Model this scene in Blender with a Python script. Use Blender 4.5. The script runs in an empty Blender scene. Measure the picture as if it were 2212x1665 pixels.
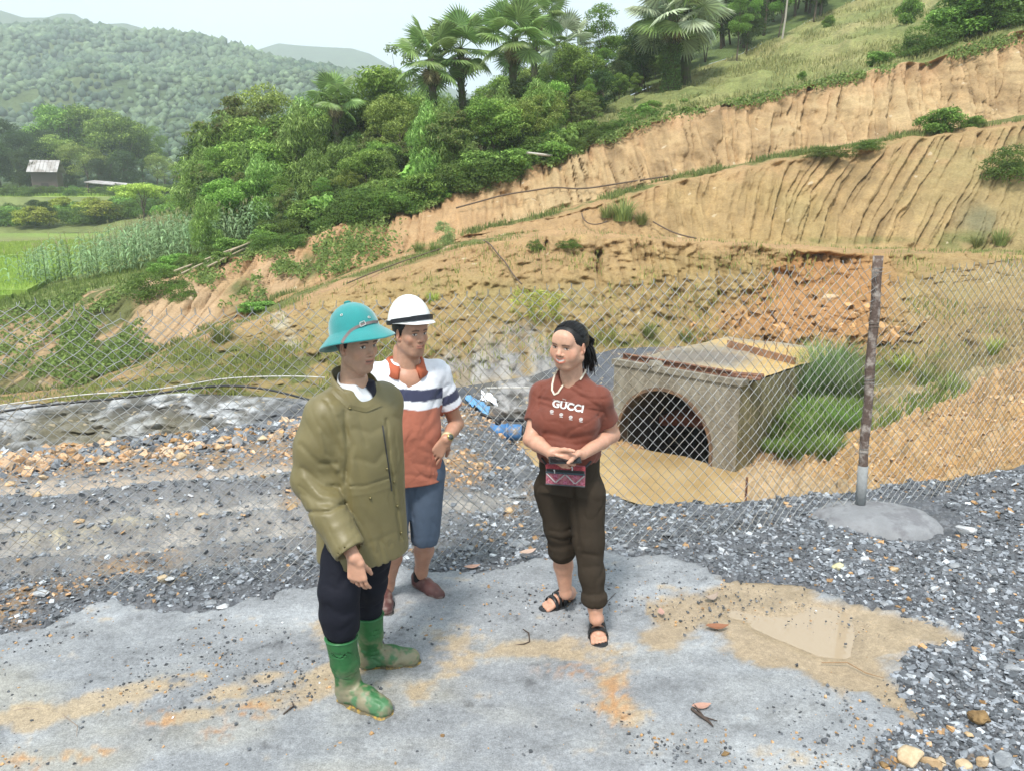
import bpy, bmesh, math, random
import numpy as np
from math import sin, cos, tan, atan, atan2, pi, radians, sqrt
from mathutils import Vector, Matrix, Quaternion

random.seed(7)
rng = np.random.default_rng(7)
scene = bpy.context.scene
col = scene.collection

# ------------------------------------------------------------------ camera
FPX, CU, CV = 1671.0, 1106.0, 832.5          # focal length and centre on a 2212 x 1665 grid
PITCH = radians(13.0); CAMH = 2.15
cam_d = bpy.data.cameras.new('camera'); cam = bpy.data.objects.new('camera', cam_d); col.objects.link(cam)
cam_d.sensor_fit = 'HORIZONTAL'; cam_d.sensor_width = 36.0; cam_d.lens = 36.0 * FPX / 2212.0
cam_d.clip_start = 0.05; cam_d.clip_end = 6000
cam.location = (0, 0, CAMH); cam.rotation_euler = (pi / 2 - PITCH, 0, 0)
scene.camera = cam

# ------------------------------------------------------------------ sky, sun, exposure
SUN_EL, SUN_AZ = radians(58), radians(200)    # high veiled sun, behind and left of the camera
world = bpy.data.worlds.new('World'); scene.world = world; world.use_nodes = True
wt = world.node_tree; wt.nodes.clear()
wo = wt.nodes.new('ShaderNodeOutputWorld'); wb = wt.nodes.new('ShaderNodeBackground')
sk = wt.nodes.new('ShaderNodeTexSky'); sk.sky_type = 'NISHITA'; sk.sun_disc = False
sk.sun_elevation = SUN_EL; sk.sun_rotation = SUN_AZ; sk.air_density = 1.0; sk.dust_density = 2.0; sk.ozone_density = 1.0
# a thin even cloud deck over the sky
wtc = wt.nodes.new('ShaderNodeTexCoord'); wmp = wt.nodes.new('ShaderNodeMapping'); wmp.inputs['Scale'].default_value = (1.2, 1.2, 3.0)
wn = wt.nodes.new('ShaderNodeTexNoise'); wn.inputs['Scale'].default_value = 1.6; wn.inputs['Detail'].default_value = 4
wr = wt.nodes.new('ShaderNodeMapRange'); wr.inputs[1].default_value = 0.3; wr.inputs[2].default_value = 0.7; wr.inputs[3].default_value = 0.82; wr.inputs[4].default_value = 0.97
wm = wt.nodes.new('ShaderNodeMixRGB'); wm.inputs['Color2'].default_value = (8.3, 9.6, 10.6, 1)
wt.links.new(wtc.outputs['Generated'], wmp.inputs['Vector']); wt.links.new(wmp.outputs[0], wn.inputs['Vector'])
wt.links.new(wn.outputs['Fac'], wr.inputs[0]); wt.links.new(wr.outputs[0], wm.inputs['Fac'])
wt.links.new(sk.outputs[0], wm.inputs['Color1']); wt.links.new(wm.outputs[0], wb.inputs['Color'])
wb.inputs['Strength'].default_value = 0.059
wt.links.new(wb.outputs[0], wo.inputs['Surface'])
sun_d = bpy.data.lights.new('sun', 'SUN'); sun_d.energy = 2.5; sun_d.angle = radians(10); sun_d.color = (1.0, 0.955, 0.89)
sun = bpy.data.objects.new('sun', sun_d); col.objects.link(sun)
_sd = Vector((sin(SUN_AZ) * cos(SUN_EL), cos(SUN_AZ) * cos(SUN_EL), sin(SUN_EL)))
sun.rotation_euler = _sd.to_track_quat('Z', 'Y').to_euler()
scene.view_settings.view_transform = 'Standard'; scene.view_settings.look = 'None'
scene.view_settings.exposure = 1.14; scene.view_settings.gamma = 1.0
scene.view_settings.use_curve_mapping = False
scene.render.engine = 'CYCLES'
cy = scene.cycles
cy.use_denoising = True
cy.max_bounces = 8; cy.diffuse_bounces = 3; cy.glossy_bounces = 2; cy.transmission_bounces = 3
cy.transparent_max_bounces = 6; cy.volume_bounces = 3
cy.caustics_reflective = False; cy.caustics_refractive = False

# ------------------------------------------------------------------ geometry of the view -> places
CP, SP = cos(PITCH), sin(PITCH)
def P(u, v, Y):
    x = (u - CU) / FPX; yd = (v - CV) / FPX
    k = Y / (CP - yd * SP)
    return Vector((x * k, Y, CAMH + (-SP - yd * CP) * k))
def G(u, v, z=0.0):
    x = (u - CU) / FPX; yd = (v - CV) / FPX
    k = (z - CAMH) / (-SP - yd * CP)
    return Vector((x * k, (CP - yd * SP) * k, z))
def proj(V):
    X, Y, Z = V[..., 0], V[..., 1], V[..., 2] - CAMH
    zc = np.maximum(Y * CP - Z * SP, 1e-3)
    return CU + FPX * X / zc, CV - FPX * (Y * SP + Z * CP) / zc

# ------------------------------------------------------------------ noise (numpy)
def _h(ix, iy, iz, s):
    n = (ix * 374761393 + iy * 668265263 + iz * 2147483647 + s * 1274126177) & 0xFFFFFFFF
    n = ((n ^ (n >> 13)) * 1274126177) & 0xFFFFFFFF
    n = (n ^ (n >> 16)) & 0xFFFFFFFF
    return n.astype(np.float64) / 4294967295.0
def vnoise(x, y, z=None, s=0):
    x, y = np.broadcast_arrays(np.asarray(x, float), np.asarray(y, float))
    z = np.zeros_like(x) if z is None else np.broadcast_to(np.asarray(z, float), x.shape)
    ix, iy, iz = np.floor(x).astype(np.int64), np.floor(y).astype(np.int64), np.floor(z).astype(np.int64)
    fx, fy, fz = x - ix, y - iy, z - iz
    fx, fy, fz = fx * fx * (3 - 2 * fx), fy * fy * (3 - 2 * fy), fz * fz * (3 - 2 * fz)
    r = 0
    for dx in (0, 1):
        for dy in (0, 1):
            for dz in (0, 1):
                w = (fx if dx else 1 - fx) * (fy if dy else 1 - fy) * (fz if dz else 1 - fz)
                r = r + w * _h(ix + dx, iy + dy, iz + dz, s)
    return r * 2 - 1
def fbm(x, y, z=None, o=4, s=0, g=0.5):
    a, r, f = 1.0, 0, 1.0
    for i in range(o):
        r = r + a * vnoise(np.asarray(x) * f, np.asarray(y) * f, None if z is None else np.asarray(z) * f, s + i * 17)
        a *= g; f *= 2.03
    return r
def sstep(a, b, x):
    t = np.clip((x - a) / (b - a), 0, 1); return t * t * (3 - 2 * t)
def mixc(c, d, w):
    return c * (1 - w[..., None]) + np.asarray(d, float) * w[..., None]

# ------------------------------------------------------------------ object helpers
def mesh_np(name, V, F, smooth=True, colors=None, attrs=None):
    me = bpy.data.meshes.new(name)
    V = np.asarray(V, np.float32).reshape(-1, 3)
    F = np.asarray(F, np.int32)
    n, k = F.shape
    me.vertices.add(len(V)); me.vertices.foreach_set('co', V.ravel())
    me.loops.add(n * k); me.loops.foreach_set('vertex_index', F.ravel())
    me.polygons.add(n); me.polygons.foreach_set('loop_start', np.arange(0, n * k, k, dtype=np.int32))
    me.update(calc_edges=True)
    me.polygons.foreach_set('use_smooth', np.full(n, bool(smooth)))
    if colors is not None:
        a = me.color_attributes.new('Col', 'FLOAT_COLOR', 'POINT')
        c = np.ones((len(V), 4), np.float32); c[:, :3] = np.clip(colors, 0, 1)
        a.data.foreach_set('color', c.ravel())
    for k_, v_ in (attrs or {}).items():
        a = me.attributes.new(k_, 'FLOAT', 'POINT'); a.data.foreach_set('value', np.asarray(v_, np.float32).ravel())
    me.validate()
    return me
def link(name, me, mat=None, parent=None):
    o = bpy.data.objects.new(name, me); col.objects.link(o)
    if mat is not None:
        if len(me.materials) == 0: me.materials.append(mat)
    if parent is not None: o.parent = parent
    return o
def tag(o, label=None, cat=None, group=None, kind=None):
    if label: o['label'] = label
    if cat: o['category'] = cat
    if group: o['group'] = group
    if kind: o['kind'] = kind
    return o
def empty(name, loc=(0, 0, 0), rz=0.0, label=None, cat=None, group=None):
    o = bpy.data.objects.new(name, None); col.objects.link(o)
    o.location = loc; o.rotation_euler = (0, 0, rz); o.empty_display_size = 0.1
    return tag(o, label, cat, group)
def children(o): return [c for c in col.objects if c.parent is o]
def copy_tree(root, kids, loc, rz=0.0, scale=1.0, label=None, group=None):
    """a copy of a thing and of its parts (kids: list of (part, [sub-parts]))"""
    c = root.copy(); col.objects.link(c); c.location = loc; c.rotation_euler = (0, 0, rz); c.scale = (scale,) * 3
    if label: c['label'] = label
    if group: c['group'] = group
    for k, subs in kids:
        d = k.copy(); col.objects.link(d); d.parent = c
        for s_ in subs:
            e = s_.copy(); col.objects.link(e); e.parent = d
    return c
def gridfaces(nr, nc):
    i = np.arange(nr * nc).reshape(nr, nc)
    return np.stack([i[:-1, :-1], i[:-1, 1:], i[1:, 1:], i[1:, :-1]], -1).reshape(-1, 4)

class MB:
    """collects boxes, tubes and quads for one mesh"""
    def __init__(s): s.v = []; s.f = []; s.m = []
    def add(s, V, F, mi=0):
        b = len(s.v); s.v += [tuple(p) for p in V]; s.f += [tuple(b + i for i in f) for f in F]; s.m += [mi] * len(F)
    def box(s, c, sz, R=None, mi=0, taper=1.0):
        x, y, z = sz[0] / 2, sz[1] / 2, sz[2] / 2
        pts = [Vector((a * x * (taper if k > 0 else 1), b * y * (taper if k > 0 else 1), k * z)) for k in (-1, 1) for a, b in ((-1, -1), (1, -1), (1, 1), (-1, 1))]
        if R is not None: pts = [R @ p for p in pts]
        c = Vector(c); s.add([p + c for p in pts], [(3, 2, 1, 0), (4, 5, 6, 7), (0, 1, 5, 4), (1, 2, 6, 5), (2, 3, 7, 6), (3, 0, 4, 7)], mi)
    def tube(s, pts, r, n=6, cap=True, mi=0, flat=1.0, up=None):
        pts = [Vector(p) for p in pts]; rs = r if hasattr(r, '__len__') else [r] * len(pts)
        V = []; F = []
        nrm = None
        for i, p in enumerate(pts):
            t = (pts[min(i + 1, len(pts) - 1)] - pts[max(i - 1, 0)]).normalized()
            if nrm is None:
                a = Vector(up) if up is not None else (Vector((0, 0, 1)) if abs(t.z) < 0.9 else Vector((1, 0, 0)))
                nrm = (a - t * a.dot(t)).normalized()
            else:
                nrm = (nrm - t * nrm.dot(t)).normalized()
            b = t.cross(nrm)
            for k in range(n):
                a = 2 * pi * k / n
                V.append(p + (nrm * cos(a) * flat + b * sin(a)) * rs[i])
        for i in range(len(pts) - 1):
            for k in range(n):
                F.append((i * n + k, i * n + (k + 1) % n, (i + 1) * n + (k + 1) % n, (i + 1) * n + k))
        if cap:
            F.append(tuple(range(n - 1, -1, -1))); F.append(tuple((len(pts) - 1) * n + k for k in range(n)))
        s.add(V, F, mi)
    def mesh(s, name, smooth=False):
        me = bpy.data.meshes.new(name); me.from_pydata(s.v, [], s.f); me.update()
        me.polygons.foreach_set('use_smooth', [smooth] * len(s.f))
        if any(s.m): me.polygons.foreach_set('material_index', s.m)
        return me
    def build(s, name, mat, parent=None, smooth=False):
        me = s.mesh(name, smooth)
        if isinstance(mat, (list, tuple)):
            for m in mat: me.materials.append(m)
            return link(name, me, None, parent)
        return link(name, me, mat, parent)

# ------------------------------------------------------------------ materials
def nmat(name):
    m = bpy.data.materials.new(name); m.use_nodes = True
    nt = m.node_tree; b = nt.nodes['Principled BSDF']
    return m, nt, b
def simple(name, color, rough=0.6, metal=0.0, spec=0.5, vary=0.12, nscale=30.0, bump=0.0, bscale=60.0, dirt=None, dirt_amt=0.3, dscale=8.0, sheen=0.0, trans=0.0, attr=False, coat=0.0):
    """colour (or the Col attribute) x small noise, optional dirt colour, optional bump"""
    m, nt, b = nmat(name); N = nt.nodes.new; L = nt.links.new
    tc = N('ShaderNodeTexCoord'); co = tc.outputs['Object']
    if attr:
        a = N('ShaderNodeAttribute'); a.attribute_name = 'Col'; base = a.outputs['Color']
    else:
        r = N('ShaderNodeRGB'); r.outputs[0].default_value = (*color, 1); base = r.outputs[0]
    n1 = N('ShaderNodeTexNoise'); n1.inputs['Scale'].default_value = nscale; n1.inputs['Detail'].default_value = 5; L(co, n1.inputs['Vector'])
    mr = N('ShaderNodeMapRange'); mr.inputs[1].default_value = 0.25; mr.inputs[2].default_value = 0.75; mr.inputs[3].default_value = 1 - vary; mr.inputs[4].default_value = 1 + vary
    L(n1.outputs['Fac'], mr.inputs[0])
    mu = N('ShaderNodeVectorMath'); mu.operation = 'SCALE'; L(base, mu.inputs[0]); L(mr.outputs[0], mu.inputs['Scale'])
    out = mu.outputs[0]
    if dirt is not None:
        n2 = N('ShaderNodeTexNoise'); n2.inputs['Scale'].default_value = dscale; n2.inputs['Detail'].default_value = 6; n2.inputs['Roughness'].default_value = 0.65; L(co, n2.inputs['Vector'])
        r2 = N('ShaderNodeMapRange'); r2.inputs[1].default_value = 0.62 - dirt_amt * 0.4; r2.inputs[2].default_value = 0.72 - dirt_amt * 0.3; L(n2.outputs['Fac'], r2.inputs[0])
        mx = N('ShaderNodeMixRGB'); mx.inputs['Color2'].default_value = (*dirt, 1); L(r2.outputs[0], mx.inputs['Fac']); L(out, mx.inputs['Color1']); out = mx.outputs[0]
    L(out, b.inputs['Base Color'])
    b.inputs['Roughness'].default_value = rough; b.inputs['Metallic'].default_value = metal
    b.inputs['Specular IOR Level'].default_value = spec
    if sheen: b.inputs['Sheen Weight'].default_value = sheen
    if coat: b.inputs['Coat Weight'].default_value = coat
    if bump:
        n3 = N('ShaderNodeTexNoise'); n3.inputs['Scale'].default_value = bscale; n3.inputs['Detail'].default_value = 6; L(co, n3.inputs['Vector'])
        bp = N('ShaderNodeBump'); bp.inputs['Strength'].default_value = 1.0; bp.inputs['Distance'].default_value = bump
        L(n3.outputs['Fac'], bp.inputs['Height']); L(bp.outputs[0], b.inputs['Normal'])
    return m
def leafmat(name, attr=True, color=(0.05, 0.12, 0.02), trans=0.35, rough=0.55, vary=0.25):
    m, nt, b = nmat(name); N = nt.nodes.new; L = nt.links.new
    if attr:
        a = N('ShaderNodeAttribute'); a.attribute_name = 'Col'; base = a.outputs['Color']
    else:
        r = N('ShaderNodeRGB'); r.outputs[0].default_value = (*color, 1); base = r.outputs[0]
    oi = N('ShaderNodeObjectInfo')
    hs = N('ShaderNodeHueSaturation')
    mr = N('ShaderNodeMapRange'); mr.inputs[3].default_value = 1 - vary; mr.inputs[4].default_value = 1 + vary; L(oi.outputs['Random'], mr.inputs[0])
    mh = N('ShaderNodeMapRange'); mh.inputs[3].default_value = 0.485; mh.inputs[4].default_value = 0.515; L(oi.outputs['Random'], mh.inputs[0])
    L(base, hs.inputs['Color']); L(mr.outputs[0], hs.inputs['Value']); L(mh.outputs[0], hs.inputs['Hue'])
    L(hs.outputs[0], b.inputs['Base Color']); b.inputs['Roughness'].default_value = rough
    b.inputs['Specular IOR Level'].default_value = 0.35
    tr = N('ShaderNodeBsdfTranslucent'); mt = N('ShaderNodeMixShader'); mt.inputs[0].default_value = trans
    gm = N('ShaderNodeGamma'); gm.inputs[1].default_value = 0.8; L(hs.outputs[0], gm.inputs[0]); L(gm.outputs[0], tr.inputs['Color'])
    o = nt.nodes['Material Output']; L(b.outputs[0], mt.inputs[1]); L(tr.outputs[0], mt.inputs[2]); L(mt.outputs[0], o.inputs['Surface'])
    return m
# ================================================================== THE LAND
def rail(pts):
    q = [P(*p) for p in pts]
    t = np.array([p.x / p.y for p in q]); o = np.argsort(t)
    return t[o], np.array([p.y for p in q])[o], np.array([p.z for p in q])[o]
R = {}
R['C'] = rail([(-200,1000,7.6),(0,992,7.8),(300,962,8.3),(600,925,9.2),(700,905,10.2),(900,885,12),(1000,880,12.8),(1060,915,12.8),(1110,958,12.3),(1160,1012,9.2),(1200,1032,8.3),(1300,1064,6.6),(1380,1088,6.0),(1450,1096,5.75),(1600,1083,5.8),(1850,1062,5.85),(2000,1045,5.95),(2212,1008,6.1),(2400,990,6.2)])
R['D'] = rail([(-200,1030,11),(0,1010,11.5),(300,985,12),(600,945,12.5),(700,920,13),(900,893,14.5),(1000,888,15),(1060,930,15.3),(1110,985,15),(1160,1060,14.5),(1200,1110,13.5),(1300,1154,13),(1450,1154,13),(1600,1140,12.3),(1700,1120,11),(1850,1090,9),(2000,1078,8.3),(2212,1045,8.2),(2400,1030,8)])
R['E'] = rail([(-200,985,13.5),(0,990,14),(100,975,14.3),(300,955,14.8),(600,930,15.2),(700,900,15.5),(900,876,16),(1000,870,17),(1060,905,17.3),(1110,950,17.4),(1200,955,17.4),(1325,957,17.2),(1530,985,16.2),(1620,1000,15.7),(1700,988,15),(1800,960,14),(1900,930,13),(2000,895,12.3),(2100,850,11.6),(2212,768,11),(2400,690,10.5)])
R['F'] = rail([(-200,880,16),(0,875,16.3),(200,862,16.8),(400,848,17),(640,860,17.3),(800,860,17.5),(900,850,18),(1000,835,18.5),(1150,812,19),(1250,775,20),(1330,754,21),(1400,750,21.3),(1500,748,21.6),(1600,752,21.8),(1700,770,21),(1800,800,19.5),(1900,835,17.8),(2000,830,17),(2100,800,15.5),(2212,780,13.8),(2400,750,13)])
R['G'] = rail([(-200,872,17.5),(0,866,17.8),(180,850,18),(300,800,19),(400,752,20.3),(480,718,21.3),(560,690,22),(640,655,22.8),(800,598,23.8),(900,567,24.5),(1000,535,25),(1150,512,25.3),(1250,508,25.5),(1400,518,25.6),(1500,524,25.5),(1650,531,25),(1750,537,24.6),(1830,542,24),(1900,546,23.5),(2000,546,23),(2212,553,21.5),(2400,556,20.5)])
R['H'] = rail([(-200,865,19),(0,858,19.3),(180,842,19.8),(300,790,20.8),(400,738,22.3),(480,707,23.4),(560,675,24.3),(640,636,25),(800,582,25.8),(900,550,26.6),(1000,522,27.1),(1150,501,27.4),(1250,496,27.5),(1400,513,27.4),(1500,518,27.3),(1650,526,26.9),(1750,532,26.6),(1900,541,25.8),(2000,541,25.3),(2212,548,23.8),(2400,551,22.8)])
R['I'] = rail([(-200,862,19.3),(0,855,19.6),(180,839,20),(300,786,21),(400,734,22.6),(640,631,25.4),(900,543,27.1),(1000,512,27.8),(1150,480,28.3),(1250,452,28.8),(1350,425,29.2),(1480,390,29.8),(1600,366,30),(1700,345,30),(1850,322,29.8),(2000,297,29.5),(2212,264,29),(2400,240,28.5)])
R['J'] = rail([(-200,859,19.6),(0,852,19.9),(180,835,20.3),(300,780,21.4),(400,728,23.1),(640,627,25.8),(900,538,27.6),(1000,503,28.3),(1150,468,29.2),(1250,441,29.9),(1350,414,30.4),(1480,379,31),(1600,355,31.3),(1700,333,31.3),(1850,309,31.2),(2000,283,31),(2212,251,30.3),(2400,228,30)])
R['K'] = rail([(-200,690,25),(0,672,26),(100,655,26.8),(200,628,27.5),(330,600,28.5),(480,562,29.3),(600,533,30),(650,520,30.2),(750,480,31),(850,462,31.3),(900,450,31.6),(1000,412,32.3),(1100,378,33),(1200,345,33.6),(1300,300,34.3),(1400,262,35),(1500,240,35.5),(1600,217,35.8),(1700,195,35.8),(1800,170,35.8),(1900,150,35.5),(2000,128,35.3),(2100,100,35),(2212,68,34.5),(2400,20,34)])
R['L'] = rail([(-200,650,32),(0,640,33),(200,588,38),(330,548,41),(480,512,43),(600,478,45),(700,440,46),(850,400,44),(1000,350,42),(1100,325,40),(1300,235,43),(1500,150,47),(1600,118,50),(1700,70,54),(1850,0,60),(2000,-60,64),(2212,-130,68),(2400,-200,70)])
R['M'] = rail([(-200,508,88),(0,506,88),(200,503,86),(330,490,80),(480,480,72),(600,462,68),(700,440,66),(850,400,66),(1000,330,70),(1200,210,74),(1350,120,78),(1500,40,84),(1850,-150,100),(2212,-500,105),(2400,-600,110)])
R['N'] = rail([(-200,428,118),(0,428,118),(200,428,118),(330,425,116),(480,430,112),(600,430,108),(700,425,105),(850,400,105),(1000,350,110),(1200,230,115),(1350,130,120),(1500,0,125),(1850,-250,135),(2212,-600,140),(2400,-700,150)])
R['O'] = rail([(-200,408,150),(0,408,150),(200,408,150),(330,410,150),(480,420,150),(600,425,150),(700,420,150),(850,400,150),(1000,350,160),(1200,240,170),(1500,0,180),(1850,-250,190),(2212,-600,200),(2400,-700,200)])
ORDER = 'CDEFGHIJKLMNO'

def railat(k, t):
    T, Y, Z = R[k]
    return np.interp(t, T, Y), np.interp(t, T, Z)
PAD_Y = 4.35
def hgt(X, Y):
    """ground height at X, Y (arrays or floats), before relief"""
    X = np.atleast_1d(np.asarray(X, float)); Y = np.atleast_1d(np.asarray(Y, float)); t = X / np.maximum(Y, 0.3)
    ys = [np.full_like(t, PAD_Y)]; zs = [np.zeros_like(t)]
    for k in ORDER:
        a, b = railat(k, t); a = np.maximum(a, ys[-1] + 0.05); ys.append(a); zs.append(b)
    z = np.where(Y < PAD_Y, 0.0, zs[-1])
    for i in range(len(ys) - 1):
        m = (Y >= ys[i]) & (Y < ys[i + 1])
        w = (Y - ys[i]) / (ys[i + 1] - ys[i])
        z = np.where(m, zs[i] * (1 - w) + zs[i + 1] * w, z)
    return z if z.size > 1 else float(z[0])
def onland(u, v, segs='CDEFGHIJKLMNO'):
    """first meeting of a line of sight with the land"""
    x = (u - CU) / FPX; yd = (v - CV) / FPX
    k = np.concatenate([np.linspace(2, 40, 1500), np.linspace(40, 260, 2500)])
    X, Y, Z = x * k, (CP - yd * SP) * k, CAMH + (-SP - yd * CP) * k
    g = hgt(X, Y); i = np.argmax(Z < g)
    if not (Z < g).any(): return None
    return Vector((X[i], Y[i], float(g[i])))

def blob(u, v, cx, cy, rx, ry, rot=0.0, soft=0.5):
    c, s = cos(radians(rot)), sin(radians(rot))
    a = (u - cx) * c + (v - cy) * s; b = -(u - cx) * s + (v - cy) * c
    return 1 - sstep(1 - soft, 1 + soft, np.sqrt((a / rx) ** 2 + (b / ry) ** 2))
def polyline_dist(u, v, pts):
    d = np.full(np.shape(u), 1e9)
    for (x0, y0), (x1, y1) in zip(pts[:-1], pts[1:]):
        L2 = (x1 - x0) ** 2 + (y1 - y0) ** 2
        w = np.clip(((u - x0) * (x1 - x0) + (v - y0) * (y1 - y0)) / L2, 0, 1)
        d = np.minimum(d, np.hypot(u - x0 - w * (x1 - x0), v - y0 - w * (y1 - y0)))
    return d
def inpoly(u, v, poly):
    r = np.zeros(np.shape(u), bool); n = len(poly)
    for i in range(n):
        (x0, y0), (x1, y1) = poly[i], poly[(i + 1) % n]
        c = ((y0 > v) != (y1 > v)) & (u < (x1 - x0) * (v - y0) / (y1 - y0 + 1e-12) + x0)
        r ^= c
    return r

# ---- a dirt material: painted albedo x fine procedural grain, with relief
def dirtmat(name, grain=0.16, s1=3.0, s2=40.0, bump=0.02, bs=14.0, rough=0.9, wet=0.0, specks=0.0, speckcol=(0.3, 0.3, 0.3), spscale=18, stretch=None):
    m, nt, b = nmat(name); N = nt.nodes.new; L = nt.links.new
    tc = N('ShaderNodeTexCoord'); co = tc.outputs['Object']
    if stretch:
        mp = N('ShaderNodeMapping'); mp.inputs['Scale'].default_value = stretch; L(co, mp.inputs[0]); co = mp.outputs[0]
    a = N('ShaderNodeAttribute'); a.attribute_name = 'Col'
    cur = a.outputs['Color']
    for sc, amp, det in ((s1, grain, 6), (s2, grain * 1.2, 4)):
        n = N('ShaderNodeTexNoise'); n.inputs['Scale'].default_value = sc; n.inputs['Detail'].default_value = det; n.inputs['Roughness'].default_value = 0.65; L(co, n.inputs['Vector'])
        r = N('ShaderNodeMapRange'); r.inputs[1].default_value = 0.3; r.inputs[2].default_value = 0.7; r.inputs[3].default_value = 1 - amp; r.inputs[4].default_value = 1 + amp; L(n.outputs['Fac'], r.inputs[0])
        k = N('ShaderNodeVectorMath'); k.operation = 'SCALE'; L(cur, k.inputs[0]); L(r.outputs[0], k.inputs['Scale']); cur = k.outputs[0]
    if specks:
        vo = N('ShaderNodeTexVoronoi'); vo.inputs['Scale'].default_value = spscale; L(co, vo.inputs['Vector'])
        r = N('ShaderNodeMapRange'); r.inputs[1].default_value = 0.0; r.inputs[2].default_value = 1.0; L(vo.outputs['Color'], r.inputs[0])
        g = N('ShaderNodeMath'); g.operation = 'GREATER_THAN'; g.inputs[1].default_value = 1 - specks; L(r.outputs[0], g.inputs[0])
        mx = N('ShaderNodeMixRGB'); mx.inputs['Color2'].default_value = (*speckcol, 1); f = N('ShaderNodeMath'); f.operation = 'MULTIPLY'; f.inputs[1].default_value = 0.6
        L(g.outputs[0], f.inputs[0]); L(f.outputs[0], mx.inputs['Fac']); L(cur, mx.inputs['Color1']); cur = mx.outputs[0]
    L(cur, b.inputs['Base Color']); b.inputs['Roughness'].default_value = rough; b.inputs['Specular IOR Level'].default_value = 0.3 + wet
    if bump:
        n = N('ShaderNodeTexNoise'); n.inputs['Scale'].default_value = bs; n.inputs['Detail'].default_value = 8; n.inputs['Roughness'].default_value = 0.68; L(co, n.inputs['Vector'])
        bp = N('ShaderNodeBump'); bp.inputs['Distance'].default_value = bump; bp.inputs['Strength'].default_value = 1.0; L(n.outputs['Fac'], bp.inputs['Height']); L(bp.outputs[0], b.inputs['Normal'])
    return m

TN = 880
TT = np.linspace(-1.3, 1.3, TN)
TS = np.linspace(-0.95, 0.95, 1150)
def patch(k0, k1, rows, near=False, ease=1.0, tt=None):
    TT_ = TT if tt is None else tt; TN = len(TT_)
    s = np.linspace(0, 1, rows) ** ease
    if near: y0, z0 = np.full(TN, 0.5), np.zeros(TN)
    else: y0, z0 = railat(k0, TT_)
    y1, z1 = railat(k1, TT_); y1 = np.maximum(y1, y0 + 0.02)
    S = s[:, None] * np.ones(TN)
    Y = y0 * (1 - S) + y1 * S; Z = z0 * (1 - S) + z1 * S
    V = np.stack([TT_ * Y, Y, Z], -1)
    if near:
        V[..., 2] = hgt(V[..., 0].ravel(), V[..., 1].ravel()).reshape(Y.shape)
    return V, S

SHALE = np.array((0.085, 0.092, 0.105)); MUDG = np.array((0.40, 0.36, 0.315)); OCHRE = np.array((0.43, 0.26, 0.11)); PEACH = np.array((0.425, 0.27, 0.135))
YELL = np.array((0.375, 0.265, 0.115)); OLIVE = np.array((0.30, 0.235, 0.10)); GREENG = np.array((0.085, 0.125, 0.03)); BUFF = np.array((0.52, 0.40, 0.22))
PAD = [(-700,1440),(-400,1420),(0,1363),(60,1346),(105,1339),(183,1321),(211,1300),(299,1300),(404,1310),(492,1314),(562,1296),(615,1279),(703,1262),(760,1240),(841,1225),(885,1232),(950,1234),(1037,1238),(1075,1223),(1139,1199),(1193,1196),(1296,1183),(1420,1192),(1524,1217),(1577,1240),(1680,1246),(1751,1262),(1793,1288),(1917,1314),(2041,1358),(2100,1385),(2050,1399),(2000,1400),(1958,1432),(1942,1469),(1975,1520),(2016,1556),(1958,1572),(1917,1597),(1909,1626),(1880,1690),(1850,1900),(-1400,1900)]
PADW = [tuple(G(*p))[:2] for p in PAD]

# ---- yard of crushed shale with vehicle tracks
V, S = patch(None, 'C', 140, near=True)
U_, V_ = proj(V)
X, Y, Z = V[..., 0], V[..., 1], V[..., 2]
pad_in = inpoly(X, Y, PADW)
pd = polyline_dist(X, Y, PADW)
low = np.where(pad_in, sstep(0.0, 0.12, pd), 0.0)
w_ = V_ + 0.078 * U_ + 7 * fbm(X * 0.8, Y * 0.8, s=3) + 3 * fbm(X * 4, Y * 4, s=4)
left = 1 - sstep(820, 1060, U_)
def band(c, w): return np.exp(-((w_ - c) / w) ** 2)
light = np.clip(band(1064, 19) + band(1142, 25) + band(1206, 28) + band(1250, 12) * .4, 0, 1) * left
dark = np.clip(band(1100, 10) + band(1173, 12) + band(1232, 10) * .8, 0, 1) * left
light = np.maximum(light, 0.85 * blob(U_, V_, 1010, 1085, 130, 24, -6))
och = np.clip(band(1020, 22) * left + blob(U_, V_, 985, 1015, 62, 40) + .9 * blob(U_, V_, 1000, 900, 70, 26) + .8 * blob(U_, V_, 1110, 1108, 28, 14) + .7 * blob(U_, V_, 640, 1085, 36, 22) + .6 * blob(U_, V_, 300, 1215, 80, 18, -8)
              + .7 * blob(U_, V_, 110, 1275, 120, 22, -12) + .6 * blob(U_, V_, 20, 1330, 60, 24) + .5 * blob(U_, V_, 900, 1140, 30, 30) + 0.5 * blob(U_, V_, 1145, 1060, 14, 30), 0, 1)
och = np.maximum(och, 0.8 * blob(U_, V_, 2005, 1655, 130, 28) )
cream = blob(U_, V_, 170, 1158, 130, 18, -5) * .8 + .6 * blob(U_, V_, 560, 1045, 90, 10, -5)
n1 = fbm(X * 2.2, Y * 2.2, o=5, s=11); n2 = fbm(X * 9, Y * 9, o=4, s=12); n3 = fbm(X * 30, Y * 30, o=2, s=13)
relief = 0.022 * n1 + 0.016 * n2 + 0.006 * n3 + dark * 0.09 - light * 0.045
relief *= sstep(0.3, 1.0, S * 0 + np.clip(pd / 0.25, 0, 1) + 0.3) 
V[..., 2] += relief + 0.012 - low * 0.06
bank_right = blob(U_, V_, 1990, 1105, 120, 44)   # under the footing
C = mixc(SHALE * (1 + 0.25 * n2)[..., None], (0.15, 0.15, 0.155), np.clip(0.5 + 0.7 * n3, 0, 1) * 0.6)
C = mixc(C, MUDG * np.array((1, 1, 1.0)), np.clip(light * (0.9 + 0.4 * n2), 0, 1))
C = mixc(C, (0.50, 0.385, 0.28), np.clip(band(1064, 19) * left * .9, 0, 1))
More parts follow.
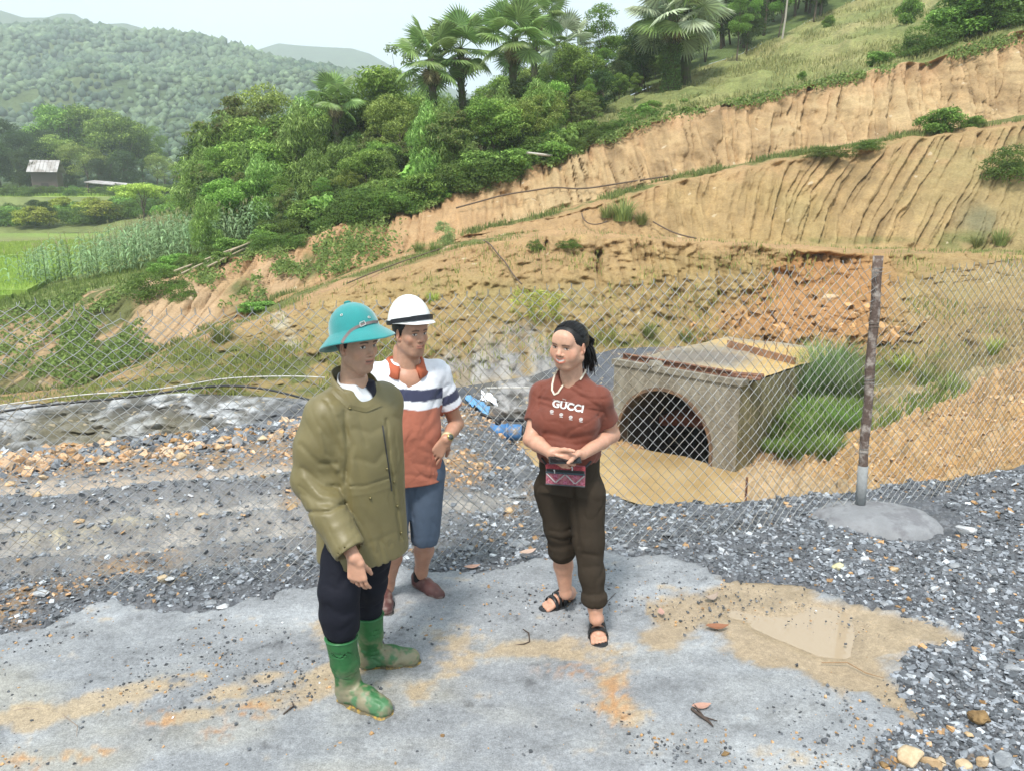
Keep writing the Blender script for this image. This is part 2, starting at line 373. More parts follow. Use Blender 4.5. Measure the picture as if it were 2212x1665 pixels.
C = mixc(C, OCHRE * 0.85, np.clip(och * (0.75 + 1.1 * n2 + .5 * n3), 0, 1) * 0.85)
C = mixc(C, (0.45, 0.39, 0.27), np.clip(cream * (0.8 + 1.2 * n2), 0, 1))
M_ground = dirtmat('crushed_shale', grain=0.22, s1=6, s2=70, bump=0.02, bs=45, rough=0.55, wet=0.25, specks=0.35, speckcol=(0.20, 0.21, 0.23), spscale=55)
yard = link('ground', mesh_np('ground', V.reshape(-1, 3), gridfaces(*S.shape), True, C.reshape(-1, 3)), M_ground)
yard['kind'] = 'structure'; YARD = V.copy()

ap = MB(); ap.add([(-14, -6, -.06), (14, -6, -.06), (14, 4.1, -.06), (-14, 4.1, -.06)], [(0, 1, 2, 3)])
ap = ap.build('ground', simple('shale_fines', (.11, .115, .13), rough=.7, vary=.4, nscale=9, dirt=(.2, .2, .21), dirt_amt=.6, dscale=40, bump=.02, bscale=50)); ap['kind'] = 'structure'

# ---- the washed mud slab the people stand on
nr, nc = 230, 600
us = np.linspace(-1.5, 1.5, nc); ysp = 0.55 + (5.6 - 0.55) * np.linspace(0, 1, nr) ** 1.15
YY = ysp[:, None] * np.ones(nc); XX = us[None, :] * YY
u0, v0 = proj(np.stack([XX, YY, XX * 0], -1))
dpad = polyline_dist(XX, YY, PADW)
sd = np.where(inpoly(XX, YY, PADW), dpad, -dpad) + 0.06 * fbm(XX * 4, YY * 4, s=21) + 0.03 * fbm(XX * 22, YY * 22, s=22)
PUD = [(1590,1326),(1650,1338),(1720,1340),(1764,1318),(1790,1322),(1822,1328),(1826,1372),(1818,1408),(1768,1404),(1690,1372),(1640,1350)]
PUDW = [tuple(G(*p))[:2] for p in PUD]
dpud = polyline_dist(XX, YY, PUDW); spud = np.where(inpoly(XX, YY, PUDW), dpud, -dpud)
MUDP = [(1395,1297),(1440,1292),(1530,1290),(1577,1252),(1640,1250),(1751,1262),(1793,1288),(1917,1314),(2041,1358),(2130,1400),(2000,1400),(1958,1432),(1942,1469),(1980,1520),(2016,1556),(1942,1562),(1888,1531),(1834,1510),(1743,1490),(1714,1453),(1648,1440),(1569,1403),(1528,1370),(1440,1405),(1366,1395),(1400,1350)]
MUDW = [tuple(G(*p))[:2] for p in MUDP]
dm = polyline_dist(XX, YY, MUDW); smud = np.where(inpoly(XX, YY, MUDW), dm, -dm)
mud = sstep(-0.05, 0.05, smud + 0.07 * fbm(XX * 5, YY * 5, s=31) + .03 * fbm(XX * 25, YY * 25, s=32))
zp = 0.022 + 0.010 * fbm(XX * 1.3, YY * 1.3, s=23) + 0.004 * fbm(XX * 7, YY * 7, s=24) + 0.0015 * fbm(XX * 28, YY * 28, s=25)
zp = zp * (1 - 0.6 * mud) - 0.030 * sstep(-0.12, 0.06, spud) - 0.05 * (1 - sstep(0, 0.05, sd))
rut = polyline_dist(u0, v0, [(1560,1450),(1700,1500),(1860,1560)]) 
patches = [(1180,1410,130,26,4,.9),(985,1415,60,40,-30,.7),(1330,1500,55,95,-15,.65),(1300,1430,60,30,10,.6),(1490,1280,60,10,5,.4),(700,1330+60,60,34,-40,.75),(640,1500,120,34,-22,.85),(560,1470,80,18,-15,.75),(760,1350+85,60,44,-30,.8),(330,1495,130,22,-12,.85),(480,1510,90,18,-10,.8),
           (60,1560,170,24,-10,.9),(200,1520,120,16,-8,.6),(700,1460,60,20,-10,.8),(420,1555,110,22,-16,.7),(330,1540,170,14,-6,.4),(150,1640,170,16,-5,.5),(1180,1600,40,60,0,.35),(940,1500,120,22,8,.35),(1480,1640,60,14,0,.3),(600,1640,120,12,-6,.35),(1330,1620,60,40,0,.4)]
och = np.zeros_like(XX)
for (cx, cy, rx, ry, ro, a) in patches: och = np.maximum(och, a * blob(u0, v0, cx, cy, rx, ry, ro, 0.7))
red = np.zeros_like(XX)
for (cx, cy, rx, ry, ro) in [(345,1500+65,40,24,-20),(540,1545,50,16,-8),(185,1640,70,12,-5),(470,1590,36,20,-20),(1325,1520,34,60,0),(1230,1455,60,14,0),(40,1660,60,20,0)]: red = np.maximum(red, blob(u0, v0, cx, cy, rx, ry, ro, 0.8))
n1 = fbm(XX * 1.6, YY * 3.2, o=5, s=41); n2 = fbm(XX * 7, YY * 11, o=5, s=42); n3 = fbm(XX * 40, YY * 40, o=3, s=43)
C = np.array((0.262, 0.272, 0.285)) * (1 + 0.12 * n1 + 0.10 * n2 + 0.08 * n3)[..., None]
C = mixc(C, (0.42, 0.44, 0.46), np.clip(n1 * 0.9 + n2 * .5 - 0.25 + 0.35 * sstep(1430, 1650, v0), 0, 1) * 0.55)
C = mixc(C, (0.09, 0.09, 0.095), np.clip(-.95 - n2 - .7 * n3, 0, 1) * .9)
C = mixc(C, (0.30, 0.285, 0.24), np.clip(0.25 + n1, 0, 1) * sstep(1330, 1450, v0) * (1 - sstep(900, 1500, u0) * .7) * .7)
om = sstep(0.24, 0.66, och * 0.85 + 0.16 * n1 + 0.30 * n2 + .16 * n3)
C = mixc(C, (0.38, 0.285, 0.17), om * 0.8)
C = mixc(C, (0.40, 0.21, 0.09), np.clip(red * (0.3 + 1.1 * n3 + .5 * n2), 0, 1) * .8)
C = mixc(C, np.array((0.32, 0.24, 0.15)), mud * 0.93)
C = C * (1 + (0.10 * n2 * mud))[..., None]
wet = np.clip(mud * 0.75 + om * 0.35 + 0.25 * sstep(1300, 1240, v0) * 0, 0, 1)
keep = sd > -0.05
idx = -np.ones(XX.size, int)
F4 = gridfaces(nr, nc); kf = keep.ravel()[F4].all(1); F4 = F4[kf]
used = np.unique(F4); idx[used] = np.arange(len(used)); F4 = idx[F4]
Vp = np.stack([XX, YY, zp], -1).reshape(-1, 3)[used]
m, nt, b = nmat('washed_mud'); N = nt.nodes.new; L = nt.links.new
tc = N('ShaderNodeTexCoord'); a = N('ShaderNodeAttribute'); a.attribute_name = 'Col'; cur = a.outputs['Color']
for sc, amp in ((9, 0.12), (45, 0.24), (150, 0.34)):
    n = N('ShaderNodeTexNoise'); n.inputs['Scale'].default_value = sc; n.inputs['Detail'].default_value = 5; n.inputs['Roughness'].default_value = 0.7; L(tc.outputs['Object'], n.inputs['Vector'])
    r = N('ShaderNodeMapRange'); r.inputs[1].default_value = 0.3; r.inputs[2].default_value = 0.7; r.inputs[3].default_value = 1 - amp; r.inputs[4].default_value = 1 + amp; L(n.outputs['Fac'], r.inputs[0])
    k = N('ShaderNodeVectorMath'); k.operation = 'SCALE'; L(cur, k.inputs[0]); L(r.outputs[0], k.inputs['Scale']); cur = k.outputs[0]
L(cur, b.inputs['Base Color'])
aw = N('ShaderNodeAttribute'); aw.attribute_name = 'wet'
r = N('ShaderNodeMapRange'); r.inputs[3].default_value = 0.62; r.inputs[4].default_value = 0.22; L(aw.outputs['Fac'], r.inputs[0]); L(r.outputs[0], b.inputs['Roughness'])
b.inputs['Specular IOR Level'].default_value = 0.45
n = N('ShaderNodeTexNoise'); n.inputs['Scale'].default_value = 70; n.inputs['Detail'].default_value = 8; n.inputs['Roughness'].default_value = 0.7; L(tc.outputs['Object'], n.inputs['Vector'])
bp = N('ShaderNodeBump'); bp.inputs['Distance'].default_value = 0.006; L(n.outputs['Fac'], bp.inputs['Height'])
iv = N('ShaderNodeMath'); iv.operation = 'SUBTRACT'; iv.inputs[0].default_value = 1.0; L(aw.outputs['Fac'], iv.inputs[1]); L(iv.outputs[0], bp.inputs['Strength']); L(bp.outputs[0], b.inputs['Normal'])
pad = link('washed_mud_pad', mesh_np('washed_mud_pad', Vp, F4, True, C.reshape(-1, 3)[used], {'wet': wet.ravel()[used]}), m)
pad['kind'] = 'structure'
# puddle water
pz = -0.0035
mw, nt, b = nmat('puddle_water'); b.inputs['Base Color'].default_value = (0.37, 0.29, 0.20, 1); b.inputs['Roughness'].default_value = 0.04; b.inputs['Specular IOR Level'].default_value = 0.9; b.inputs['IOR'].default_value = 1.33
lo_ = [min(p[i] for p in PUDW) - .12 for i in (0, 1)]; hi_p = [max(p[i] for p in PUDW) + .12 for i in (0, 1)]
me = bpy.data.meshes.new('puddle_water'); me.from_pydata([(lo_[0], lo_[1], pz), (hi_p[0], lo_[1], pz), (hi_p[0], hi_p[1], pz), (lo_[0], hi_p[1], pz)], [], [(0, 1, 2, 3)]); me.update()
pud = link('puddle_water', me, mw); pud['kind'] = 'structure'

# ---- bank of ochre gravel, the ditch and the strip in front of the rocks
Va, Sa = patch('C', 'D', 20); Vb, Sb = patch('D', 'E', 90); Vc, Sc = patch('E', 'F', 70)
V = np.concatenate([Va, Vb[1:], Vc[1:]], 0); S = np.concatenate([Sa, Sb[1:] + 1, Sc[1:] + 2], 0)
U_, V_ = proj(V); X, Y = V[..., 0].copy(), V[..., 1].copy()
n1 = fbm(X * .9, Y * .9, V[..., 2] * .9, o=5, s=51); n2 = fbm(X * 5, Y * 5, V[..., 2] * 5, o=4, s=52); n3 = fbm(X * 16, Y * 16, V[..., 2] * 16, o=2, s=53)
rightb = sstep(1560, 1750, U_)
rock = (1 - sstep(640, 720, U_)) * sstep(1.9, 2.15, S) + (sstep(1000, 1060, U_) * (1 - sstep(1180, 1240, U_)) * sstep(2.1, 2.5, S)) * .8
edge = np.clip(np.minimum(S, 3 - S) * 4, 0, 1)
ridg = 1 - np.abs(fbm(X * 1.2 + V[..., 2] * .6, V[..., 2] * 1.8, Y * 0.8, o=4, s=54))
V[..., 2] += edge * (0.09 * n1 + 0.05 * n2 + 0.018 * n3 * (1 + rightb))
V[..., 1] -= edge * rock * (0.45 * ridg + 0.12 * n2)
V[..., 2] += edge * 0.12 * rightb * np.clip(n2, 0, 1)
_ta, _tb = G(1327, 787, -1.35), G(1600, 834, -1.35); _ax = (_tb - _ta); _w = _ax.length; _ax.normalize()
lx = (V[..., 0] - _ta.x) * _ax.x + (V[..., 1] - _ta.y) * _ax.y; ly = -(V[..., 0] - _ta.x) * _ax.y + (V[..., 1] - _ta.y) * _ax.x
inb = (lx > .06) & (lx < _w - .06) & (ly > .12) & (ly < 5.1)
V[..., 2] = np.where(inb, np.minimum(V[..., 2], -3.9), V[..., 2])
C = mixc(SHALE * 1.15 * (1 + 0.2 * n2)[..., None], OCHRE, np.clip(0.28 + 0.9 * n1 + .5 * n2, 0, 1) * .6)
Cb = OCHRE * np.array((.90, .88, .82)) * (1 + 0.10 * n1 + 0.12 * n2 + .1 * n3)[..., None]
Cb = mixc(Cb, (0.52, 0.37, 0.20), np.clip(0.3 + n2, 0, 1) * .45)
C = mixc(C, Cb[..., :], rightb) if False else C * (1 - rightb[..., None]) + Cb * rightb[..., None]
shore = blob(U_, V_, 1640, 1050, 260, 46, 8, .5)
C = mixc(C, (0.45, 0.32, 0.18), shore * .95)
C = mixc(C, (0.26, 0.22, 0.11), sstep(2.0, 2.2, S) * rightb * np.clip(.75 + n1 * .5, 0, 1))
C = mixc(C, OCHRE, blob(U_, V_, 1450, 962, 180, 22, 5) * .8)
rc = mixc(np.array((0.33, 0.335, 0.34)) * (1 + 0.25 * n2)[..., None], (0.12, 0.115, 0.10), np.clip(0.5 - n1 * 1.5 - n2, 0, 1))
rc = mixc(rc, (0.60, 0.61, 0.62), np.clip(ridg * 1.6 - 1.1 + n2 * .5, 0, 1) * blob(U_, V_, 400, 880, 270, 60, 0, .6))
rc = mixc(rc, (0.16, 0.14, 0.08), blob(U_, V_, 180, 920, 110, 40) * .7 + blob(U_, V_, 380, 905, 60, 20) * .5)
C = C * (1 - np.clip(rock, 0, 1)[..., None]) + rc * np.clip(rock, 0, 1)[..., None]
sh2 = blob(U_, V_, 650, 905, 90, 40); C = mixc(C, SHALE * 1.2, sh2 * .9)
sh3 = blob(U_, V_, 1270, 800, 90, 60); C = mixc(C, SHALE * 1.3, sh3)
M_bank = dirtmat('loose_bank', grain=0.20, s1=4, s2=30, bump=0.05, bs=12, rough=0.85, specks=0.12, speckcol=(0.50, 0.40, 0.26), spscale=14)
bank = link('ochre_bank', mesh_np('ochre_bank', V.reshape(-1, 3), gridfaces(*S.shape), True, C.reshape(-1, 3)), M_bank)
bank['kind'] = 'structure'; BANK = V.copy()
# muddy pond
pw = [G(u, v, -3.16) for u, v in [(1040,930),(1110,950),(1250,952),(1340,962),(1480,985),(1560,1010),(1700,1030),(1850,1052),(1900,1120),(1700,1200),(1450,1250),(1200,1230),(1050,1080),(1000,980)]]
mp, nt, b = nmat('pond_water'); N = nt.nodes.new; L = nt.links.new
tc = N('ShaderNodeTexCoord'); n = N('ShaderNodeTexNoise'); n.inputs['Scale'].default_value = 0.9; n.inputs['Detail'].default_value = 5; L(tc.outputs['Object'], n.inputs['Vector'])
cr = N('ShaderNodeValToRGB'); cr.color_ramp.elements[0].color = (0.36, 0.245, 0.11, 1); cr.color_ramp.elements[1].color = (0.46, 0.335, 0.175, 1); cr.color_ramp.elements[0].position = .35; cr.color_ramp.elements[1].position = .65
L(n.outputs['Fac'], cr.inputs[0]); L(cr.outputs[0], b.inputs['Base Color']); b.inputs['Roughness'].default_value = 0.08; b.inputs['IOR'].default_value = 1.33
me = bpy.data.meshes.new('pond_water'); me.from_pydata([tuple(p) for p in pw], [], [tuple(range(len(pw)))]); me.update()
pond = link('pond_water', me, mp); pond['kind'] = 'structure'

# ---- the three cut slopes with their benches
def slope(name, k0, k1, rows, colfn, dispfn, mat):
    V, S = patch(k0, k1, rows, tt=TS)
    V0 = V.copy(); U_, V_ = proj(V0)
    C = colfn(V0, U_, V_, S); d, dz = dispfn(V0, U_, V_, S)
    ca = {'G': .06, 'I': .06, 'K': .10}
    dz = dz + ca.get(k0, 0) * fbm(V0[..., 0] * 1.3, 0 * S, o=4, s=ord(k0)) * (1 - sstep(0, .25, S)) + ca.get(k1, 0) * fbm(V0[..., 0] * 1.3, 0 * S, o=4, s=ord(k1)) * sstep(.75, 1, S)
    V[..., 1] -= d; V[..., 2] += dz
    o = link(name, mesh_np(name, V.reshape(-1, 3), gridfaces(*S.shape), True, C.reshape(-1, 3)), mat)
    o['kind'] = 'structure'
    return o
M_cut = dirtmat('cut_earth', grain=0.13, s1=1.6, s2=14, bump=0.13, bs=6.0, rough=0.95, specks=0.05, speckcol=(0.62, 0.52, 0.36), spscale=7)
def teeth(V, S, a=1.0, lean=0.35, s=0, wl=0.19):
    X_ = V[..., 0]; ph = (X_ - (lean * 1.3 * sstep(2, 16, X_) - .12) * V[..., 2]) + 0.05 * fbm(V[..., 0] * .7, S * 2, s=s)
    n = fbm(ph / wl, S * 1.1 + 0 * ph, o=2, s=s + 1)           # long streaks down the face
    r = np.abs(vnoise(ph / wl * 0.9, S * 0.9, s=s + 2))
    return a * (0.13 * n - 0.24 * sstep(0.30, 0.0, r) * sstep(-.7, .2, vnoise(V[..., 0] * .5, S * 2, s=s + 3)) - .12 * sstep(.35, 0, np.abs(vnoise(ph / wl * 1.35, S * 1.7, s=s + 4))) + .05 * vnoise(ph / wl * .3, S * 3, s=s + 5))
# slope 1
def c1(V, u, v, S):
    X, Y, Z = V[..., 0], V[..., 1], V[..., 2]
    n1 = fbm(X * .5, Z * .8, Y * .5, o=5, s=61); n2 = fbm(X * 2.5, Z * 2.5, Y * 2.5, o=4, s=62); st = fbm((X - .6 * Z * sstep(2, 16, X)) * 3.6, S * 1.1, o=3, s=63)
    C = YELL * (1 + .1 * n1 + .16 * st + .12 * n2)[..., None]
    C = mixc(C, OLIVE, np.clip(.45 + n1 + .6 * st - S * .4, 0, 1) * .8)
    C = mixc(C, PEACH, sstep(.75, 1.0, S + .15 * n1) * .6 * (1 - sstep(1500, 2000, u) * .5))
    C = mixc(C, PEACH * .95, blob(u, v, 1150, 560, 260, 50) * .5)
    sc_ = blob(u, v, 1780, 620, 150, 80, -12, .35)
    C = mixc(C, (0.43, 0.225, 0.09), sc_ * .9)
    C = mixc(C, (0.44, 0.235, 0.095), blob(u, v, 1720, 700, 190, 70, -8) * .9)
    C = mixc(C, (0.31, 0.19, 0.085), blob(u, v, 950, 760, 220, 90) * .45 * np.clip(.6 + n2, 0, 1))
    g = np.clip(blob(u, v, 480, 800, 170, 60) + blob(u, v, 250, 850, 140, 20) + .5 * blob(u, v, 750, 800, 160, 80) + .5 * blob(u, v, 1420, 730, 200, 24) + .5 * blob(u, v, 2000, 800, 160, 50), 0, 1)
    C = mixc(C, GREENG, np.clip(g * (0.8 + 1.2 * n2), 0, 1) * .85)
    rk = np.clip(blob(u, v, 1130, 770, 90, 60) * 1.1 + blob(u, v, 1000, 800, 60, 40) * .8, 0, 1)
    C = mixc(C, np.array((0.27, 0.26, 0.25)), rk * np.clip(.7 + n2, 0, 1))
    C = mixc(C, (0.52, 0.50, 0.47), rk * np.clip(st * 1.5, 0, 1) * .6)
    C = mixc(C, (0.48, 0.42, 0.30), np.clip(blob(u, v, 610, 700, 18, 70, -30) * 1.2, 0, 1) * np.clip(.6 + n2, 0, 1))
    return C
def d1(V, u, v, S):
    X, Y, Z = V[..., 0], V[..., 1], V[..., 2]
    e = sstep(0, .08, S) * (1 - sstep(.93, 1, S)) 
    n1 = fbm(X * .8, Z * .9, Y * .5, o=4, s=64); n2 = fbm(X * 4, Z * 4, Y * 3, o=4, s=65)
    d = .20 * n1 + .20 * n2 + .10 * fbm(X * 1.8, Z * 4, o=3, s=68) * .7 + teeth(V, S, .35 + 1.1 * sstep(1250, 1500, u), .5, 66)
    d += .12 * blob(u, v, 2100, 680, 260, 110) * fbm((X - 1.1 * Z) * 2.0, (Z + X) * .5, o=3, s=67)
    d -= .75 * blob(u, v, 1790, 590, 105, 52, -5, .35)
    d += .9 * blob(u, v, 1730, 715, 190, 62, -8, .6) * (1 + .12 * n2)
    d += .12 * n2 * blob(u, v, 1740, 690, 200, 90)
    # two dark erosion holes and cracks
    for (cx, cy, rx, ry, a) in [(1297,575,5,26,1.0),(1297,548,9,9,.5),(1990,712,12,8,.8),(1975,720,9,9,.6),(2118,735,16,9,.6),(1181,530,3,20,.5),(960+10,520,2,2,.2)]:
        d -= a * blob(u, v, cx, cy, rx, ry, 0, .4)
    d *= e
    return d, 0.06 * n1 * e
s1o = slope('cut_slope', 'F', 'G', 105, c1, d1, M_cut)
# bench 1
def cb1(V, u, v, S):
    X, Y, Z = V[..., 0], V[..., 1], V[..., 2]; n2 = fbm(X * 2.0, Y * 2.5, o=4, s=71)
    C = PEACH * (1 + .1 * n2)[..., None]
    left = 1 - sstep(1000, 1180, u)
    C = mixc(C, (0.44, 0.27, 0.15), left * .5)
    C = mixc(C, GREENG * 1.1, np.clip((left * (.35 + sstep(.35, .8, S)) + .35 * sstep(1700, 2000, u)) * (.7 + 1.3 * n2), 0, 1) * .85)
    return C
def db(V, u, v, S):
    e = np.clip(np.minimum(S, 1 - S) * 6, 0, 1)
    return 0 * S, e * 0.08 * fbm(V[..., 0] * 1.5, V[..., 1] * 1.5, s=72)
b1o = slope('slope_bench', 'G', 'H', 16, cb1, db, M_cut)
# slope 2
def c2(V, u, v, S):
    X, Y, Z = V[..., 0], V[..., 1], V[..., 2]
    n1 = fbm(X * .4, Z * .6, o=5, s=81); n2 = fbm(X * 2.5, Z * 2.5, o=4, s=82); st = fbm((X - .97 * Z * sstep(2, 16, X)) * 4.5, S * 1.2, o=3, s=83)
    C = np.array((0.40, 0.275, 0.13)) * (1 + .12 * n1 + .20 * st + .10 * n2)[..., None]
    C = mixc(C, YELL, np.clip(.4 + n1, 0, 1) * .7)
    C = mixc(C, (0.335, 0.27, 0.125), sstep(1750, 2150, u + 250 * n1) * .7)
    C = mixc(C, PEACH, sstep(.7, 1, S + .2 * n2) * .6)
    C = mixc(C, PEACH * .95, (1 - sstep(1300, 1480, u)) * .8)
    C = mixc(C, (0.16, 0.17, 0.10), blob(u, v, 2100, 470, 40, 50) * .25 + .45 * blob(u, v, 2120, 480, 30, 30))
    g = blob(u, v, 2150, 520, 130, 26) * .6 + .5 * blob(u, v, 1850, 520, 120, 8)
    C = mixc(C, GREENG * 1.2, np.clip(g * (.6 + 1.2 * n2), 0, 1) * .8)
    return C
def d2(V, u, v, S):
    X, Z = V[..., 0], V[..., 2]; e = sstep(0, .06, S) * (1 - sstep(.94, 1, S))
    n1 = fbm(X * .7, Z * .7, o=4, s=84); n2 = fbm(X * 4, Z * 4, o=4, s=85)
    k = sstep(1400, 1750, u)
    d = (.11 * n1 + .06 * n2 + teeth(V, S, .55 + .8 * k, .75, 86)) * e
    return d, .05 * n1 * e
s2o = slope('cut_slope', 'H', 'I', 105, c2, d2, M_cut)
def cb2(V, u, v, S):
    X, Y, Z = V[..., 0], V[..., 1], V[..., 2]; n2 = fbm(X * 1.6, Y * 2.5, o=4, s=91)
    C = PEACH * (1 + .1 * n2)[..., None]
    return mixc(C, GREENG * 1.05, np.clip((.25 + .9 * sstep(.2, .6, S)) * (.75 + 1.2 * n2), 0, 1) * .85)
b2o = slope('slope_bench', 'I', 'J', 14, cb2, db, M_cut)
# slope 3 and the left bank
def c3(V, u, v, S):
    X, Y, Z = V[..., 0], V[..., 1], V[..., 2]
    n1 = fbm(X * .45, Z * .7, o=5, s=101); n2 = fbm(X * 2.5, Z * 2.5, o=4, s=102); st = fbm((X - .6 * Z * sstep(2, 16, X)) * 3.8, S * 1.0, o=3, s=103)
    C = np.array((0.425, 0.285, 0.145)) * (1 + .10 * n1 + .20 * st + .12 * n2)[..., None]
    C = mixc(C, (0.50, 0.37, 0.20), np.clip(.3 + n1 + .5 * n2, 0, 1) * .7)
    C = mixc(C, (0.47, 0.29, 0.155), sstep(.6, .95, S + .15 * st) * .65)
    C = mixc(C, (0.47, 0.275, 0.14), (1 - sstep(900, 1250, u)) * .5)
    C = mixc(C, (0.49, 0.35, 0.21), (1 - sstep(300, 640, u)) * .5)
    g = np.clip(blob(u, v, 600, 600, 110, 30, -20) + blob(u, v, 360, 740, 80, 60) * .8 + (1 - sstep(250, 330, u)) + .8 * blob(u, v, 560, 660, 90, 22, -20) + .8 * blob(u, v, 700, 640, 80, 26, -20), 0, 1)
    bare = np.clip(blob(u, v, 385, 690, 90, 55, -35, .3) + blob(u, v, 425, 660, 42, 46, 0, .3) + blob(u, v, 335, 640, 22, 80, 0, .3) + blob(u, v, 600, 590, 60, 40, -10, .3) + blob(u, v, 60, 720, 70, 46) * .8, 0, 1)
    C = mixc(C, (0.52, 0.37, 0.23), bare * .4)
    C = mixc(C, GREENG * .9, np.clip(g * (1 - bare) * (1 + 1.2 * n2), 0, 1) * .85)
    return C
def d3(V, u, v, S):
    X, Z = V[..., 0], V[..., 2]; e = sstep(0, .05, S) * (1 - sstep(.96, 1, S))
    n1 = fbm(X * .6, Z * .5, V[..., 1] * .3, o=4, s=104); n2 = fbm(X * 3.5, Z * 3.5, o=4, s=105)
    d = (.28 * n1 + .10 * n2 + teeth(V, S, 1.9, .45, 106, .27)) * e
    lf = 1 - sstep(700, 1000, u)
    d += lf * e * .5 * (1 - np.abs(fbm(X * .7, S * .6, o=2, s=107)) * 1.6)
    return d, .07 * n1 * e
s3o = slope('cut_slope', 'J', 'K', 110, c3, d3, M_cut)
# hillside, fields
def c4(V, u, v, S):
    X, Y, Z = V[..., 0], V[..., 1], V[..., 2]
    n1 = fbm(X * .25, Y * .25, o=5, s=111); n2 = fbm(X * 1.8, Y * 1.8, o=4, s=112)
    C = np.array((0.225, 0.245, 0.085)) * (1 + .15 * n1)[..., None]
    C = mixc(C, (0.33, 0.28, 0.13), np.clip(.35 + n1 + .5 * n2, 0, 1) * .75)
    C = mixc(C, (0.10, 0.14, 0.04), np.clip(.1 + n2, 0, 1) * .6)
    C = mixc(C, (0.07, 0.10, 0.03), (1 - sstep(1200, 1450, u)) * .8)
    fl = 1 - sstep(300, 520, u)
    C = mixc(C, (0.20, 0.24, 0.07), fl * .8)
    C = mixc(C, (0.30, 0.25, 0.16), fl * np.clip(.1 + n2 - S * 3, 0, 1) * .7)
    return C
def d4(V, u, v, S):
    e = np.clip(np.minimum(S, 1 - S) * 10, 0, 1)
    r = sstep(600, 1200, u)
    return 0 * S, e * (.05 + .30 * r) * fbm(V[..., 0] * .5, V[..., 1] * .5, o=5, s=113)
M_hill = dirtmat('hill_grass', grain=0.22, s1=1.2, s2=9, bump=0.15, bs=4, rough=1.0)
h1o = slope('grassy_hillside', 'K', 'L', 44, c4, d4, M_hill)
def c5(V, u, v, S):
    X, Y, Z = V[..., 0], V[..., 1], V[..., 2]
    n1 = fbm(X * .15, Y * .15, o=4, s=121); n2 = fbm(X * .9, Y * .9, o=4, s=122)
    C = np.array((0.19, 0.27, 0.055)) * (1 + .1 * n1)[..., None]
    C = mixc(C, (0.10, 0.14, 0.04), sstep(450, 600, u))
    C = mixc(C, (0.20, 0.19, 0.08), blob(u, v, 60, 527, 300, 14) * .8 + .7 * blob(u, v, 320, 515, 80, 24))
    return C
h2o = slope('rice_field', 'L', 'M', 12, c5, lambda V, u, v, S: (0 * S, .05 * fbm(V[..., 0] * .3, V[..., 1] * .3, s=123)), M_hill)
def c6(V, u, v, S):
    X, Y = V[..., 0], V[..., 1]; n2 = fbm(X * .4, Y * .4, o=4, s=131)
    C = np.array((0.16, 0.19, 0.06)) * (1 + .2 * n2)[..., None]
    return C
h3o = slope('valley_floor', 'M', 'N', 6, c6, lambda V, u, v, S: (0 * S, 0 * S), M_hill)
h4o = slope('valley_floor', 'N', 'O', 4, c6, lambda V, u, v, S: (0 * S, 0 * S), M_hill)

# ---- wooded mountains in the haze
def mountain(name, ridge, base_Y, base_z, crest_Y_fn, nr, nc, col_, bump, fs, t0=-1.3, t1=0.9):
    q = [P(u, v, y) for (u, v, y) in ridge]; T = np.array([p.x / p.y for p in q]); YR = np.array([p.y for p in q]); ZR = np.array([p.z for p in q])
    tt = np.linspace(t0, t1, nc); yr = np.interp(tt, T, YR); zr = np.interp(tt, T, ZR)
    s = np.linspace(0, 1.35, nr)[:, None] * np.ones(nc)
    Y = base_Y + (yr - base_Y) * s
    prof = np.where(s <= 1, sstep(-.25, 1.12, s) , 1 - (s - 1) * 1.4)
    prof = np.where(s <= 1, (prof - sstep(-.25, 1.12, np.zeros(1))) / (sstep(-.25, 1.12, np.ones(1)) - sstep(-.25, 1.12, np.zeros(1))), prof)
    a0 = (base_z - CAMH) / base_Y; a1 = (zr - CAMH) / yr; Z = CAMH + Y * (a0 + (a1 - a0) * np.where(s <= 1, s ** .85, 1 - (s - 1) * 1.6))
    X = tt * Y
    sc = fs
    rel = .8 * fbm(X / sc, Y / sc, o=4, s=141) * sstep(0, .3, s) * np.clip((1.0 - s) * 4, 0, 1)
    Z = Z + rel * bump
    return np.stack([X, Y, Z], -1), s
M_wood = dirtmat('far_forest', grain=0.25, s1=.08, s2=.35, bump=1.2, bs=.4, rough=1.0)
Vm, sm_ = mountain('hill', [(-600,60,520),(-200,58,520),(0,59,520),(79,61,520),(130,51,520),(189,59,520),(237,66,520),(284,72,515),(355,75,510),(434,82,500),(493,97,490),(552,116,470),(631,139,450),(710,150,420),(900,200,400),(1200,300,380)], 152, 6, None, 120, 240, None, 9, 60)
n1 = fbm(Vm[..., 0] / 30, Vm[..., 1] / 30, o=5, s=142)
Cm = mixc(np.array((0.055, 0.085, 0.03)) * np.ones(Vm.shape), (0.12, 0.15, 0.05), np.clip(.3 + n1, 0, 1) * .6)
hillo = link('wooded_hill', mesh_np('wooded_hill', Vm.reshape(-1, 3), gridfaces(*sm_.shape), True, Cm.reshape(-1, 3)), M_wood); hillo['kind'] = 'structure'
Vf, sf = mountain('far', [(400,180,1150),(520,118,1150),(562,104,1150),(600,92,1150),(650,97,1150),(700,100,1150),(760,103,1150),(800,115,1150),(840,138,1150),(900,165,1150),(1100,230,1150)], 600, 5, None, 40, 260, None, 14, 130, -.5, .3)
hf = link('far_hill', mesh_np('far_hill', Vf.reshape(-1, 3), gridfaces(*sf.shape), True, np.ones((Vf.size // 3, 3)) * (0.07, 0.10, 0.04)), M_wood); hf['kind'] = 'structure'
Vf, sf = mountain('far', [(-500,30,900),(-200,10,900),(0,20,900),(50,36,900),(100,36,900),(130,27,900),(160,28,900),(195,48,900),(230,50,900),(270,48,900),(310,60,900),(345,73,900),(500,95,900),(700,170,900)], 560, 5, None, 40, 260, None, 14, 130, -1.3, -.1)
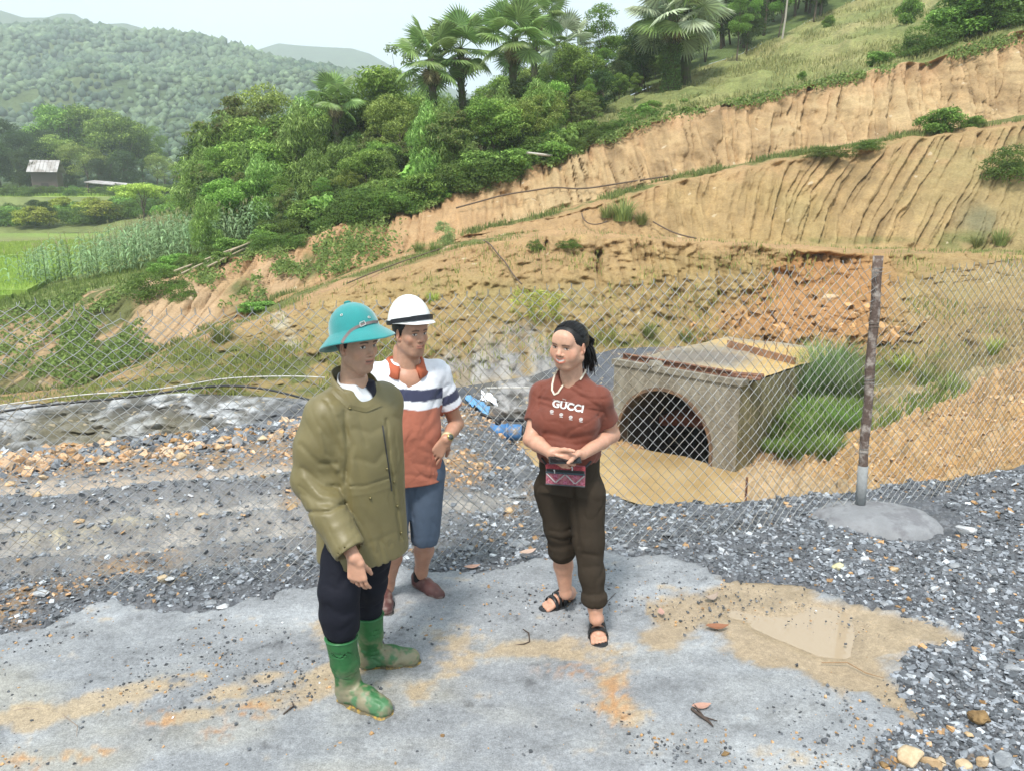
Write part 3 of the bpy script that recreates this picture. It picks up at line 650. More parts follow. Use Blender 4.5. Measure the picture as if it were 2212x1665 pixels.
hf = link('far_hill', mesh_np('far_hill', Vf.reshape(-1, 3), gridfaces(*sf.shape), True, np.ones((Vf.size // 3, 3)) * (0.07, 0.10, 0.04)), M_wood); hf['kind'] = 'structure'
# valley floor all round, out to the horizon
me = bpy.data.meshes.new('terrain'); me.from_pydata([(-2500, -400, -9), (2500, -400, -9), (2500, 1700, -9), (-2500, 1700, -9)], [], [(0, 1, 2, 3)]); me.update()
tr = link('terrain', me, simple('terrain_green', (0.08, 0.11, 0.04), rough=1, nscale=.05)); tr['kind'] = 'structure'
# air
hb = MB(); hb.box((0, 650, 130), (5200, 2200, 290)); 
mh, nt, b = nmat('air'); nt.nodes.remove(b); pv = nt.nodes.new('ShaderNodeVolumePrincipled')
pv.inputs['Color'].default_value = (0.86, 0.93, 0.98, 1); pv.inputs['Density'].default_value = 0.0008; pv.inputs['Anisotropy'].default_value = 0.2
nt.links.new(pv.outputs[0], nt.nodes['Material Output'].inputs['Volume'])
hz = hb.build('haze', mh); hz['kind'] = 'stuff'
# ================================================================== THE TUNNEL MOUTH
def conc(name, c=(0.29, 0.265, 0.21), dirt=(0.15, 0.13, 0.095)):
    m, nt, b = nmat(name); N = nt.nodes.new; L = nt.links.new
    tc = N('ShaderNodeTexCoord'); mp = N('ShaderNodeMapping'); mp.inputs['Scale'].default_value = (1.3, 1.3, 0.4); L(tc.outputs['Object'], mp.inputs[0])
    n = N('ShaderNodeTexNoise'); n.inputs['Scale'].default_value = 3.0; n.inputs['Detail'].default_value = 7; n.inputs['Roughness'].default_value = 0.7; L(mp.outputs[0], n.inputs['Vector'])
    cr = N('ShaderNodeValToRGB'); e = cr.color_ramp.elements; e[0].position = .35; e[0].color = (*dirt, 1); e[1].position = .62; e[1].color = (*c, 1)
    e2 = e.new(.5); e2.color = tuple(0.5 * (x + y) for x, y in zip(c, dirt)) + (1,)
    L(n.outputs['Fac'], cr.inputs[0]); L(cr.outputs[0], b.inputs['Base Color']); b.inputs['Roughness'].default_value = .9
    n2 = N('ShaderNodeTexNoise'); n2.inputs['Scale'].default_value = 14; n2.inputs['Detail'].default_value = 7; L(tc.outputs['Object'], n2.inputs['Vector'])
    bp = N('ShaderNodeBump'); bp.inputs['Distance'].default_value = .03; L(n2.outputs['Fac'], bp.inputs['Height']); L(bp.outputs[0], b.inputs['Normal'])
    return m
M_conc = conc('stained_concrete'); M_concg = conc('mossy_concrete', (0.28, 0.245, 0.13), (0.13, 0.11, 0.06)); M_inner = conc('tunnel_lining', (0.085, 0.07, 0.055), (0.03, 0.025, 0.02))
M_rust = simple('rusty_steel', (0.13, 0.055, 0.035), rough=.8, dirt=(0.28, 0.14, 0.07), dirt_amt=.4, dscale=14, bump=.004)
ZT, ZB = -1.35, -3.75
TA, TB = G(1327, 787, ZT), G(1600, 834, ZT)
ax = (TB - TA); WID = ax.length; ax.normalize(); ay = Vector((-ax.y, ax.x, 0))
rt = empty('tunnel_portal', (TA + TB) / 2 + Vector((0, 0, ZB - ZT)), atan2(ax.y, ax.x), 'stained concrete box portal with a dark arched tunnel mouth above the muddy pond', 'tunnel portal')
H = ZT - ZB; W2 = WID / 2
DEP = 5.2
# front wall with the arch
n = 28; ar = 1.17; acx = -0.20; spring = H - 0.40 - ar
arch = [(acx + ar, 0.0)] + [(acx + ar * cos(pi * i / n), spring + ar * sin(pi * i / n)) for i in range(n + 1)] + [(acx - ar, 0.0)]
def toouter(x, z):
    if z <= spring + 1e-6: return ((W2 if x > acx else -W2), z)
    a = atan2(z - spring, x - acx); 
    k1 = (H - spring) / max(sin(a), 1e-6); k2 = ((W2 - acx) if cos(a) > 0 else (W2 + acx)) / max(abs(cos(a)), 1e-6); k = min(k1, k2)
    return (acx + k * cos(a), spring + k * sin(a))
mb = MB()
V = []; F = []
for (x, z) in arch:
    ox, oz = toouter(x, z); V += [(x, 0, z), (ox, 0, oz), (x, 0.35, z)]
m_ = len(arch)
for i in range(m_ - 1):
    a, b = 3 * i, 3 * (i + 1)
    F += [(a, a + 1, b + 1, b), (a + 2, a, b, b + 2)]
mb.add(V, F)
# fill corners of the front face
for sx in (1, -1):
    c = (W2 * sx, 0, H)
    ks = [i for i, (x, z) in enumerate(arch) if abs(toouter(x, z)[0] - W2 * sx) < 1e-4 and (toouter(x, z)[1] > spring - .1)]
    kt = [i for i, (x, z) in enumerate(arch) if abs(toouter(x, z)[1] - H) < 1e-4]
    if sx > 0: i0, i1 = max(ks), min(kt)
    else: i0, i1 = min(ks), max(kt)
    p0 = toouter(*arch[i0]); p1 = toouter(*arch[i1])
    mb.add([(p0[0], 0, p0[1]), c, (p1[0], 0, p1[1])], [(0, 1, 2)])
fw = mb.build('front_wall', M_conc, rt)
mb = MB(); 
ring = []
V = []; F = []
for (x, z) in arch:
    dx, dz = x - acx, max(z - spring, 0); l = sqrt(dx * dx + dz * dz) if z > spring else abs(dx)
    k = (l + .07) / l
    ox, oz = acx + dx * k, (spring + dz * k if z > spring else z)
    V += [(x * 1.0, -.03, z), (ox, -.03, oz), (ox, .004, oz), (x, .3, z)]
for i in range(m_ - 1):
    a, b = 4 * i, 4 * (i + 1)
    F += [(a, a + 1, b + 1, b), (a + 1, a + 2, b + 2, b + 1), (a + 3, a, b, b + 3)]
mb.add(V, F); mb.build('arch_ring', simple('rusty_arch', (0.13, 0.085, 0.055), rough=.9, dirt=(.22, .12, .06), bump=.01), rt)
# barrel
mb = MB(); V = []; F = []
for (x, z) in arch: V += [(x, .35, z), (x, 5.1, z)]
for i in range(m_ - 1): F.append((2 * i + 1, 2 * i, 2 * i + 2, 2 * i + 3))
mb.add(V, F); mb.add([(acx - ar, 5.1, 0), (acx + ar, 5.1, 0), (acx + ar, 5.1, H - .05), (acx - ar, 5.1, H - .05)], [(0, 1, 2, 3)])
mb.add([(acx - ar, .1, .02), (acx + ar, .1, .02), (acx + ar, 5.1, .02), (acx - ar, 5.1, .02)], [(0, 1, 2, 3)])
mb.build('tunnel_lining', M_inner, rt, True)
# curved rust-red sheet inside the mouth
mb = MB(); V = []; F = []
for i in range(25):
    a = i / 24; x = -1.5 + 2.7 * a; z = .62 + .38 * (1 - (2 * a - .7) ** 2 * .8)
    V += [(x, 1.6 + .5 * a, z), (x, 3.2, z + .10), (x, 1.6 + .5 * a, z - .24), (x, 3.2, z - .18)]
for i in range(24):
    a, b = 4 * i, 4 * i + 4; F += [(a, a + 1, b + 1, b), (a + 2, a, b, b + 2), (a + 3, a + 2, b + 2, b + 3)]
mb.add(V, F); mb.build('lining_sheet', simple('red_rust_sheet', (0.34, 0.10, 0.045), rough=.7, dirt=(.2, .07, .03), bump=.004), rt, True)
# side, roof
mb = MB(); mb.add([(W2, 0, 0), (W2, DEP, 0), (W2, DEP, H), (W2, 0, H)], [(0, 1, 2, 3)]); mb.add([(-W2, 0, 0), (-W2, DEP, 0), (-W2, DEP, H), (-W2, 0, H)], [(3, 2, 1, 0)])
mb.add([(-W2, DEP, 0), (W2, DEP, 0), (W2, DEP, H), (-W2, DEP, H)], [(3, 2, 1, 0)])
mb.build('side_wall', M_concg, rt)
for k in range(5):     # board joints: thin ribs left by the shutter boards
    mb = MB(); mb.box((W2 + .008, .5 + k * .95, H * .5), (.016, .03, H)); mb.build('shutter_rib', M_concg, rt)
mb = MB(); mb.box((0, -.04 + .14, H + .06), (WID + .1, .28, .12)); mb.build('parapet', M_conc, rt)
nx, ny = 90, 90
gx, gy = np.meshgrid(np.linspace(-W2, W2, nx), np.linspace(.242, DEP, ny), indexing='ij')
rz = H + .03 + .02 * fbm(gx * 1.5, gy * 1.5, s=7) + .05 * blob(gx, gy, -.3, 1.7, .9, .9)
cc = np.ones(gx.shape + (3,)) * np.array((0.30, 0.265, 0.21))
cc = mixc(cc, (0.17, 0.155, 0.145), blob(gx, gy, -.45, 1.9, 1.05, 1.1, 20) * .9)
cc = mixc(cc, (0.56, 0.38, 0.14), np.clip(blob(gx, gy, 1.3, 2.4, .85, 2.5, 10) + blob(gx, gy, .6, .9, 1.2, .4) + blob(gx, gy, 0, 4.2, 2.2, .6) * .9 + .3 * fbm(gx * 2, gy * 2, s=9), 0, 1) * (1 - blob(gx, gy, -.45, 1.9, 1.05, 1.1, 20)))
link('roof_slab', mesh_np('roof_slab', np.stack([gx, gy, rz], -1).reshape(-1, 3), gridfaces(nx, ny)[:, ::-1], True, cc.reshape(-1, 3)), dirtmat('wet_roof', grain=.12, s1=3, s2=20, bump=.01, rough=.35, wet=.3), rt)
MW = rt.matrix_basis.copy()
def pl(x, y, z): return MW @ Vector((x, y, z))
# steel beam lying on the parapet
bm_ = empty('steel_beam', pl(.0, .16, H + .12), atan2(ax.y, ax.x) - .02, 'rusty red steel beam lying along the front edge of the tunnel portal', 'beam')
mb = MB()
for dy, dz, sy, sz in ((0, .006, .12, .012), (0, .06, .010, .10), (0, .116, .12, .012)): mb.box((-.1, dy, dz), (2.75, sy, sz))
mb.build('beam', M_rust, bm_)
pk = MB(); pk.box((0, 0, .02), (.75, .28, .035)); pk.box((.1, .05, .055), (.6, .16, .03), Matrix.Rotation(.25, 3, 'Z'))
o = pk.build('steel_plate', M_rust); o.location = pl(1.45, .30, H + .125); o.rotation_euler = (0.04, .03, atan2(ax.y, ax.x) + .25); tag(o, 'flat rusty plates stacked at the right front corner of the portal roof', 'plate')
pk = MB(); pk.box((0, 0, .05), (.34, .2, .1), None, 0, .7); pk.tube([(-.1, 0, .08), (.05, -.12, .02), (.12, -.2, -.12)], .02)
o = pk.build('concrete_lump', M_conc); o.location = pl(-.5, .06, H + .125); tag(o, 'small concrete lump with bent wire on the front lip of the portal', 'rubble')
a, b = G(1572, 752, ZT), G(1716, 792, ZT); d = b - a
pk = MB(); pk.box((0, 0, .13), (d.length, .06, .26)); 
for k in range(6): pk.tube([(-d.length / 2 + .2 + k * .4, .0, .25), (-d.length / 2 + .22 + k * .4, .02, .5)], .012, 4)
o = pk.build('low_formwork_wall', conc('rust_stained_board', (.36, .20, .11), (.22, .11, .06))); o.location = (a + b) / 2 + Vector((0, 0, -.06)); o.rotation_euler = (0, 0, atan2(d.y, d.x)); tag(o, 'low rust stained shutter board with upright rods behind the flooded portal roof', 'board')

# ================================================================== THE FENCE
M_wire = simple('galvanised_wire', (0.42, 0.42, 0.41), rough=.5, metal=.75, vary=.2, nscale=9, dirt=(.36, .30, .22), dirt_amt=.25, dscale=3)
M_post = simple('mud_splashed_post', (0.38, 0.33, 0.29), rough=.85, vary=.35, nscale=22, dirt=(.11, .075, .06), dirt_amt=.7, dscale=14, bump=.008, bscale=60)
FP = [(-260,1322,628),(-100,1304,640),(9,1292,647),(51,1288,664),(100,1284,652),(154,1280,649),(200,1276,655),(243,1272,661),(290,1270,664),(322,1268,684),(369,1264,680),(476,1256,675),(579,1248,671),(654,1242,665),(794,1232,654),(929,1218,648),(1000,1206,645),(1066,1186,640),(1121,1177,636),(1238,1172,626),(1300,1170,623),(1380,1162,615),(1464,1152,603),(1616,1134,586),(1684,1116,580),(1802,1100,566),(1835,1098,583),(1852,1096,600),(1920,1088,607),(1996,1074,578),(2100,1050,568),(2212,1026,560),(2330,1004,556),(2500,980,552)]
fb = []
for (u, vb, vt) in FP:
    p = G(u, vb, 0.0); z = hgt(p.x, p.y)
    # top of the mesh over the same spot
    yd = (vt - CV) / FPX; k = p.y / (CP - yd * SP); fb.append((p.x, p.y, z + .02, CAMH + (-SP - yd * CP) * k))
fb = np.array(fb); sl = np.concatenate([[0], np.cumsum(np.hypot(np.diff(fb[:, 0]), np.diff(fb[:, 1])))])
w0 = .0375; nw = int(sl[-1] / w0); rows = 45
def fpos(s, h):
    x = np.interp(s, sl, fb[:, 0]); y = np.interp(s, sl, fb[:, 1]); zb = np.interp(s, sl, fb[:, 2]); zt = np.interp(s, sl, fb[:, 3])
    j = h * (rows)
    dz = fbm(s * .9, h * 1.5, o=3, s=201) * .02; off = .05 * fbm(s * .7, h * 1.3, o=3, s=202) + .05 * (1 - h) ** 3 * fbm(s * 1.7, h, s=203)
    lean = .04 * h
    tear = np.exp(-((s - sl[5]) / .5) ** 2) + np.exp(-((s - np.interp(26, range(len(sl)), sl)) / .3) ** 2)
    ds = tear * sstep(.6, 1, h) * .05 * fbm(s * 4, h * 6, s=204)
    return x + ds - lean * .0, y + off, zb + (zt - zb) * h + dz * np.clip(h * 3, 0, 1)
kk, jj = np.meshgrid(np.arange(nw), np.arange(rows + 1), indexing='ij')
ss = (kk + ((jj + kk) % 2)) * w0; hh = jj / rows
fx, fy, fz = fpos(ss + .003 * fbm(kk * .9, jj * .9, s=205), hh)
fy = fy + ((jj + kk) % 2 - .5) * .007
PW = np.stack([fx, fy, fz], -1)
# dangling last row and twisted tips
r_w = .0019
A = PW[:, :-1].reshape(-1, 3); B = PW[:, 1:].reshape(-1, 3)
tipA = PW[:, -1]; tip = tipA + np.array((0, 0, .028)) + rng.normal(0, .006, tipA.shape)
A = np.concatenate([A, tipA]); B = np.concatenate([B, tip])
D = B - A; D /= np.linalg.norm(D, axis=1, keepdims=True)
n1_ = np.cross(D, (0, 1, 0)); n1_ /= np.linalg.norm(n1_, axis=1, keepdims=True); n2_ = np.cross(D, n1_)
V = []
for E, ext in ((A, -.001), (B, .001)):
    for q in range(4):
        a_ = pi / 2 * q; V.append(E + D * ext + (n1_ * cos(a_) + n2_ * sin(a_)) * r_w)
V = np.stack(V, 1); nb = len(A); base = (np.arange(nb) * 8)[:, None]
Fq = np.concatenate([base + np.array((q, (q + 1) % 4, 4 + (q + 1) % 4, 4 + q)) for q in range(4)], 0)
fence = empty('chain_link_fence', tuple(PW[nw // 2, 0]), 0, 'wire chain link fence with one rusty pipe post running behind the three people', 'fence')
o = link('wire_mesh', mesh_np('wire_mesh', V.reshape(-1, 3) - PW[nw // 2, 0], Fq, True), M_wire, fence); o['kind'] = 'stuff'
pb = G(1858, 1092, .03); pt = P(1898, 553, pb.y + .06)
mb = MB(); pts = [pb.lerp(pt, i / 14) + Vector((.004 * sin(i * 1.3), 0, 0)) for i in range(15)]; pts[0] = pb + (pb - pt).normalized() * .1
mb.tube([p - fence.location for p in pts], [.032 + .002 * ((i * 7) % 3 - 1) for i in range(15)], 14)
mb.build('post', M_post, fence, True)
mb = MB(); mb.tube([pb + (pb - pt) * .01 - fence.location, pb.lerp(pt, .17) - fence.location], .0355, 14); mb.build('post_sleeve', simple('grey_cement_skin', (0.26, 0.27, 0.27), rough=.9, bump=.004), fence, True)
for h in (.22, .5, .72, .93):
    p = pb.lerp(pt, h) - fence.location; mb = MB()
    mb.tube([p + Vector((.036 * cos(a), .036 * sin(a), .004 * a)) for a in np.linspace(0, 4 * pi, 25)], .0016, 4); mb.tube([p + Vector((.036, -.02, 0)), p + Vector((.075, -.035, .02))], .0016, 4)
    mb.build('tie_wire', M_wire, fence)
# footing
nf = 40; V = [(0, 0, .05)]; F = []
rings = [(.10, .05), (.20, .046), (.28, .036), (.35, .016), (.40, -.05)]
for (r_, z_) in rings:
    for k in range(nf):
        a_ = 2 * pi * k / nf; q_ = 1 + .12 * float(fbm(cos(a_) * 1.5, sin(a_) * 1.5, s=77)) + .05 * float(fbm(cos(a_) * 5, sin(a_) * 5, s=78))
        V.append((r_ * q_ * cos(a_) * 1.05, r_ * q_ * sin(a_) * .85, z_ + .01 * float(fbm(r_ * 6 * cos(a_), r_ * 6 * sin(a_), s=79))))
for k in range(nf): F.append((0, 1 + k, 1 + (k + 1) % nf))
for j in range(len(rings) - 1):
    for k in range(nf): F.append((1 + j * nf + k, 1 + (j + 1) * nf + k, 1 + (j + 1) * nf + (k + 1) % nf, 1 + j * nf + (k + 1) % nf))
me = bpy.data.meshes.new('concrete_footing'); me.from_pydata(V, [], F); me.update(); me.polygons.foreach_set('use_smooth', [True] * len(F))
o = link('concrete_footing', me, simple('pale_cement', (0.235, 0.24, 0.25), rough=.8, vary=.2, nscale=5, dirt=(.17, .17, .18), dirt_amt=.35, dscale=6, bump=.012, bscale=25)); o.location = pb + Vector((.06, -.12, -.035)); tag(o, 'round patch of pale set cement holding the fence post', 'footing')
# rusty stake by the pond
st = P(1611, 1072, 6.0); sh = P(1611, 1030, 6.0)
mb = MB(); mb.tube([(0, 0, -.1), (0.002, 0, .02), (-.001, 0, sh.z - st.z)], [.009, .009, .008], 8)
for z_ in np.arange(0, sh.z - st.z, .018): mb.tube([(0, 0, z_), (0, 0, z_ + .004)], .0115, 8)
o = mb.build('iron_stake', M_rust); o.location = st; tag(o, 'short rusty iron stake at the edge of the muddy pond', 'stake')
# ================================================================== PLANTS
M_leaf = leafmat('leaf'); M_frond = leafmat('frond', rough=.45, trans=.3); M_blade = leafmat('grass_blade', trans=.4)
M_trunk = simple('bark', (0.12, 0.095, 0.07), rough=.95, vary=.3, nscale=6, bump=.02, bscale=20)
M_ptrunk = simple('palm_bark', (0.075, 0.055, 0.04), rough=.95, vary=.4, nscale=8, dirt=(0.06, 0.09, 0.02), dirt_amt=.6, dscale=3, bump=.04, bscale=12)

def rot_to(n):
    """orthonormal frames for unit vectors n (k,3)"""
    a = np.where(np.abs(n[:, 2:3]) < .9, np.array([[0, 0, 1.0]]), np.array([[1.0, 0, 0]]))
    t = np.cross(a, n); t /= np.linalg.norm(t, axis=1, keepdims=True)
    return t, np.cross(n, t)
def leaves(pos, nrm, size, cols, aspect=.45, rg=rng, droop=0.3, jit=.7, name='leaves'):
    """folded four-sided leaves: V, F, colours"""
    k = len(pos); n = nrm + rg.normal(0, jit, (k, 3)); n /= np.linalg.norm(n, axis=1, keepdims=True)
    t, b = rot_to(n); a = rg.uniform(0, 2 * pi, k)[:, None]; d = t * np.cos(a) + b * np.sin(a)
    d = d + np.array((0, 0, -droop)); d /= np.linalg.norm(d, axis=1, keepdims=True); s = np.cross(d, n); s /= np.maximum(np.linalg.norm(s, axis=1, keepdims=True), 1e-5)
    L = size[:, None] if hasattr(size, '__len__') else size
    p0 = pos; p2 = pos + d * L + n * L * -.1; m = pos + d * L * .45
    V = np.stack([p0, m + s * L * aspect * .5 + n * L * .08, p2, m - s * L * aspect * .5 + n * L * .08], 1)
    F = (np.arange(k) * 4)[:, None] + np.array([0, 1, 2, 3])
    return V.reshape(-1, 3), F, np.repeat(cols, 4, 0)
def crown_mesh(name, clumps, nleaf, lsize, c1, c2, aspect=.45, seed=1, shell=.55, droop=.3, hi=None, dead=0.0, bright=1.0):
    """clumps: (centre, radii); leaves sit on and inside each clump, facing outward and up"""
    rg = np.random.default_rng(seed); Vs = []; Fs = []; Cs = []; b = 0
    tot = sum(r[0] * r[1] + r[1] * r[2] for c, r in clumps)
    for c, r in clumps:
        k = max(12, int(nleaf * (r[0] * r[1] + r[1] * r[2]) / tot))
        d = rg.normal(0, 1, (k, 3)); d /= np.linalg.norm(d, axis=1, keepdims=True); d[:, 2] = np.where(d[:, 2] < -.5, -d[:, 2], d[:, 2])
        rad = shell + (1 - shell) * rg.random(k) ** .5; rad *= 1 + .22 * vnoise(d[:, 0] * 3 + c[0], d[:, 1] * 3 + c[1], d[:, 2] * 3, s=seed)
        p = np.array(c) + d * rad[:, None] * np.array(r)
        tone = rg.random(); w = np.clip(tone * .5 + rg.random(k) * .5, 0, 1)[:, None]
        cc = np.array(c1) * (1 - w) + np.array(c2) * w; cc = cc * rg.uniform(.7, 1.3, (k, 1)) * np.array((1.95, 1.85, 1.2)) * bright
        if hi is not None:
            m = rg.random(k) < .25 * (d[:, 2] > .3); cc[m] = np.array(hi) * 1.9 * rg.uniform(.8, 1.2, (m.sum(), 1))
        if dead: m = rg.random(k) < dead; cc[m] = np.array((.22, .16, .08))
        V, F, C = leaves(p, d + np.array((0, 0, .5)), lsize * rg.uniform(.6, 1.3, k), cc, aspect, rg, droop)
        Vs.append(V); Fs.append(F + b); Cs.append(C); b += len(V)
    return mesh_np(name, np.concatenate(Vs), np.concatenate(Fs), False, np.concatenate(Cs))
def branchy(name, h, r, tips, seed, n=6, lean=0.0):
    rg = random.Random(seed); mb = MB()
    mid = Vector((rg.uniform(-.1, .1) * h + lean * h * .5, rg.uniform(-.1, .1) * h, h * .5)); top = Vector((lean * h, 0, h))
    mb.tube([(0, 0, -.3), mid * .5, mid, top], [r * 1.2, r, r * .75, r * .4], 7)
    for t in tips:
        t = Vector(t); s = mid.lerp(top, rg.uniform(0, .8)); m = s.lerp(t, .5) + Vector((rg.uniform(-.2, .2), rg.uniform(-.2, .2), -.1 * h * .3))
        mb.tube([s, m, t], [r * .4, r * .25, r * .08], 5, cap=False)
    return mb.mesh(name, True)

def clumpset(seed, R, H0, H1, n, rr, flat=.75, cone=0.0):
    rg = random.Random(seed); out = []
    for i in range(n):
        a = rg.uniform(0, 2 * pi); q = sqrt(rg.random()); z = rg.random()
        rad = R * q * (1 - cone * z) * sqrt(max(0.05, 1 - (2 * z - 1) ** 2 * .75))
        r = rr * rg.uniform(.6, 1.25)
        out.append(((rad * cos(a), rad * sin(a), H0 + (H1 - H0) * z), (r, r, r * flat)))
    return out
PROTO = {}
def make_tree(key, kind, label, cat, H, cl, nleaf, ls, c1, c2, trunk=True, r=.14, lean=0.0, **kw):
    cm = crown_mesh('crown', cl, nleaf, ls, c1, c2, seed=hash_(key), **kw)
    tm = branchy('trunk', H * .62, r, [c for c, _ in cl[:8]], hash_(key), lean=lean) if trunk else None
    PROTO[key] = (kind, label, cat, H, cm, tm)
def hash_(s): return sum(ord(c) * (i + 3) for i, c in enumerate(s))
used_labels = {}
def plant(key, loc, H, rz=0.0, wid=1.0, label=None, group=None):
    kind, lab, cat, H0, cm, tm = PROTO[key]
    s = H / H0
    if tm is None:
        o = link(kind, cm, M_leaf)
    else:
        o = bpy.data.objects.new(kind, None); col.objects.link(o); o.empty_display_size = .1
        link('crown', cm, M_leaf, o); link('trunk', tm, M_trunk, o)
    o.location = loc; o.rotation_euler = (0, 0, rz); o.scale = (s * wid, s * wid, s)
    tag(o, label or lab, cat, group)
    return o
G1, G2 = (0.045, 0.095, 0.022), (0.12, 0.21, 0.05)
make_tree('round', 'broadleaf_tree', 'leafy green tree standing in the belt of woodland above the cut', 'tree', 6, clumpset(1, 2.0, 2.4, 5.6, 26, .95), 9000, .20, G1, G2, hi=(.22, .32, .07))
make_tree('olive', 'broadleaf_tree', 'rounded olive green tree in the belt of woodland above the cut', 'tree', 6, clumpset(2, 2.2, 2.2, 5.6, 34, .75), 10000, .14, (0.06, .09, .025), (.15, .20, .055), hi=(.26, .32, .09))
make_tree('airy', 'broadleaf_tree', 'loose feathery tree in the belt of woodland above the cut', 'tree', 6, clumpset(3, 1.7, 1.6, 5.8, 34, .5, .6), 5200, .20, (0.055, .085, .03), (.13, .17, .07), r=.10, shell=.2, dead=.06)
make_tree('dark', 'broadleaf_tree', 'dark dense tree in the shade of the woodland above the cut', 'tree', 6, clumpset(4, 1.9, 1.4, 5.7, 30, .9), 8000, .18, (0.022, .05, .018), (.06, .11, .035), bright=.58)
make_tree('tall', 'broadleaf_tree', 'tall slim tree with high crown in the woodland above the cut', 'tree', 9, clumpset(5, 1.6, 4.2, 8.7, 24, .8), 7000, .20, G1, (.11, .19, .05), r=.11)
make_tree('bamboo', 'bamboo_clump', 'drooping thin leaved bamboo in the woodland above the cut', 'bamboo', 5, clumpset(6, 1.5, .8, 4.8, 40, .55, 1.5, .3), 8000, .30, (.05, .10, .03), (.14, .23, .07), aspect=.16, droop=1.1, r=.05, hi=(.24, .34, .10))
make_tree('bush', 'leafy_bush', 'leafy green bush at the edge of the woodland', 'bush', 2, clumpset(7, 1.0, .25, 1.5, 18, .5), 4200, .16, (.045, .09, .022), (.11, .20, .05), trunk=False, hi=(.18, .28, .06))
make_tree('vine', 'leafy_bush', 'dark creeper covered bush at the edge of the woodland', 'bush', 2, clumpset(8, 1.2, .1, 1.4, 20, .5), 5200, .11, (.03, .065, .018), (.085, .14, .035), trunk=False)
make_tree('big', 'broadleaf_shrub', 'shrub with large pale green leaves at the woodland edge', 'shrub', 2, clumpset(9, .7, .3, 1.7, 9, .42), 330, .36, (.10, .20, .06), (.20, .34, .11), aspect=.75, trunk=False, droop=.6)
make_tree('yellow', 'broadleaf_shrub', 'yellow green shrub beside the rice fields', 'shrub', 2, clumpset(10, .95, .5, 1.8, 16, .4), 2600, .22, (.16, .22, .04), (.34, .40, .09), trunk=False, hi=(.24, .27, .05), bright=.62)
make_tree('sil', 'slender_tree', 'thin dark tree against the sky', 'tree', 6, clumpset(11, 1.5, 2.2, 5.8, 24, .42), 1500, .2, (.05, .075, .04), (.10, .13, .07), r=.07, shell=.2)
make_tree('flat', 'flat_topped_tree', 'small flat topped yellow green tree beyond the corn', 'tree', 4, [((1.6 * cos(a) * q, 1.6 * sin(a) * q, 3.3 + .5 * (1 - q) - (.5 if i % 4 == 0 else 0)), (.65, .65, .28)) for i, (a, q) in enumerate([(k * 2.4, sqrt(k / 16)) for k in range(17)])], 4500, .17, (.09, .14, .03), (.23, .29, .07), r=.09, hi=(.3, .36, .08))
make_tree('blue', 'grey_green_shrub', 'grey green feathery shrub on the bench', 'shrub', 2, clumpset(12, .6, .3, 1.8, 14, .35), 2200, .14, (.10, .14, .08), (.22, .27, .17), aspect=.25, trunk=False)

def put(key, u, vt, Y, wid=1.0, minH=1.0, **kw):
    """stand a plant on the land in the direction of u at distance Y, its top at vt"""
    yd = (vt - CV) / FPX; k = Y / (CP - yd * SP); X = (u - CU) / FPX * k; zt = CAMH + (-SP - yd * CP) * k
    z = hgt(X, Y); Hh = max(zt - z, minH)
    s = PROTO[key][3]
    return plant(key, (X, Y, z - .05), Hh, random.uniform(0, 6.28), wid * (1.0), **kw)
def kY(u, rail_='K', v=500):
    t = (u - CU) / FPX / (CP - (v - CV) / FPX * SP); return float(np.interp(t, R[rail_][0], R[rail_][1]))
WOOD = 'trees of the wood above the cut'
# named trees, front to back
rnd = random.Random(5)
L_ = [('airy', 455, 262, 45, 1.1, 'brownish feathery tree at the left end of the wood, nearest the misty valley'),
 ('airy', 512, 205, 46, 1.0, 'tall grey green feathery tree near the left end of the wood'),
 ('olive', 607, 180, 48, 1.0, 'dense dark olive tree top just left of the lone small palm'),
 ('round', 800, 152, 43, 1.15, 'broad bright yellow green tree right of the lone small palm'),
 ('olive', 860, 200, 40, 1.0, 'rounded olive tree left of the twin palms, lower than its neighbour'),
 ('bamboo', 650, 245, 41, 1.0, 'drooping pale bamboo left of the bright round tree'),
 ('sil', 882, 84, 52, 1.0, 'thin dark tree against the sky left of the palms'),
 ('sil', 1190, -30, 54, 1.1, 'sparse purple grey tree against the sky behind the middle palm'),
 ('tall', 1300, 10, 46, 1.1, 'tall light green tree between the middle palm and the big palm'),
 ('round', 1245, 95, 42, .9, 'round pale green tree in front of the tall one, right of the middle palm'),
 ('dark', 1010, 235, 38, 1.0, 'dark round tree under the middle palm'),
 ('tall', 1600, -20, 47, 1.0, 'tree with yellow green top right of the big palm'),
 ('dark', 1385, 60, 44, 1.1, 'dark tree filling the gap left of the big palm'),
 ('tall', 1690, -60, 52, 1.0, 'tall dark tree behind the leaning bare pole'),
 ('dark', 1780, -60, 57, .9, 'dark tree at the top right end of the wood'),
 ('bamboo', 1180, 190, 38.5, .9, 'bamboo with reddish tips right of the middle palm trunk')]
for k, u, v, Y, w, lab in L_: put(k, u, v, Y, w, label=lab)
fill = []
for i in range(120):
    u = rnd.uniform(430, 1420); f = rnd.random() ** .8
    ky = kY(u); Y = ky + 1.5 + f * 15
    top = np.interp(u, [430, 520, 600, 700, 800, 900, 1000, 1100, 1200, 1300, 1420], [300, 260, 230, 235, 215, 185, 185, 165, 120, 80, 70])
    bot = np.interp(u, [430, 600, 750, 850, 1000, 1100, 1200, 1300, 1420], [520, 480, 440, 420, 360, 330, 300, 255, 220])
    vt = top * f + (bot - 60) * (1 - f) + rnd.uniform(-18, 25)
    fill.append((Y, u, vt))
fill.sort()
keys = ['round', 'olive', 'airy', 'bamboo', 'dark', 'round', 'tall', 'dark', 'airy', 'bamboo']
for Y, u, vt in fill:
    k = rnd.choice(keys); put(k, u, vt, Y, rnd.uniform(.85, 1.35), 1.5, group=WOOD + ', ' + k)
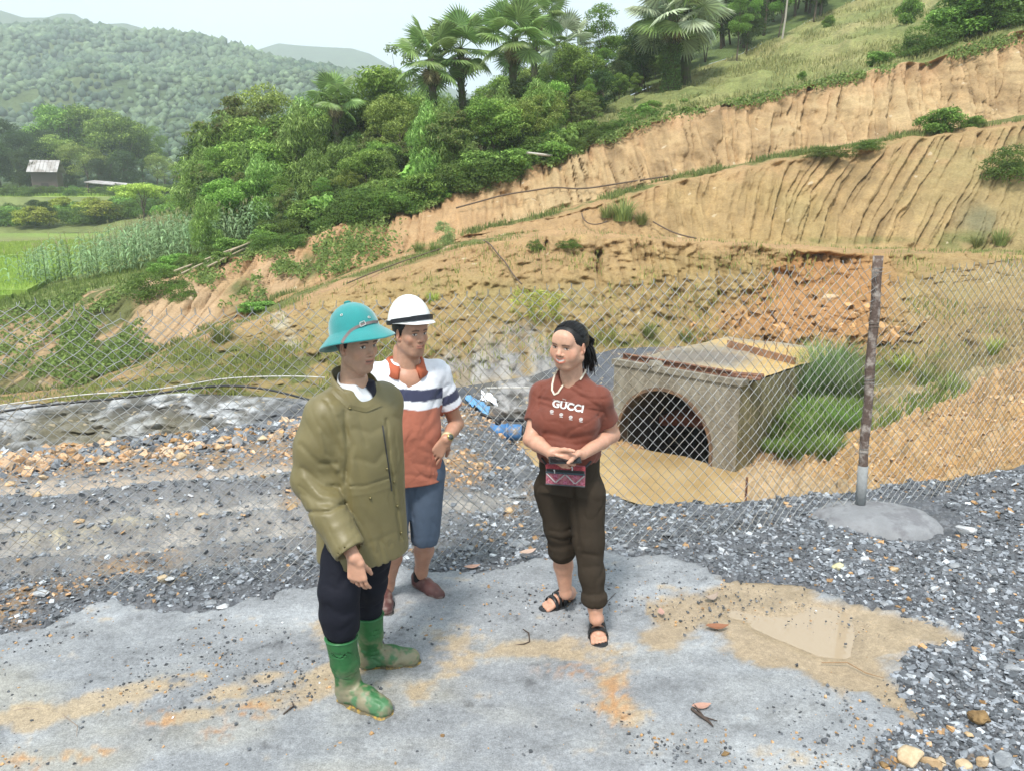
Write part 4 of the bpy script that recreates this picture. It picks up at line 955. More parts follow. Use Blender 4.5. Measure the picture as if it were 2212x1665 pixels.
for i in range(16):
    u = rnd.uniform(880, 1240); Y = kY(u) + rnd.uniform(1.5, 4.5); put(rnd.choice(['olive', 'round', 'bamboo', 'dark', 'airy']), u, np.interp(u, [880, 1000, 1100, 1240], [240, 225, 200, 150]) + rnd.uniform(-15, 30), Y, rnd.uniform(.9, 1.3), 1.5, group=WOOD)
for i in range(34):
    u = rnd.uniform(1440, 1900); f = rnd.random()
    Yl = np.interp(u, [1440, 1500, 1600, 1700, 1850, 1950], [42, 45.5, 48.5, 52.5, 59, 63]) + f * 8
    vb = np.interp(u, [1440, 1500, 1600, 1700, 1850, 1950], [165, 140, 112, 65, -5, -60])
    k = rnd.choice(['dark', 'tall', 'dark', 'round']); put(k, u, vb - 60 - 130 * f - rnd.random() * 40, Yl, rnd.uniform(.8, 1.1), 2, group=WOOD + ', ' + k)
# bushes and creepers along the lip of the cut
for i in range(150):
    u = rnd.uniform(330, 1500); ky = kY(u, 'K', np.interp(u, [330, 700, 1100, 1500], [600, 500, 380, 240]))
    hgh = rnd.uniform(.5, 1.7) * np.interp(u, [330, 480, 700, 1200, 1300, 1500], [.45, .5, 1.0, 1.0, .6, .3])
    Y = ky + rnd.uniform(-.25, 2.8); X = (u - CU) / FPX * Y / (CP + .2 * SP)
    k = rnd.choice(['bush', 'vine', 'vine', 'bush', 'vine']); plant(k, (X, Y, hgt(X, Y) - .15), hgh, rnd.uniform(0, 6.28), rnd.uniform(1, 1.5), group='bushes along the lip of the cut, ' + k)
for (u, v, Y, lab) in [(693, 395 + 10, 31.6, 'large pale leaves hanging at the edge of the wood, left pair'), (804, 392, 31.8, 'cluster of big heart shaped pale leaves above the pink bank'), (1225, 330, 34, 'big leaved shrub over the lip right of the white pole'), (1195, 298, 34.5, 'broad pale leaved shrub left of the middle palm trunk foot'), (915, 300, 36, 'pale broad leaved shrub under the twin palms'), (1060, 330, 34.5, 'bright leaved bush below the dark round tree')]:
    put('big', u, v, Y, .9, 1.3, label=lab)
# bushes at the upper right
for i, (u, v, Y, H, w) in enumerate([(2140, 40, 37.5, 2.6, 1.6), (2200, 20, 38, 3.0, 1.6), (2080, 70, 37.2, 1.9, 1.5), (2010, 95, 36.8, 1.4, 1.4), (2240, 0, 40, 3, 1.5), (1960, 120, 36.6, .9, 1.4), (1900, 135, 36.5, .7, 1.6), (2110, 55, 39.5, 2.3, 1.2), (2260, 30, 36.5, 2.2, 1.5), (2190, 60, 36, 1.5, 1.3)]):
    p = P(u, v, Y); p.z = hgt(p.x, p.y) - .1
    plant('bush' if i % 2 == 0 else 'vine', p, H, i, w, group='bushes on the grassy slope at the upper right')
for (u, v, Y, H, lab) in [(1965, 35, 44, 1.6, 'lone green bush on the grassy slope, left of the bushes at the upper right'), (1735, 145, 37, .5, 'low bright leaved plant on the upper lip, below the grassy slope'), (1790, 60, 50, .9, 'small dry bush on the grassy slope')]:
    p = P(u, v, Y); plant('bush', (p.x, p.y, hgt(p.x, p.y) - .05), H, 1, .8, label=lab)
# benches and slopes
def on(u, v, segs=None): return onland(u, v)
for (key, u, v, H, w, lab) in [('blue', 963, 532, 1.15, 1.0, 'grey green feathery shrub on the bench below the pink bank'), ('vine', 1160, 535, .5, 1.0, 'small light green shrub at the top of the lowest slope'), ('vine', 1235, 528, .35, 2.2, 'flat dark mat of plants on the crest of the lowest slope'),
  ('vine', 2190, 385, 1.5, 1.1, 'dark bush at the right edge of the middle slope'), ('bush', 2030, 285, 1.1, 1.4, 'tangled bush on the upper bench near the right'), ('bush', 2100, 275, .6, 1.2, 'small bright bush on the upper bench, far right'), ('vine', 1800, 335, .55, 3.0, 'long dark green mat on the upper bench'), ('vine', 1880, 318, .5, 2.0, 'second dark mat on the upper bench, right of the long one'),
  ('vine', 355, 640, 1.3, 1.3, 'dark creeper cluster hanging over the pink bank'), ('vine', 400, 655, 1.1, .8, 'hanging creeper beside the pink bank hollow'), ('bush', 560, 665, .4, 3, 'low green mat at the foot of the pink bank')]:
    p = on(u, v)
    if p: plant(key, (p.x, p.y - .1, p.z - .15), H, 1.0, w, label=lab)

# far valley trees, hedges, fields
FAR = 'trees round the far farmhouse'
for i, (k, u, vt, Y, w) in enumerate([('dark', -20, 262, 135, 1.2), ('dark', 30, 290, 132, 1.2), ('round', 138, 236, 150, 1.3), ('dark', 95, 285, 140, 1.2), ('olive', 122, 291, 138, 1.2), ('round', 201, 232, 150, 1.2), ('olive', 173, 307, 134, 1.1), ('round', 256, 258, 140, 1.2), ('dark', 235, 310, 138, 1.1), ('round', 300, 290, 142, .9), ('tall', 325, 276, 146, 1.0), ('dark', 270, 330, 134, 1.2), ('olive', 345, 330, 138, 1.0), ('dark', 50, 330, 127, 1.2), ('dark', -60, 300, 128, 1.3), ('dark', 210, 345, 132, 1.0), ('airy', 385, 350, 130, 1.0), ('dark', 140, 345, 134, 1.0)]):
    put(k, u, vt, Y, w, 4, group=FAR + ', ' + k, label={'dark': 'dark dense tree beside the far farmhouse', 'olive': 'rounded olive tree beside the far farmhouse', 'round': 'broad green tree behind the far farmhouse', 'tall': 'slim green tree right of the far farmhouse', 'airy': 'loose pale tree right of the far farmhouse'}[k])
for i in range(46):
    u = -80 + i * 11.5 + rnd.uniform(-8, 8); q = rnd.random()
    put('vine' if q < .5 else ('yellow' if q > .72 and u < 270 else 'dark' if q < .6 else 'bush'), u, rnd.uniform(430, 462) + (12 if q < .5 else 0), rnd.uniform(90, 98), rnd.uniform(1.1, 1.6), 2.5, group='hedge of bushes beyond the rice', label='overgrown bush in the hedge beyond the near rice field')
for i in range(20):
    u = rnd.uniform(0, 360); put('vine', u, rnd.uniform(388, 400), rnd.uniform(121, 126), 1.5, 1.2, group='bushes under the farmhouse trees', label='low bush at the foot of the farmhouse trees')
put('flat', 300, 393, 80, 1.25, 4, label='small flat topped yellow green tree between the rice fields and the wood')
for i in range(70):
    u = rnd.uniform(340, 640); f = rnd.random(); Y = 50 + 34 * f
    vt = np.interp(u, [340, 420, 500, 640], [440, 400, 395, 380]) * f + np.interp(u, [340, 420, 500, 640], [480, 470, 455, 430]) * (1 - f) + rnd.uniform(-20, 20)
    k = rnd.choice(['round', 'bush', 'olive', 'bush', 'yellow', 'dark']); put(k, u, vt, Y, rnd.uniform(1, 1.4), 1.5, group='undergrowth behind the corn, ' + k, label={'round': 'green tree', 'bush': 'leafy bush', 'olive': 'olive green tree', 'yellow': 'yellow green shrub', 'dark': 'dark leafy tree'}[k] + ' in the undergrowth behind the corn')

# ---- fan palms
def frond_mesh(seed, rad=1.0, stalk=1.1, green=(.20, .30, .09)):
    rg = random.Random(seed); V = []; F = []; C = []; n = 26; g = np.array(green)
    span = radians(rg.uniform(235, 290))
    def add(pts, fs, c):
        b = len(V); V.extend(pts); F.extend([tuple(b + i for i in f) for f in fs]); C.extend([c] * len(pts))
    # stalk along +x, then the fan in the xz.. plane, pleated, drooping at the tips
    w = .022
    add([(0, -w, 0), (0, w, 0), (stalk, w * .5, 0), (stalk, -w * .5, 0)], [(0, 1, 2, 3)], g * .9)
    add([(0, 0, -w), (0, 0, w), (stalk, 0, w * .5), (stalk, 0, -w * .5)], [(0, 1, 2, 3)], g * .9)
    for i in range(n):
        a0 = -span / 2 + span * i / n; a1 = -span / 2 + span * (i + 1) / n; am = (a0 + a1) / 2
        r = rad * (.82 + .18 * cos(am * .55)) * rg.uniform(.93, 1.04)
        c = g * rg.uniform(.8, 1.25) * (1.25 if i % 2 else .85)
        def q(a, rr, up, dz=0.0): return (stalk + cos(a) * rr, sin(a) * rr, up - .30 * (rr / rad) ** 2.5 * rad * .6 + dz - .25 * rr * abs(sin(a)) * .5)
        o = [q(am, .02, 0), q(a0, r * .62, -.01), q(am, r * .62, .035), q(a1, r * .62, -.01), q(am + rg.uniform(-.03, .03), r, 0, -rg.uniform(.0, .10) * r)]
        add(o, [(0, 1, 2), (0, 2, 3), (1, 4, 2), (2, 4, 3)], c)
    me = bpy.data.meshes.new('frond'); me.from_pydata([tuple(map(float, p)) for p in V], [], F); me.update()
    a = me.color_attributes.new('Col', 'FLOAT_COLOR', 'POINT'); cc = np.ones((len(V), 4), np.float32); cc[:, :3] = np.array(C); a.data.foreach_set('color', cc.ravel())
    return me
FR = [frond_mesh(i) for i in range(4)]; FRD = frond_mesh(9, .9, .8, (.26, .22, .12)); FRP = [frond_mesh(20 + i, 1.0, 1.2, (.40, .46, .30)) for i in range(2)]
def palm(u, v, Y, label, ztrunk=None, size=1.45, nf=20, trunk_r=.17, pale=False, vines=False, seed=0, lowcut=-.9):
    c = P(u, v, Y); zg = hgt(c.x, c.y) - .2
    o = empty('fan_palm', (c.x, c.y, zg), 0, label, 'palm'); hh = c.z - zg
    mb = MB(); rg = random.Random(seed)
    pts = [Vector((.05 * sin(i * .9 + seed), .05 * cos(i * .7), hh * i / 12)) for i in range(13)]
    mb.tube(pts, [trunk_r * (1.15 - .25 * i / 12 + .08 * (i % 2)) for i in range(13)], 9)
    for i in range(60):     # old leaf bases
        a = i * 2.4; z = hh * (.35 + .62 * i / 60); d = Vector((cos(a), sin(a), 0)); p = d * trunk_r + Vector((0, 0, z))
        mb.tube([p, p + d * .10 + Vector((0, 0, .16))], [.04, .015], 4)
    mb.build('trunk', M_ptrunk, o, False)
    for i in range(nf):
        az = i * 2.39996 + seed; el = 1.30 - 2.1 * (i / nf) ** 1.0 + rg.uniform(-.12, .12)
        me = FRP[i % 2] if pale and i % 3 != 1 else FR[i % 4]
        f = link('frond', me, M_frond, o)
        R_ = Matrix.Rotation(az, 4, 'Z') @ Matrix.Rotation(-el, 4, 'Y') @ Matrix.Rotation(rg.uniform(-.5, .5), 4, 'X')
        f.matrix_local = Matrix.Translation((0, 0, hh)) @ R_ @ Matrix.Diagonal((size, size, size, 1))
    for i in range(5):
        az = i * 1.3 + seed; f = link('dead_frond', FRD, M_frond, o)
        f.matrix_local = Matrix.Translation((0, 0, hh - .1)) @ Matrix.Rotation(az, 4, 'Z') @ Matrix.Rotation(1.25, 4, 'Y') @ Matrix.Diagonal((size * .7,) * 3 + (1,))
    if vines:
        rg2 = np.random.default_rng(int(seed * 10)); k = 2200; a = rg2.uniform(0, 2 * pi, k); z = rg2.uniform(0, hh * .62, k); r_ = trunk_r * 1.25 + rg2.uniform(0, .16, k) * (1 + .5 * np.sin(z * 3))
        p = np.stack([np.cos(a) * r_, np.sin(a) * r_, z], 1); nn = np.stack([np.cos(a), np.sin(a), 0 * a], 1)
        cc = np.array((.07, .12, .025)) * rg2.uniform(.6, 1.9, (k, 1))
        V, F, C = leaves(p, nn, rg2.uniform(.06, .13, k), cc, .6, rg2, .6); link('creeper', mesh_np('creeper', V, F, False, C), M_leaf, o)['kind'] = 'stuff'
    return o
palm(932, 128, 38, 'leftmost of the big fan palms, with upright fans against the sky', seed=1, nf=17, size=.98)
palm(996, 105, 39, 'fan palm just right of the leftmost big one, darker crown', seed=2.3, nf=19, size=.95)
palm(1110, 82, 37, 'middle fan palm with a shaggy brown trunk rising from the lip of the cut', seed=3.1, nf=24, size=.92, vines=True)
palm(1156, 28, 43, 'fan palm behind the middle one, its fans cut by the top of the picture', seed=4.4, nf=16, size=.9)
palm(1222, 95, 46, 'pale fan palm half hidden in trees right of the middle palm', seed=5.2, nf=18, size=.85, pale=True)
palm(1456, 28, 41.5, 'big silvery fan palm with a creeper covered trunk at the edge of the grassy slope', seed=6.6, nf=30, size=1.22, pale=True, vines=True, trunk_r=.27)
palm(1488, 22, 43, 'dark trunked fan palm close behind the big silvery one', seed=7.7, nf=22, size=1.1, pale=True, trunk_r=.24)
palm(724, 215, 41, 'small lone fan palm in the left part of the wood', seed=8.1, nf=11, size=.78)
# bare pole and banana
mb = MB(); a = onland(1688, 92); b_ = P(1703, -20, a.y); mb.tube([(0, 0, -.2), (b_ - a) * .5 + Vector((.05, 0, 0)), b_ - a], [.07, .06, .05], 7)
o = mb.build('bare_trunk', simple('pale_bark', (.36, .33, .27), rough=.9)); o.location = a; tag(o, 'leaning bare pale trunk at the edge of the wood right of the palms', 'tree trunk')
mb = MB(); a, b_ = P(1137, 331, 32.6), P(1193, 337, 33.0); mb.tube([(0, 0, 0), b_ - a], [.055, .05], 8); o = mb.build('pale_pole', simple('pale_pole', (.52, .47, .42))); o.location = a; tag(o, 'short pale pole sticking out over the lip of the cut', 'pole')
bp_ = MB(); bw = simple('dry_bamboo', (.40, .33, .22), rough=.7)
for i, ((u0_, v0_), (u1_, v1_)) in enumerate([((378, 600), (545, 535)), ((392, 606), (600, 505)), ((420, 592), (622, 500)), ((450, 590), (605, 512)), ((312, 628), (345, 615)), ((500, 555), (630, 498))]):
    a = onland(u0_, v0_ + 4); b_ = onland(u1_, v1_ + 4)
    if a is None or b_ is None: continue
    mb = MB(); d = b_ - a; up = Vector((0, 0, .28)); mb.tube([up, d * .5 + up, d + up], .04, 6); o = mb.build('bamboo_pole', bw); o.location = a; tag(o, ['longest dry bamboo pole at the front of the bundle below the corn', 'bamboo pole sticking furthest right out of the bundle below the corn', 'pale bamboo pole at the back of the bundle below the corn', 'bamboo pole lying in the middle of the bundle below the corn', 'short bamboo piece on its own at the left below the corn', 'bamboo pole at the right end of the bundle below the corn'][i], 'bamboo pole', 'bamboo poles below the corn')

# ---- corn
def corn_mesh(seed):
    rg = np.random.default_rng(seed); Vs = []; Fs = []; Cs = []
    H = 1.7; 
    def blade(p0, d, L, w, c, n=5, droop=.9):
        b = len(Vs); s = np.cross(d, (0, 0, 1.0)); s /= np.linalg.norm(s)
        for i in range(n + 1):
            f = i / n; p = p0 + d * L * f * np.array((1, 1, 1)) + np.array((0, 0, -droop * L * f * f))
            ww = w * (1 - f) ** .6 * (1 if i else .5); Vs.append(p - s * ww); Vs.append(p + s * ww); Cs.extend([c, c])
        for i in range(n): Fs.append((b + 2 * i, b + 2 * i + 1, b + 2 * i + 3, b + 2 * i + 2))
    for a in (0, 1.57):
        b = len(Vs); x, y = .016 * cos(a), .016 * sin(a); Vs.extend([np.array((-x, -y, 0)), np.array((x, y, 0)), np.array((x * .5, y * .5, H)), np.array((-x * .5, -y * .5, H))]); Cs.extend([(.16, .22, .07)] * 4); Fs.append((b, b + 1, b + 2, b + 3))
    for i in range(11):
        z = .2 + i * .135; a = (i % 2) * pi + rg.uniform(-.5, .5); el = rg.uniform(.5, .95)
        d = np.array((cos(a) * cos(el), sin(a) * cos(el), sin(el))); blade(np.array((0, 0, z)), d, rg.uniform(.55, .85), .058, np.array((.27, .40, .19)) * rg.uniform(.75, 1.35))
    for i in range(5):
        a = i * 1.3; d = np.array((cos(a) * .3, sin(a) * .3, .95)); blade(np.array((0, 0, H)), d, .28, .012, (.42, .38, .2), 2, .1)
    me = bpy.data.meshes.new('corn_plant'); me.from_pydata([tuple(map(float, v)) for v in Vs], [], Fs); me.update()
    a = me.color_attributes.new('Col', 'FLOAT_COLOR', 'POINT'); cc = np.ones((len(Vs), 4), np.float32); cc[:, :3] = np.array(Cs); a.data.foreach_set('color', cc.ravel())
    return me
CM = [corn_mesh(i) for i in range(5)]
n_c = 0
for i in range(2600):
    u = rnd.uniform(20, 640); v = rnd.uniform(478, 640)
    lo = np.interp(u, [20, 60, 150, 250, 330, 420, 520, 600, 640], [640, 632, 615, 598, 585, 560, 535, 505, 490]); hi_ = np.interp(u, [20, 60, 150, 250, 330, 420, 520, 640], [632, 614, 580, 548, 520, 505, 492, 480])
    if not (hi_ < v < lo): continue
    if u < 240 and rnd.random() < .45: continue
    p = onland(u, v)
    if p is None or p.y < 28 or p.y > 60: continue
    if rnd.random() > (p.y / 45) : continue
    o = link('corn_plant', CM[i % 5], M_blade); o.location = p; s = rnd.uniform(.75, 1.1); o.scale = (s, s, s); o.rotation_euler = (rnd.uniform(-.08, .08), rnd.uniform(-.08, .08), rnd.uniform(0, 6.28))
    tag(o, 'green corn plant in the strip along the lip above the left bank', 'corn plant', 'corn plants in the strip beside the rice'); n_c += 1
    if n_c >= 290: break

sV, sF, sC, sb = [], [], [], 0
for i in range(520):
    u = rnd.uniform(60, 640); v = rnd.uniform(482, 635)
    lo = np.interp(u, [20, 60, 150, 250, 330, 420, 520, 600, 640], [640, 632, 615, 598, 585, 560, 535, 505, 490]); hi_ = np.interp(u, [20, 60, 150, 250, 330, 420, 520, 640], [632, 614, 580, 548, 520, 505, 492, 480])
    p = onland(u, v)
    if not (hi_ < v < lo) or p is None: continue
    me = CM[i % 5]; a_ = np.array([q.co[:] for q in me.vertices]); f_ = np.array([q.vertices[:] for q in me.polygons]); c_ = np.zeros(len(a_) * 4, np.float32); me.color_attributes['Col'].data.foreach_get('color', c_)
    t_ = rnd.uniform(0, 6.28); s = rnd.uniform(.65, 1.0); a_ = a_ @ np.array([[cos(t_), sin(t_), 0], [-sin(t_), cos(t_), 0], [0, 0, 1]]) * s + np.array(p)
    sV.append(a_); sF.append(f_ + sb); sC.append(c_.reshape(-1, 4)[:, :3] * rnd.uniform(.8, 1.15)); sb += len(a_)
link('corn_rows', mesh_np('corn_rows', np.concatenate(sV), np.concatenate(sF), False, np.concatenate(sC)), M_blade)['kind'] = 'stuff'

# ---- grass, creepers, rice: blades and leaves nobody could count
def blades(name, pts, h, w, cols, lean=.35, mat=None, nseg=2, kind='stuff', parent=None, rg=rng, wig=None):
    k = len(pts); h = np.broadcast_to(h, (k,)); a = rg.uniform(0, 2 * pi, k); l = rg.normal(0, lean, k) if wig is None else wig
    d = np.stack([np.cos(a), np.sin(a), 0 * a], 1); s = np.stack([-np.sin(a), np.cos(a), 0 * a], 1)
    b2 = rg.uniform(0, 2 * pi, k); s = np.stack([np.cos(b2), np.sin(b2), 0 * a], 1)
    up = np.array((0, 0, 1.0)); hv = h[:, None]; lv = l[:, None]
    w_ = (np.broadcast_to(w, (k,)))[:, None]
    p1 = pts + up * hv * .55 + d * lv * hv * .3; p2 = pts + up * hv * (1 - .25 * np.abs(lv)) + d * lv * hv
    V = np.stack([pts - s * w_, pts + s * w_, p1 + s * w_ * .8, p1 - s * w_ * .8, p2], 1).reshape(-1, 3)
    b = (np.arange(k) * 5)[:, None]
    F = np.concatenate([np.concatenate([b + np.array([0, 1, 2]), b + np.array([0, 2, 3])]), b + np.array([3, 2, 4])])
    o = link(name, mesh_np(name, V, F, False, np.repeat(cols, 5, 0)), mat or M_blade, parent)
    if kind: o['kind'] = kind
    return o
def scatter_seg(k0, k1, n, maskfn, seed, offs=0.0):
    rg = np.random.default_rng(seed); t = rg.uniform(-.75, .78, n * 3); s = rg.random(n * 3)
    y0, z0 = railat(k0, t); y1, z1 = railat(k1, t); Y = y0 * (1 - s) + y1 * s; Z = z0 * (1 - s) + z1 * s
    V = np.stack([t * Y, Y, Z], 1); u, v = proj(V); m = maskfn(u, v, s, V) * (y1 - y0 + np.abs(z1 - z0)) * Y / 120.0
    keep = rg.random(len(V)) < m / max(np.percentile(m, 98), 1e-6)
    return V[keep][:n], s[keep][:n]
def gcol(k, c1, c2, seed): 
    rg = np.random.default_rng(seed); w = rg.random((k, 1)); return (np.array(c1) * (1 - w) + np.array(c2) * w) * rg.uniform(.75, 1.25, (k, 1))
# creepers on the left bank and under the lip
def mcreep(u, v, s, V):
    n = fbm(V[:, 0] * .9, V[:, 2] * 1.5, o=3, s=301)
    g = blob(u, v, 600, 600, 110, 30, -20) + blob(u, v, 365, 740, 60, 60) + (1 - sstep(250, 330, u)) * 1.3 + blob(u, v, 560, 660, 90, 22, -20) + blob(u, v, 700, 640, 80, 26, -20) + (sstep(.80, .98, s)) * 1.2 + .75 * (1 - sstep(700, 900, u))
    bare = blob(u, v, 385, 690, 90, 50, -35, .3) + blob(u, v, 425, 660, 42, 46, 0, .3) + blob(u, v, 335, 640, 22, 80, 0, .3) + blob(u, v, 60, 720, 70, 46) * .8
    return np.clip(g * (.5 + 1.3 * n), 0, 1) * (1 - np.clip(bare, 0, 1))
V, s = scatter_seg('J', 'K', 44000, mcreep, 11)
V = V + np.stack([0 * s, -.12 - .15 * rng.random(len(s)), .05 + .1 * rng.random(len(s))], 1)
c = gcol(len(V), (.09, .15, .03), (.24, .33, .08), 12)
a_, b__, c_ = leaves(V, np.tile((0, -.8, .6), (len(V), 1)), rng.uniform(.07, .17, len(V)), c, .6); o = link('creepers', mesh_np('creepers', a_, b__, False, c_), M_leaf); o['kind'] = 'stuff'
def mg1(u, v, s, V):
    n = fbm(V[:, 0] * .9, V[:, 1] * 1.5, o=3, s=302)
    left = 1 - sstep(1000, 1180, u)
    return np.clip((left * 1.0 + .12 + .5 * sstep(1750, 2000, u) * (s > .5)) * (.5 + 1.3 * n), 0, 1)
V, s = scatter_seg('G', 'H', 9000, mg1, 21); blades('bench_grass', V, rng.uniform(.05, .16, len(V)), .011, gcol(len(V), (.14, .20, .05), (.34, .38, .13), 22))
V, s = scatter_seg('I', 'J', 9000, lambda u, v, s, V: np.clip(.1 + 1.5 * fbm(V[:, 0] * .8, V[:, 1], o=3, s=303), 0, 1) * (s > .15), 31); blades('bench_grass', V, rng.uniform(.06, .28, len(V)), .016, gcol(len(V), (.10, .16, .04), (.30, .34, .11), 32))
def mg2(u, v, s, V):
    n = fbm(V[:, 0] * 1.2, V[:, 2] * 2, o=3, s=304)
    g = blob(u, v, 480, 800, 170, 60) + blob(u, v, 250, 850, 140, 24) + .5 * blob(u, v, 750, 800, 160, 80) + .55 * blob(u, v, 1420, 732, 200, 20) + .12 + .35 * blob(u, v, 1980, 800, 130, 60)
    return np.clip(g * (.4 + 1.3 * n), 0, 1)
V, s = scatter_seg('F', 'G', 22000, mg2, 41); blades('slope_grass', V + np.array((0, -.1, 0)), rng.uniform(.05, .20, len(V)), .012, gcol(len(V), (.15, .20, .05), (.40, .42, .12), 42))
V, s = scatter_seg('E', 'F', 9000, lambda u, v, s, V: np.clip(blob(u, v, 1880, 880, 190, 80) * (.5 + 1.3 * fbm(V[:, 0] * 1.5, V[:, 1] * 1.5, o=3, s=305)), 0, 1), 51); blades('ditch_grass', V, rng.uniform(.08, .25, len(V)), .012, gcol(len(V), (.12, .17, .04), (.26, .32, .08), 52))
V, s = scatter_seg('K', 'L', 52000, lambda u, v, s, V: sstep(1000, 1350, u) * np.clip(.55 + fbm(V[:, 0] * .5, V[:, 1] * .5, o=4, s=306) + .8 * (s < .04), 0, 1), 61)
V[:, 2] = hgt(V[:, 0], V[:, 1]); blades('hillside_grass', V, rng.uniform(.1, .32, len(V)), .022, gcol(len(V), (.16, .20, .06), (.46, .44, .18), 62), lean=.6)
V, s = scatter_seg('K', 'L', 14000, lambda u, v, s, V: (1 - sstep(500, 640, u)) * (s < .6), 71); blades('field_edge_grass', V, rng.uniform(.08, .3, len(V)), .016, gcol(len(V), (.10, .16, .04), (.24, .32, .08), 72))
# rice: three terraces near, two far
def rice(name, poly, z, n, h, seed, y):
    rg = np.random.default_rng(seed); W = np.array([tuple(G(*p, z))[:2] for p in poly]); lo, hi_ = W.min(0), W.max(0)
    q = rg.uniform(lo, hi_, (n * 3, 2)); q = q[inpoly(q[:, 0], q[:, 1], [tuple(p) for p in W])][:n]
    pts = np.stack([q[:, 0], q[:, 1], np.full(len(q), z)], 1)
    d = np.hypot(q[:, 0], q[:, 1]); c = gcol(len(q), (.22, .34, .055), (.42, .52, .11), seed + 1)
    mb_ = blades(name, pts, h * rg.uniform(.8, 1.1, len(q)), .00045 * d, c, lean=.25)
    mb = MB(); mb.add([(p[0], p[1], z + h * .55) for p in W] + [(p[0], p[1], z - .6) for p in W], [tuple(range(len(W)))] + [(i, (i + 1) % len(W), len(W) + (i + 1) % len(W), len(W) + i) for i in range(len(W))])
    o = mb.build('rice_field', simple('rice', (.21, .31, .05), rough=.9, vary=.2, nscale=.7)); o['kind'] = 'structure'
rice('rice_plants', [(-120, 640), (-120, 575), (60, 562), (150, 565), (250, 560), (200, 585), (110, 612), (60, 640)], -1.30, 16000, .45, 81, 0)
rice('rice_plants', [(-120, 566), (-120, 538), (40, 531), (140, 527), (300, 524), (320, 530), (262, 554), (150, 562), (40, 561)], -1.05, 16000, .5, 83, 0)
rice('rice_plants', [(-120, 660), (-120, 615), (40, 608), (55, 622), (25, 650)], -1.42, 6000, .42, 85, 0)
for (v0_, v1_, z_, c_) in [(424, 414, 2.35, 0), (412, 406, 3.0, 1)]:
    a, b_, c2_, d2_ = P(-120, v0_, 121 + c_ * 9), P(235 + 90 * (1 - c_), v0_, 121 + c_ * 9), P(235 + 60 * (1 - c_), v1_, 128 + c_ * 9), P(-120, v1_, 128 + c_ * 9)
    mb = MB(); zt_ = a.z; mb.add([tuple(a), tuple(b_), (c2_.x, c2_.y, zt_ + .1), (d2_.x, d2_.y, zt_ + .1), (a.x, a.y, zt_ - 1.5), (b_.x, b_.y, zt_ - 1.5)], [(0, 1, 2, 3), (4, 5, 1, 0)])
    o = mb.build('rice_terrace', simple('rice_far', (.34, .46, .09), rough=.9, vary=.2, nscale=.3)); o['kind'] = 'structure'
    k = 5000; q = np.stack([rng.uniform(a.x, b_.x, k), rng.uniform(a.y, c2_.y, k), np.full(k, zt_)], 1); blades('rice_plants', q, .5, .06, gcol(k, (.22, .34, .05), (.36, .46, .09), 90))

# ---- tussocks (each a plant of its own)
def tussock_mesh(name, seed, n, h, spread, w, c1, c2, curl=.6):
    rg = np.random.default_rng(seed); Vs = []; Fs = []; Cs = []
    S = 5
    for i in range(n):
        a = rg.uniform(0, 2 * pi); r0 = spread * .25 * sqrt(rg.random()); p0 = np.array((r0 * cos(a), r0 * sin(a), 0)); a += rg.uniform(-.6, .6)
        L = h * rg.uniform(.55, 1.1); out = rg.uniform(.15, 1) * curl; c = (np.array(c1) + (np.array(c2) - np.array(c1)) * rg.random()) * rg.uniform(.75, 1.25)
        s = np.array((-sin(a), cos(a), 0)); b = len(Vs)
        for j in range(S + 1):
            f = j / S; p = p0 + np.array((cos(a), sin(a), 0)) * L * out * f ** 1.6 + np.array((0, 0, L * (f - .45 * out * f ** 2.6)))
            ww = w * (1 - f) ** .7; Vs.append(p - s * ww); Vs.append(p + s * ww); Cs += [c, c]
        Fs += [(b + 2 * j, b + 2 * j + 1, b + 2 * j + 3, b + 2 * j + 2) for j in range(S)]
    return mesh_np(name, np.array(Vs), np.array(Fs), True, np.array(Cs))
TU = {'reed': tussock_mesh('tall_reed', 1, 420, 1.45, .9, .012, (.11, .18, .06), (.28, .38, .15), .7), 'lush': tussock_mesh('lush_grass', 2, 520, .75, 1.3, .011, (.13, .24, .05), (.28, .42, .10), .9), 'tuft': tussock_mesh('grass_tuft', 3, 150, .5, .6, .010, (.12, .17, .05), (.30, .34, .10), .8), 'bright': tussock_mesh('bright_grass', 4, 140, .55, .6, .013, (.26, .38, .06), (.46, .55, .12), .8)}
def tuss(key, u, v, s, label, Y=None, name='grass_tussock', dz=0, group=None):
    p = onland(u, v) if Y is None else P(u, v, Y)
    if p is None: return
    if Y is not None: p.z = hgt(p.x, p.y)
    o = link(name, TU[key], M_blade); o.location = (p.x, p.y, p.z + dz - .03); o.scale = (s, s, s); o.rotation_euler = (0, 0, rnd.uniform(0, 6)); tag(o, label, 'grass', group)
for i, (u, v, s) in enumerate([(1745, 880, 1.0), (1790, 860, 1.15), (1835, 880, .95), (1770, 840, 1.0), (1820, 845, .9), (1715, 860, .7)]): tuss('reed', u, v, s, 'tall dark reed clump beside the tunnel portal wall', None, 'reed_clump', group='reeds beside the portal')
for i, (u, v, s) in enumerate([(1720, 930, .9), (1760, 955, 1.0), (1800, 950, .9), (1690, 950, .7), (1740, 985, .8), (1790, 985, .7), (1830, 930, .8), (1700, 985, .6), (1850, 905, .7), (1665, 975, .5), (1760, 915, 1.0), (1810, 915, .9)]): tuss('lush', u, v, s, 'lush bright grass tuft spilling down below the reeds', group='grass below the reeds')
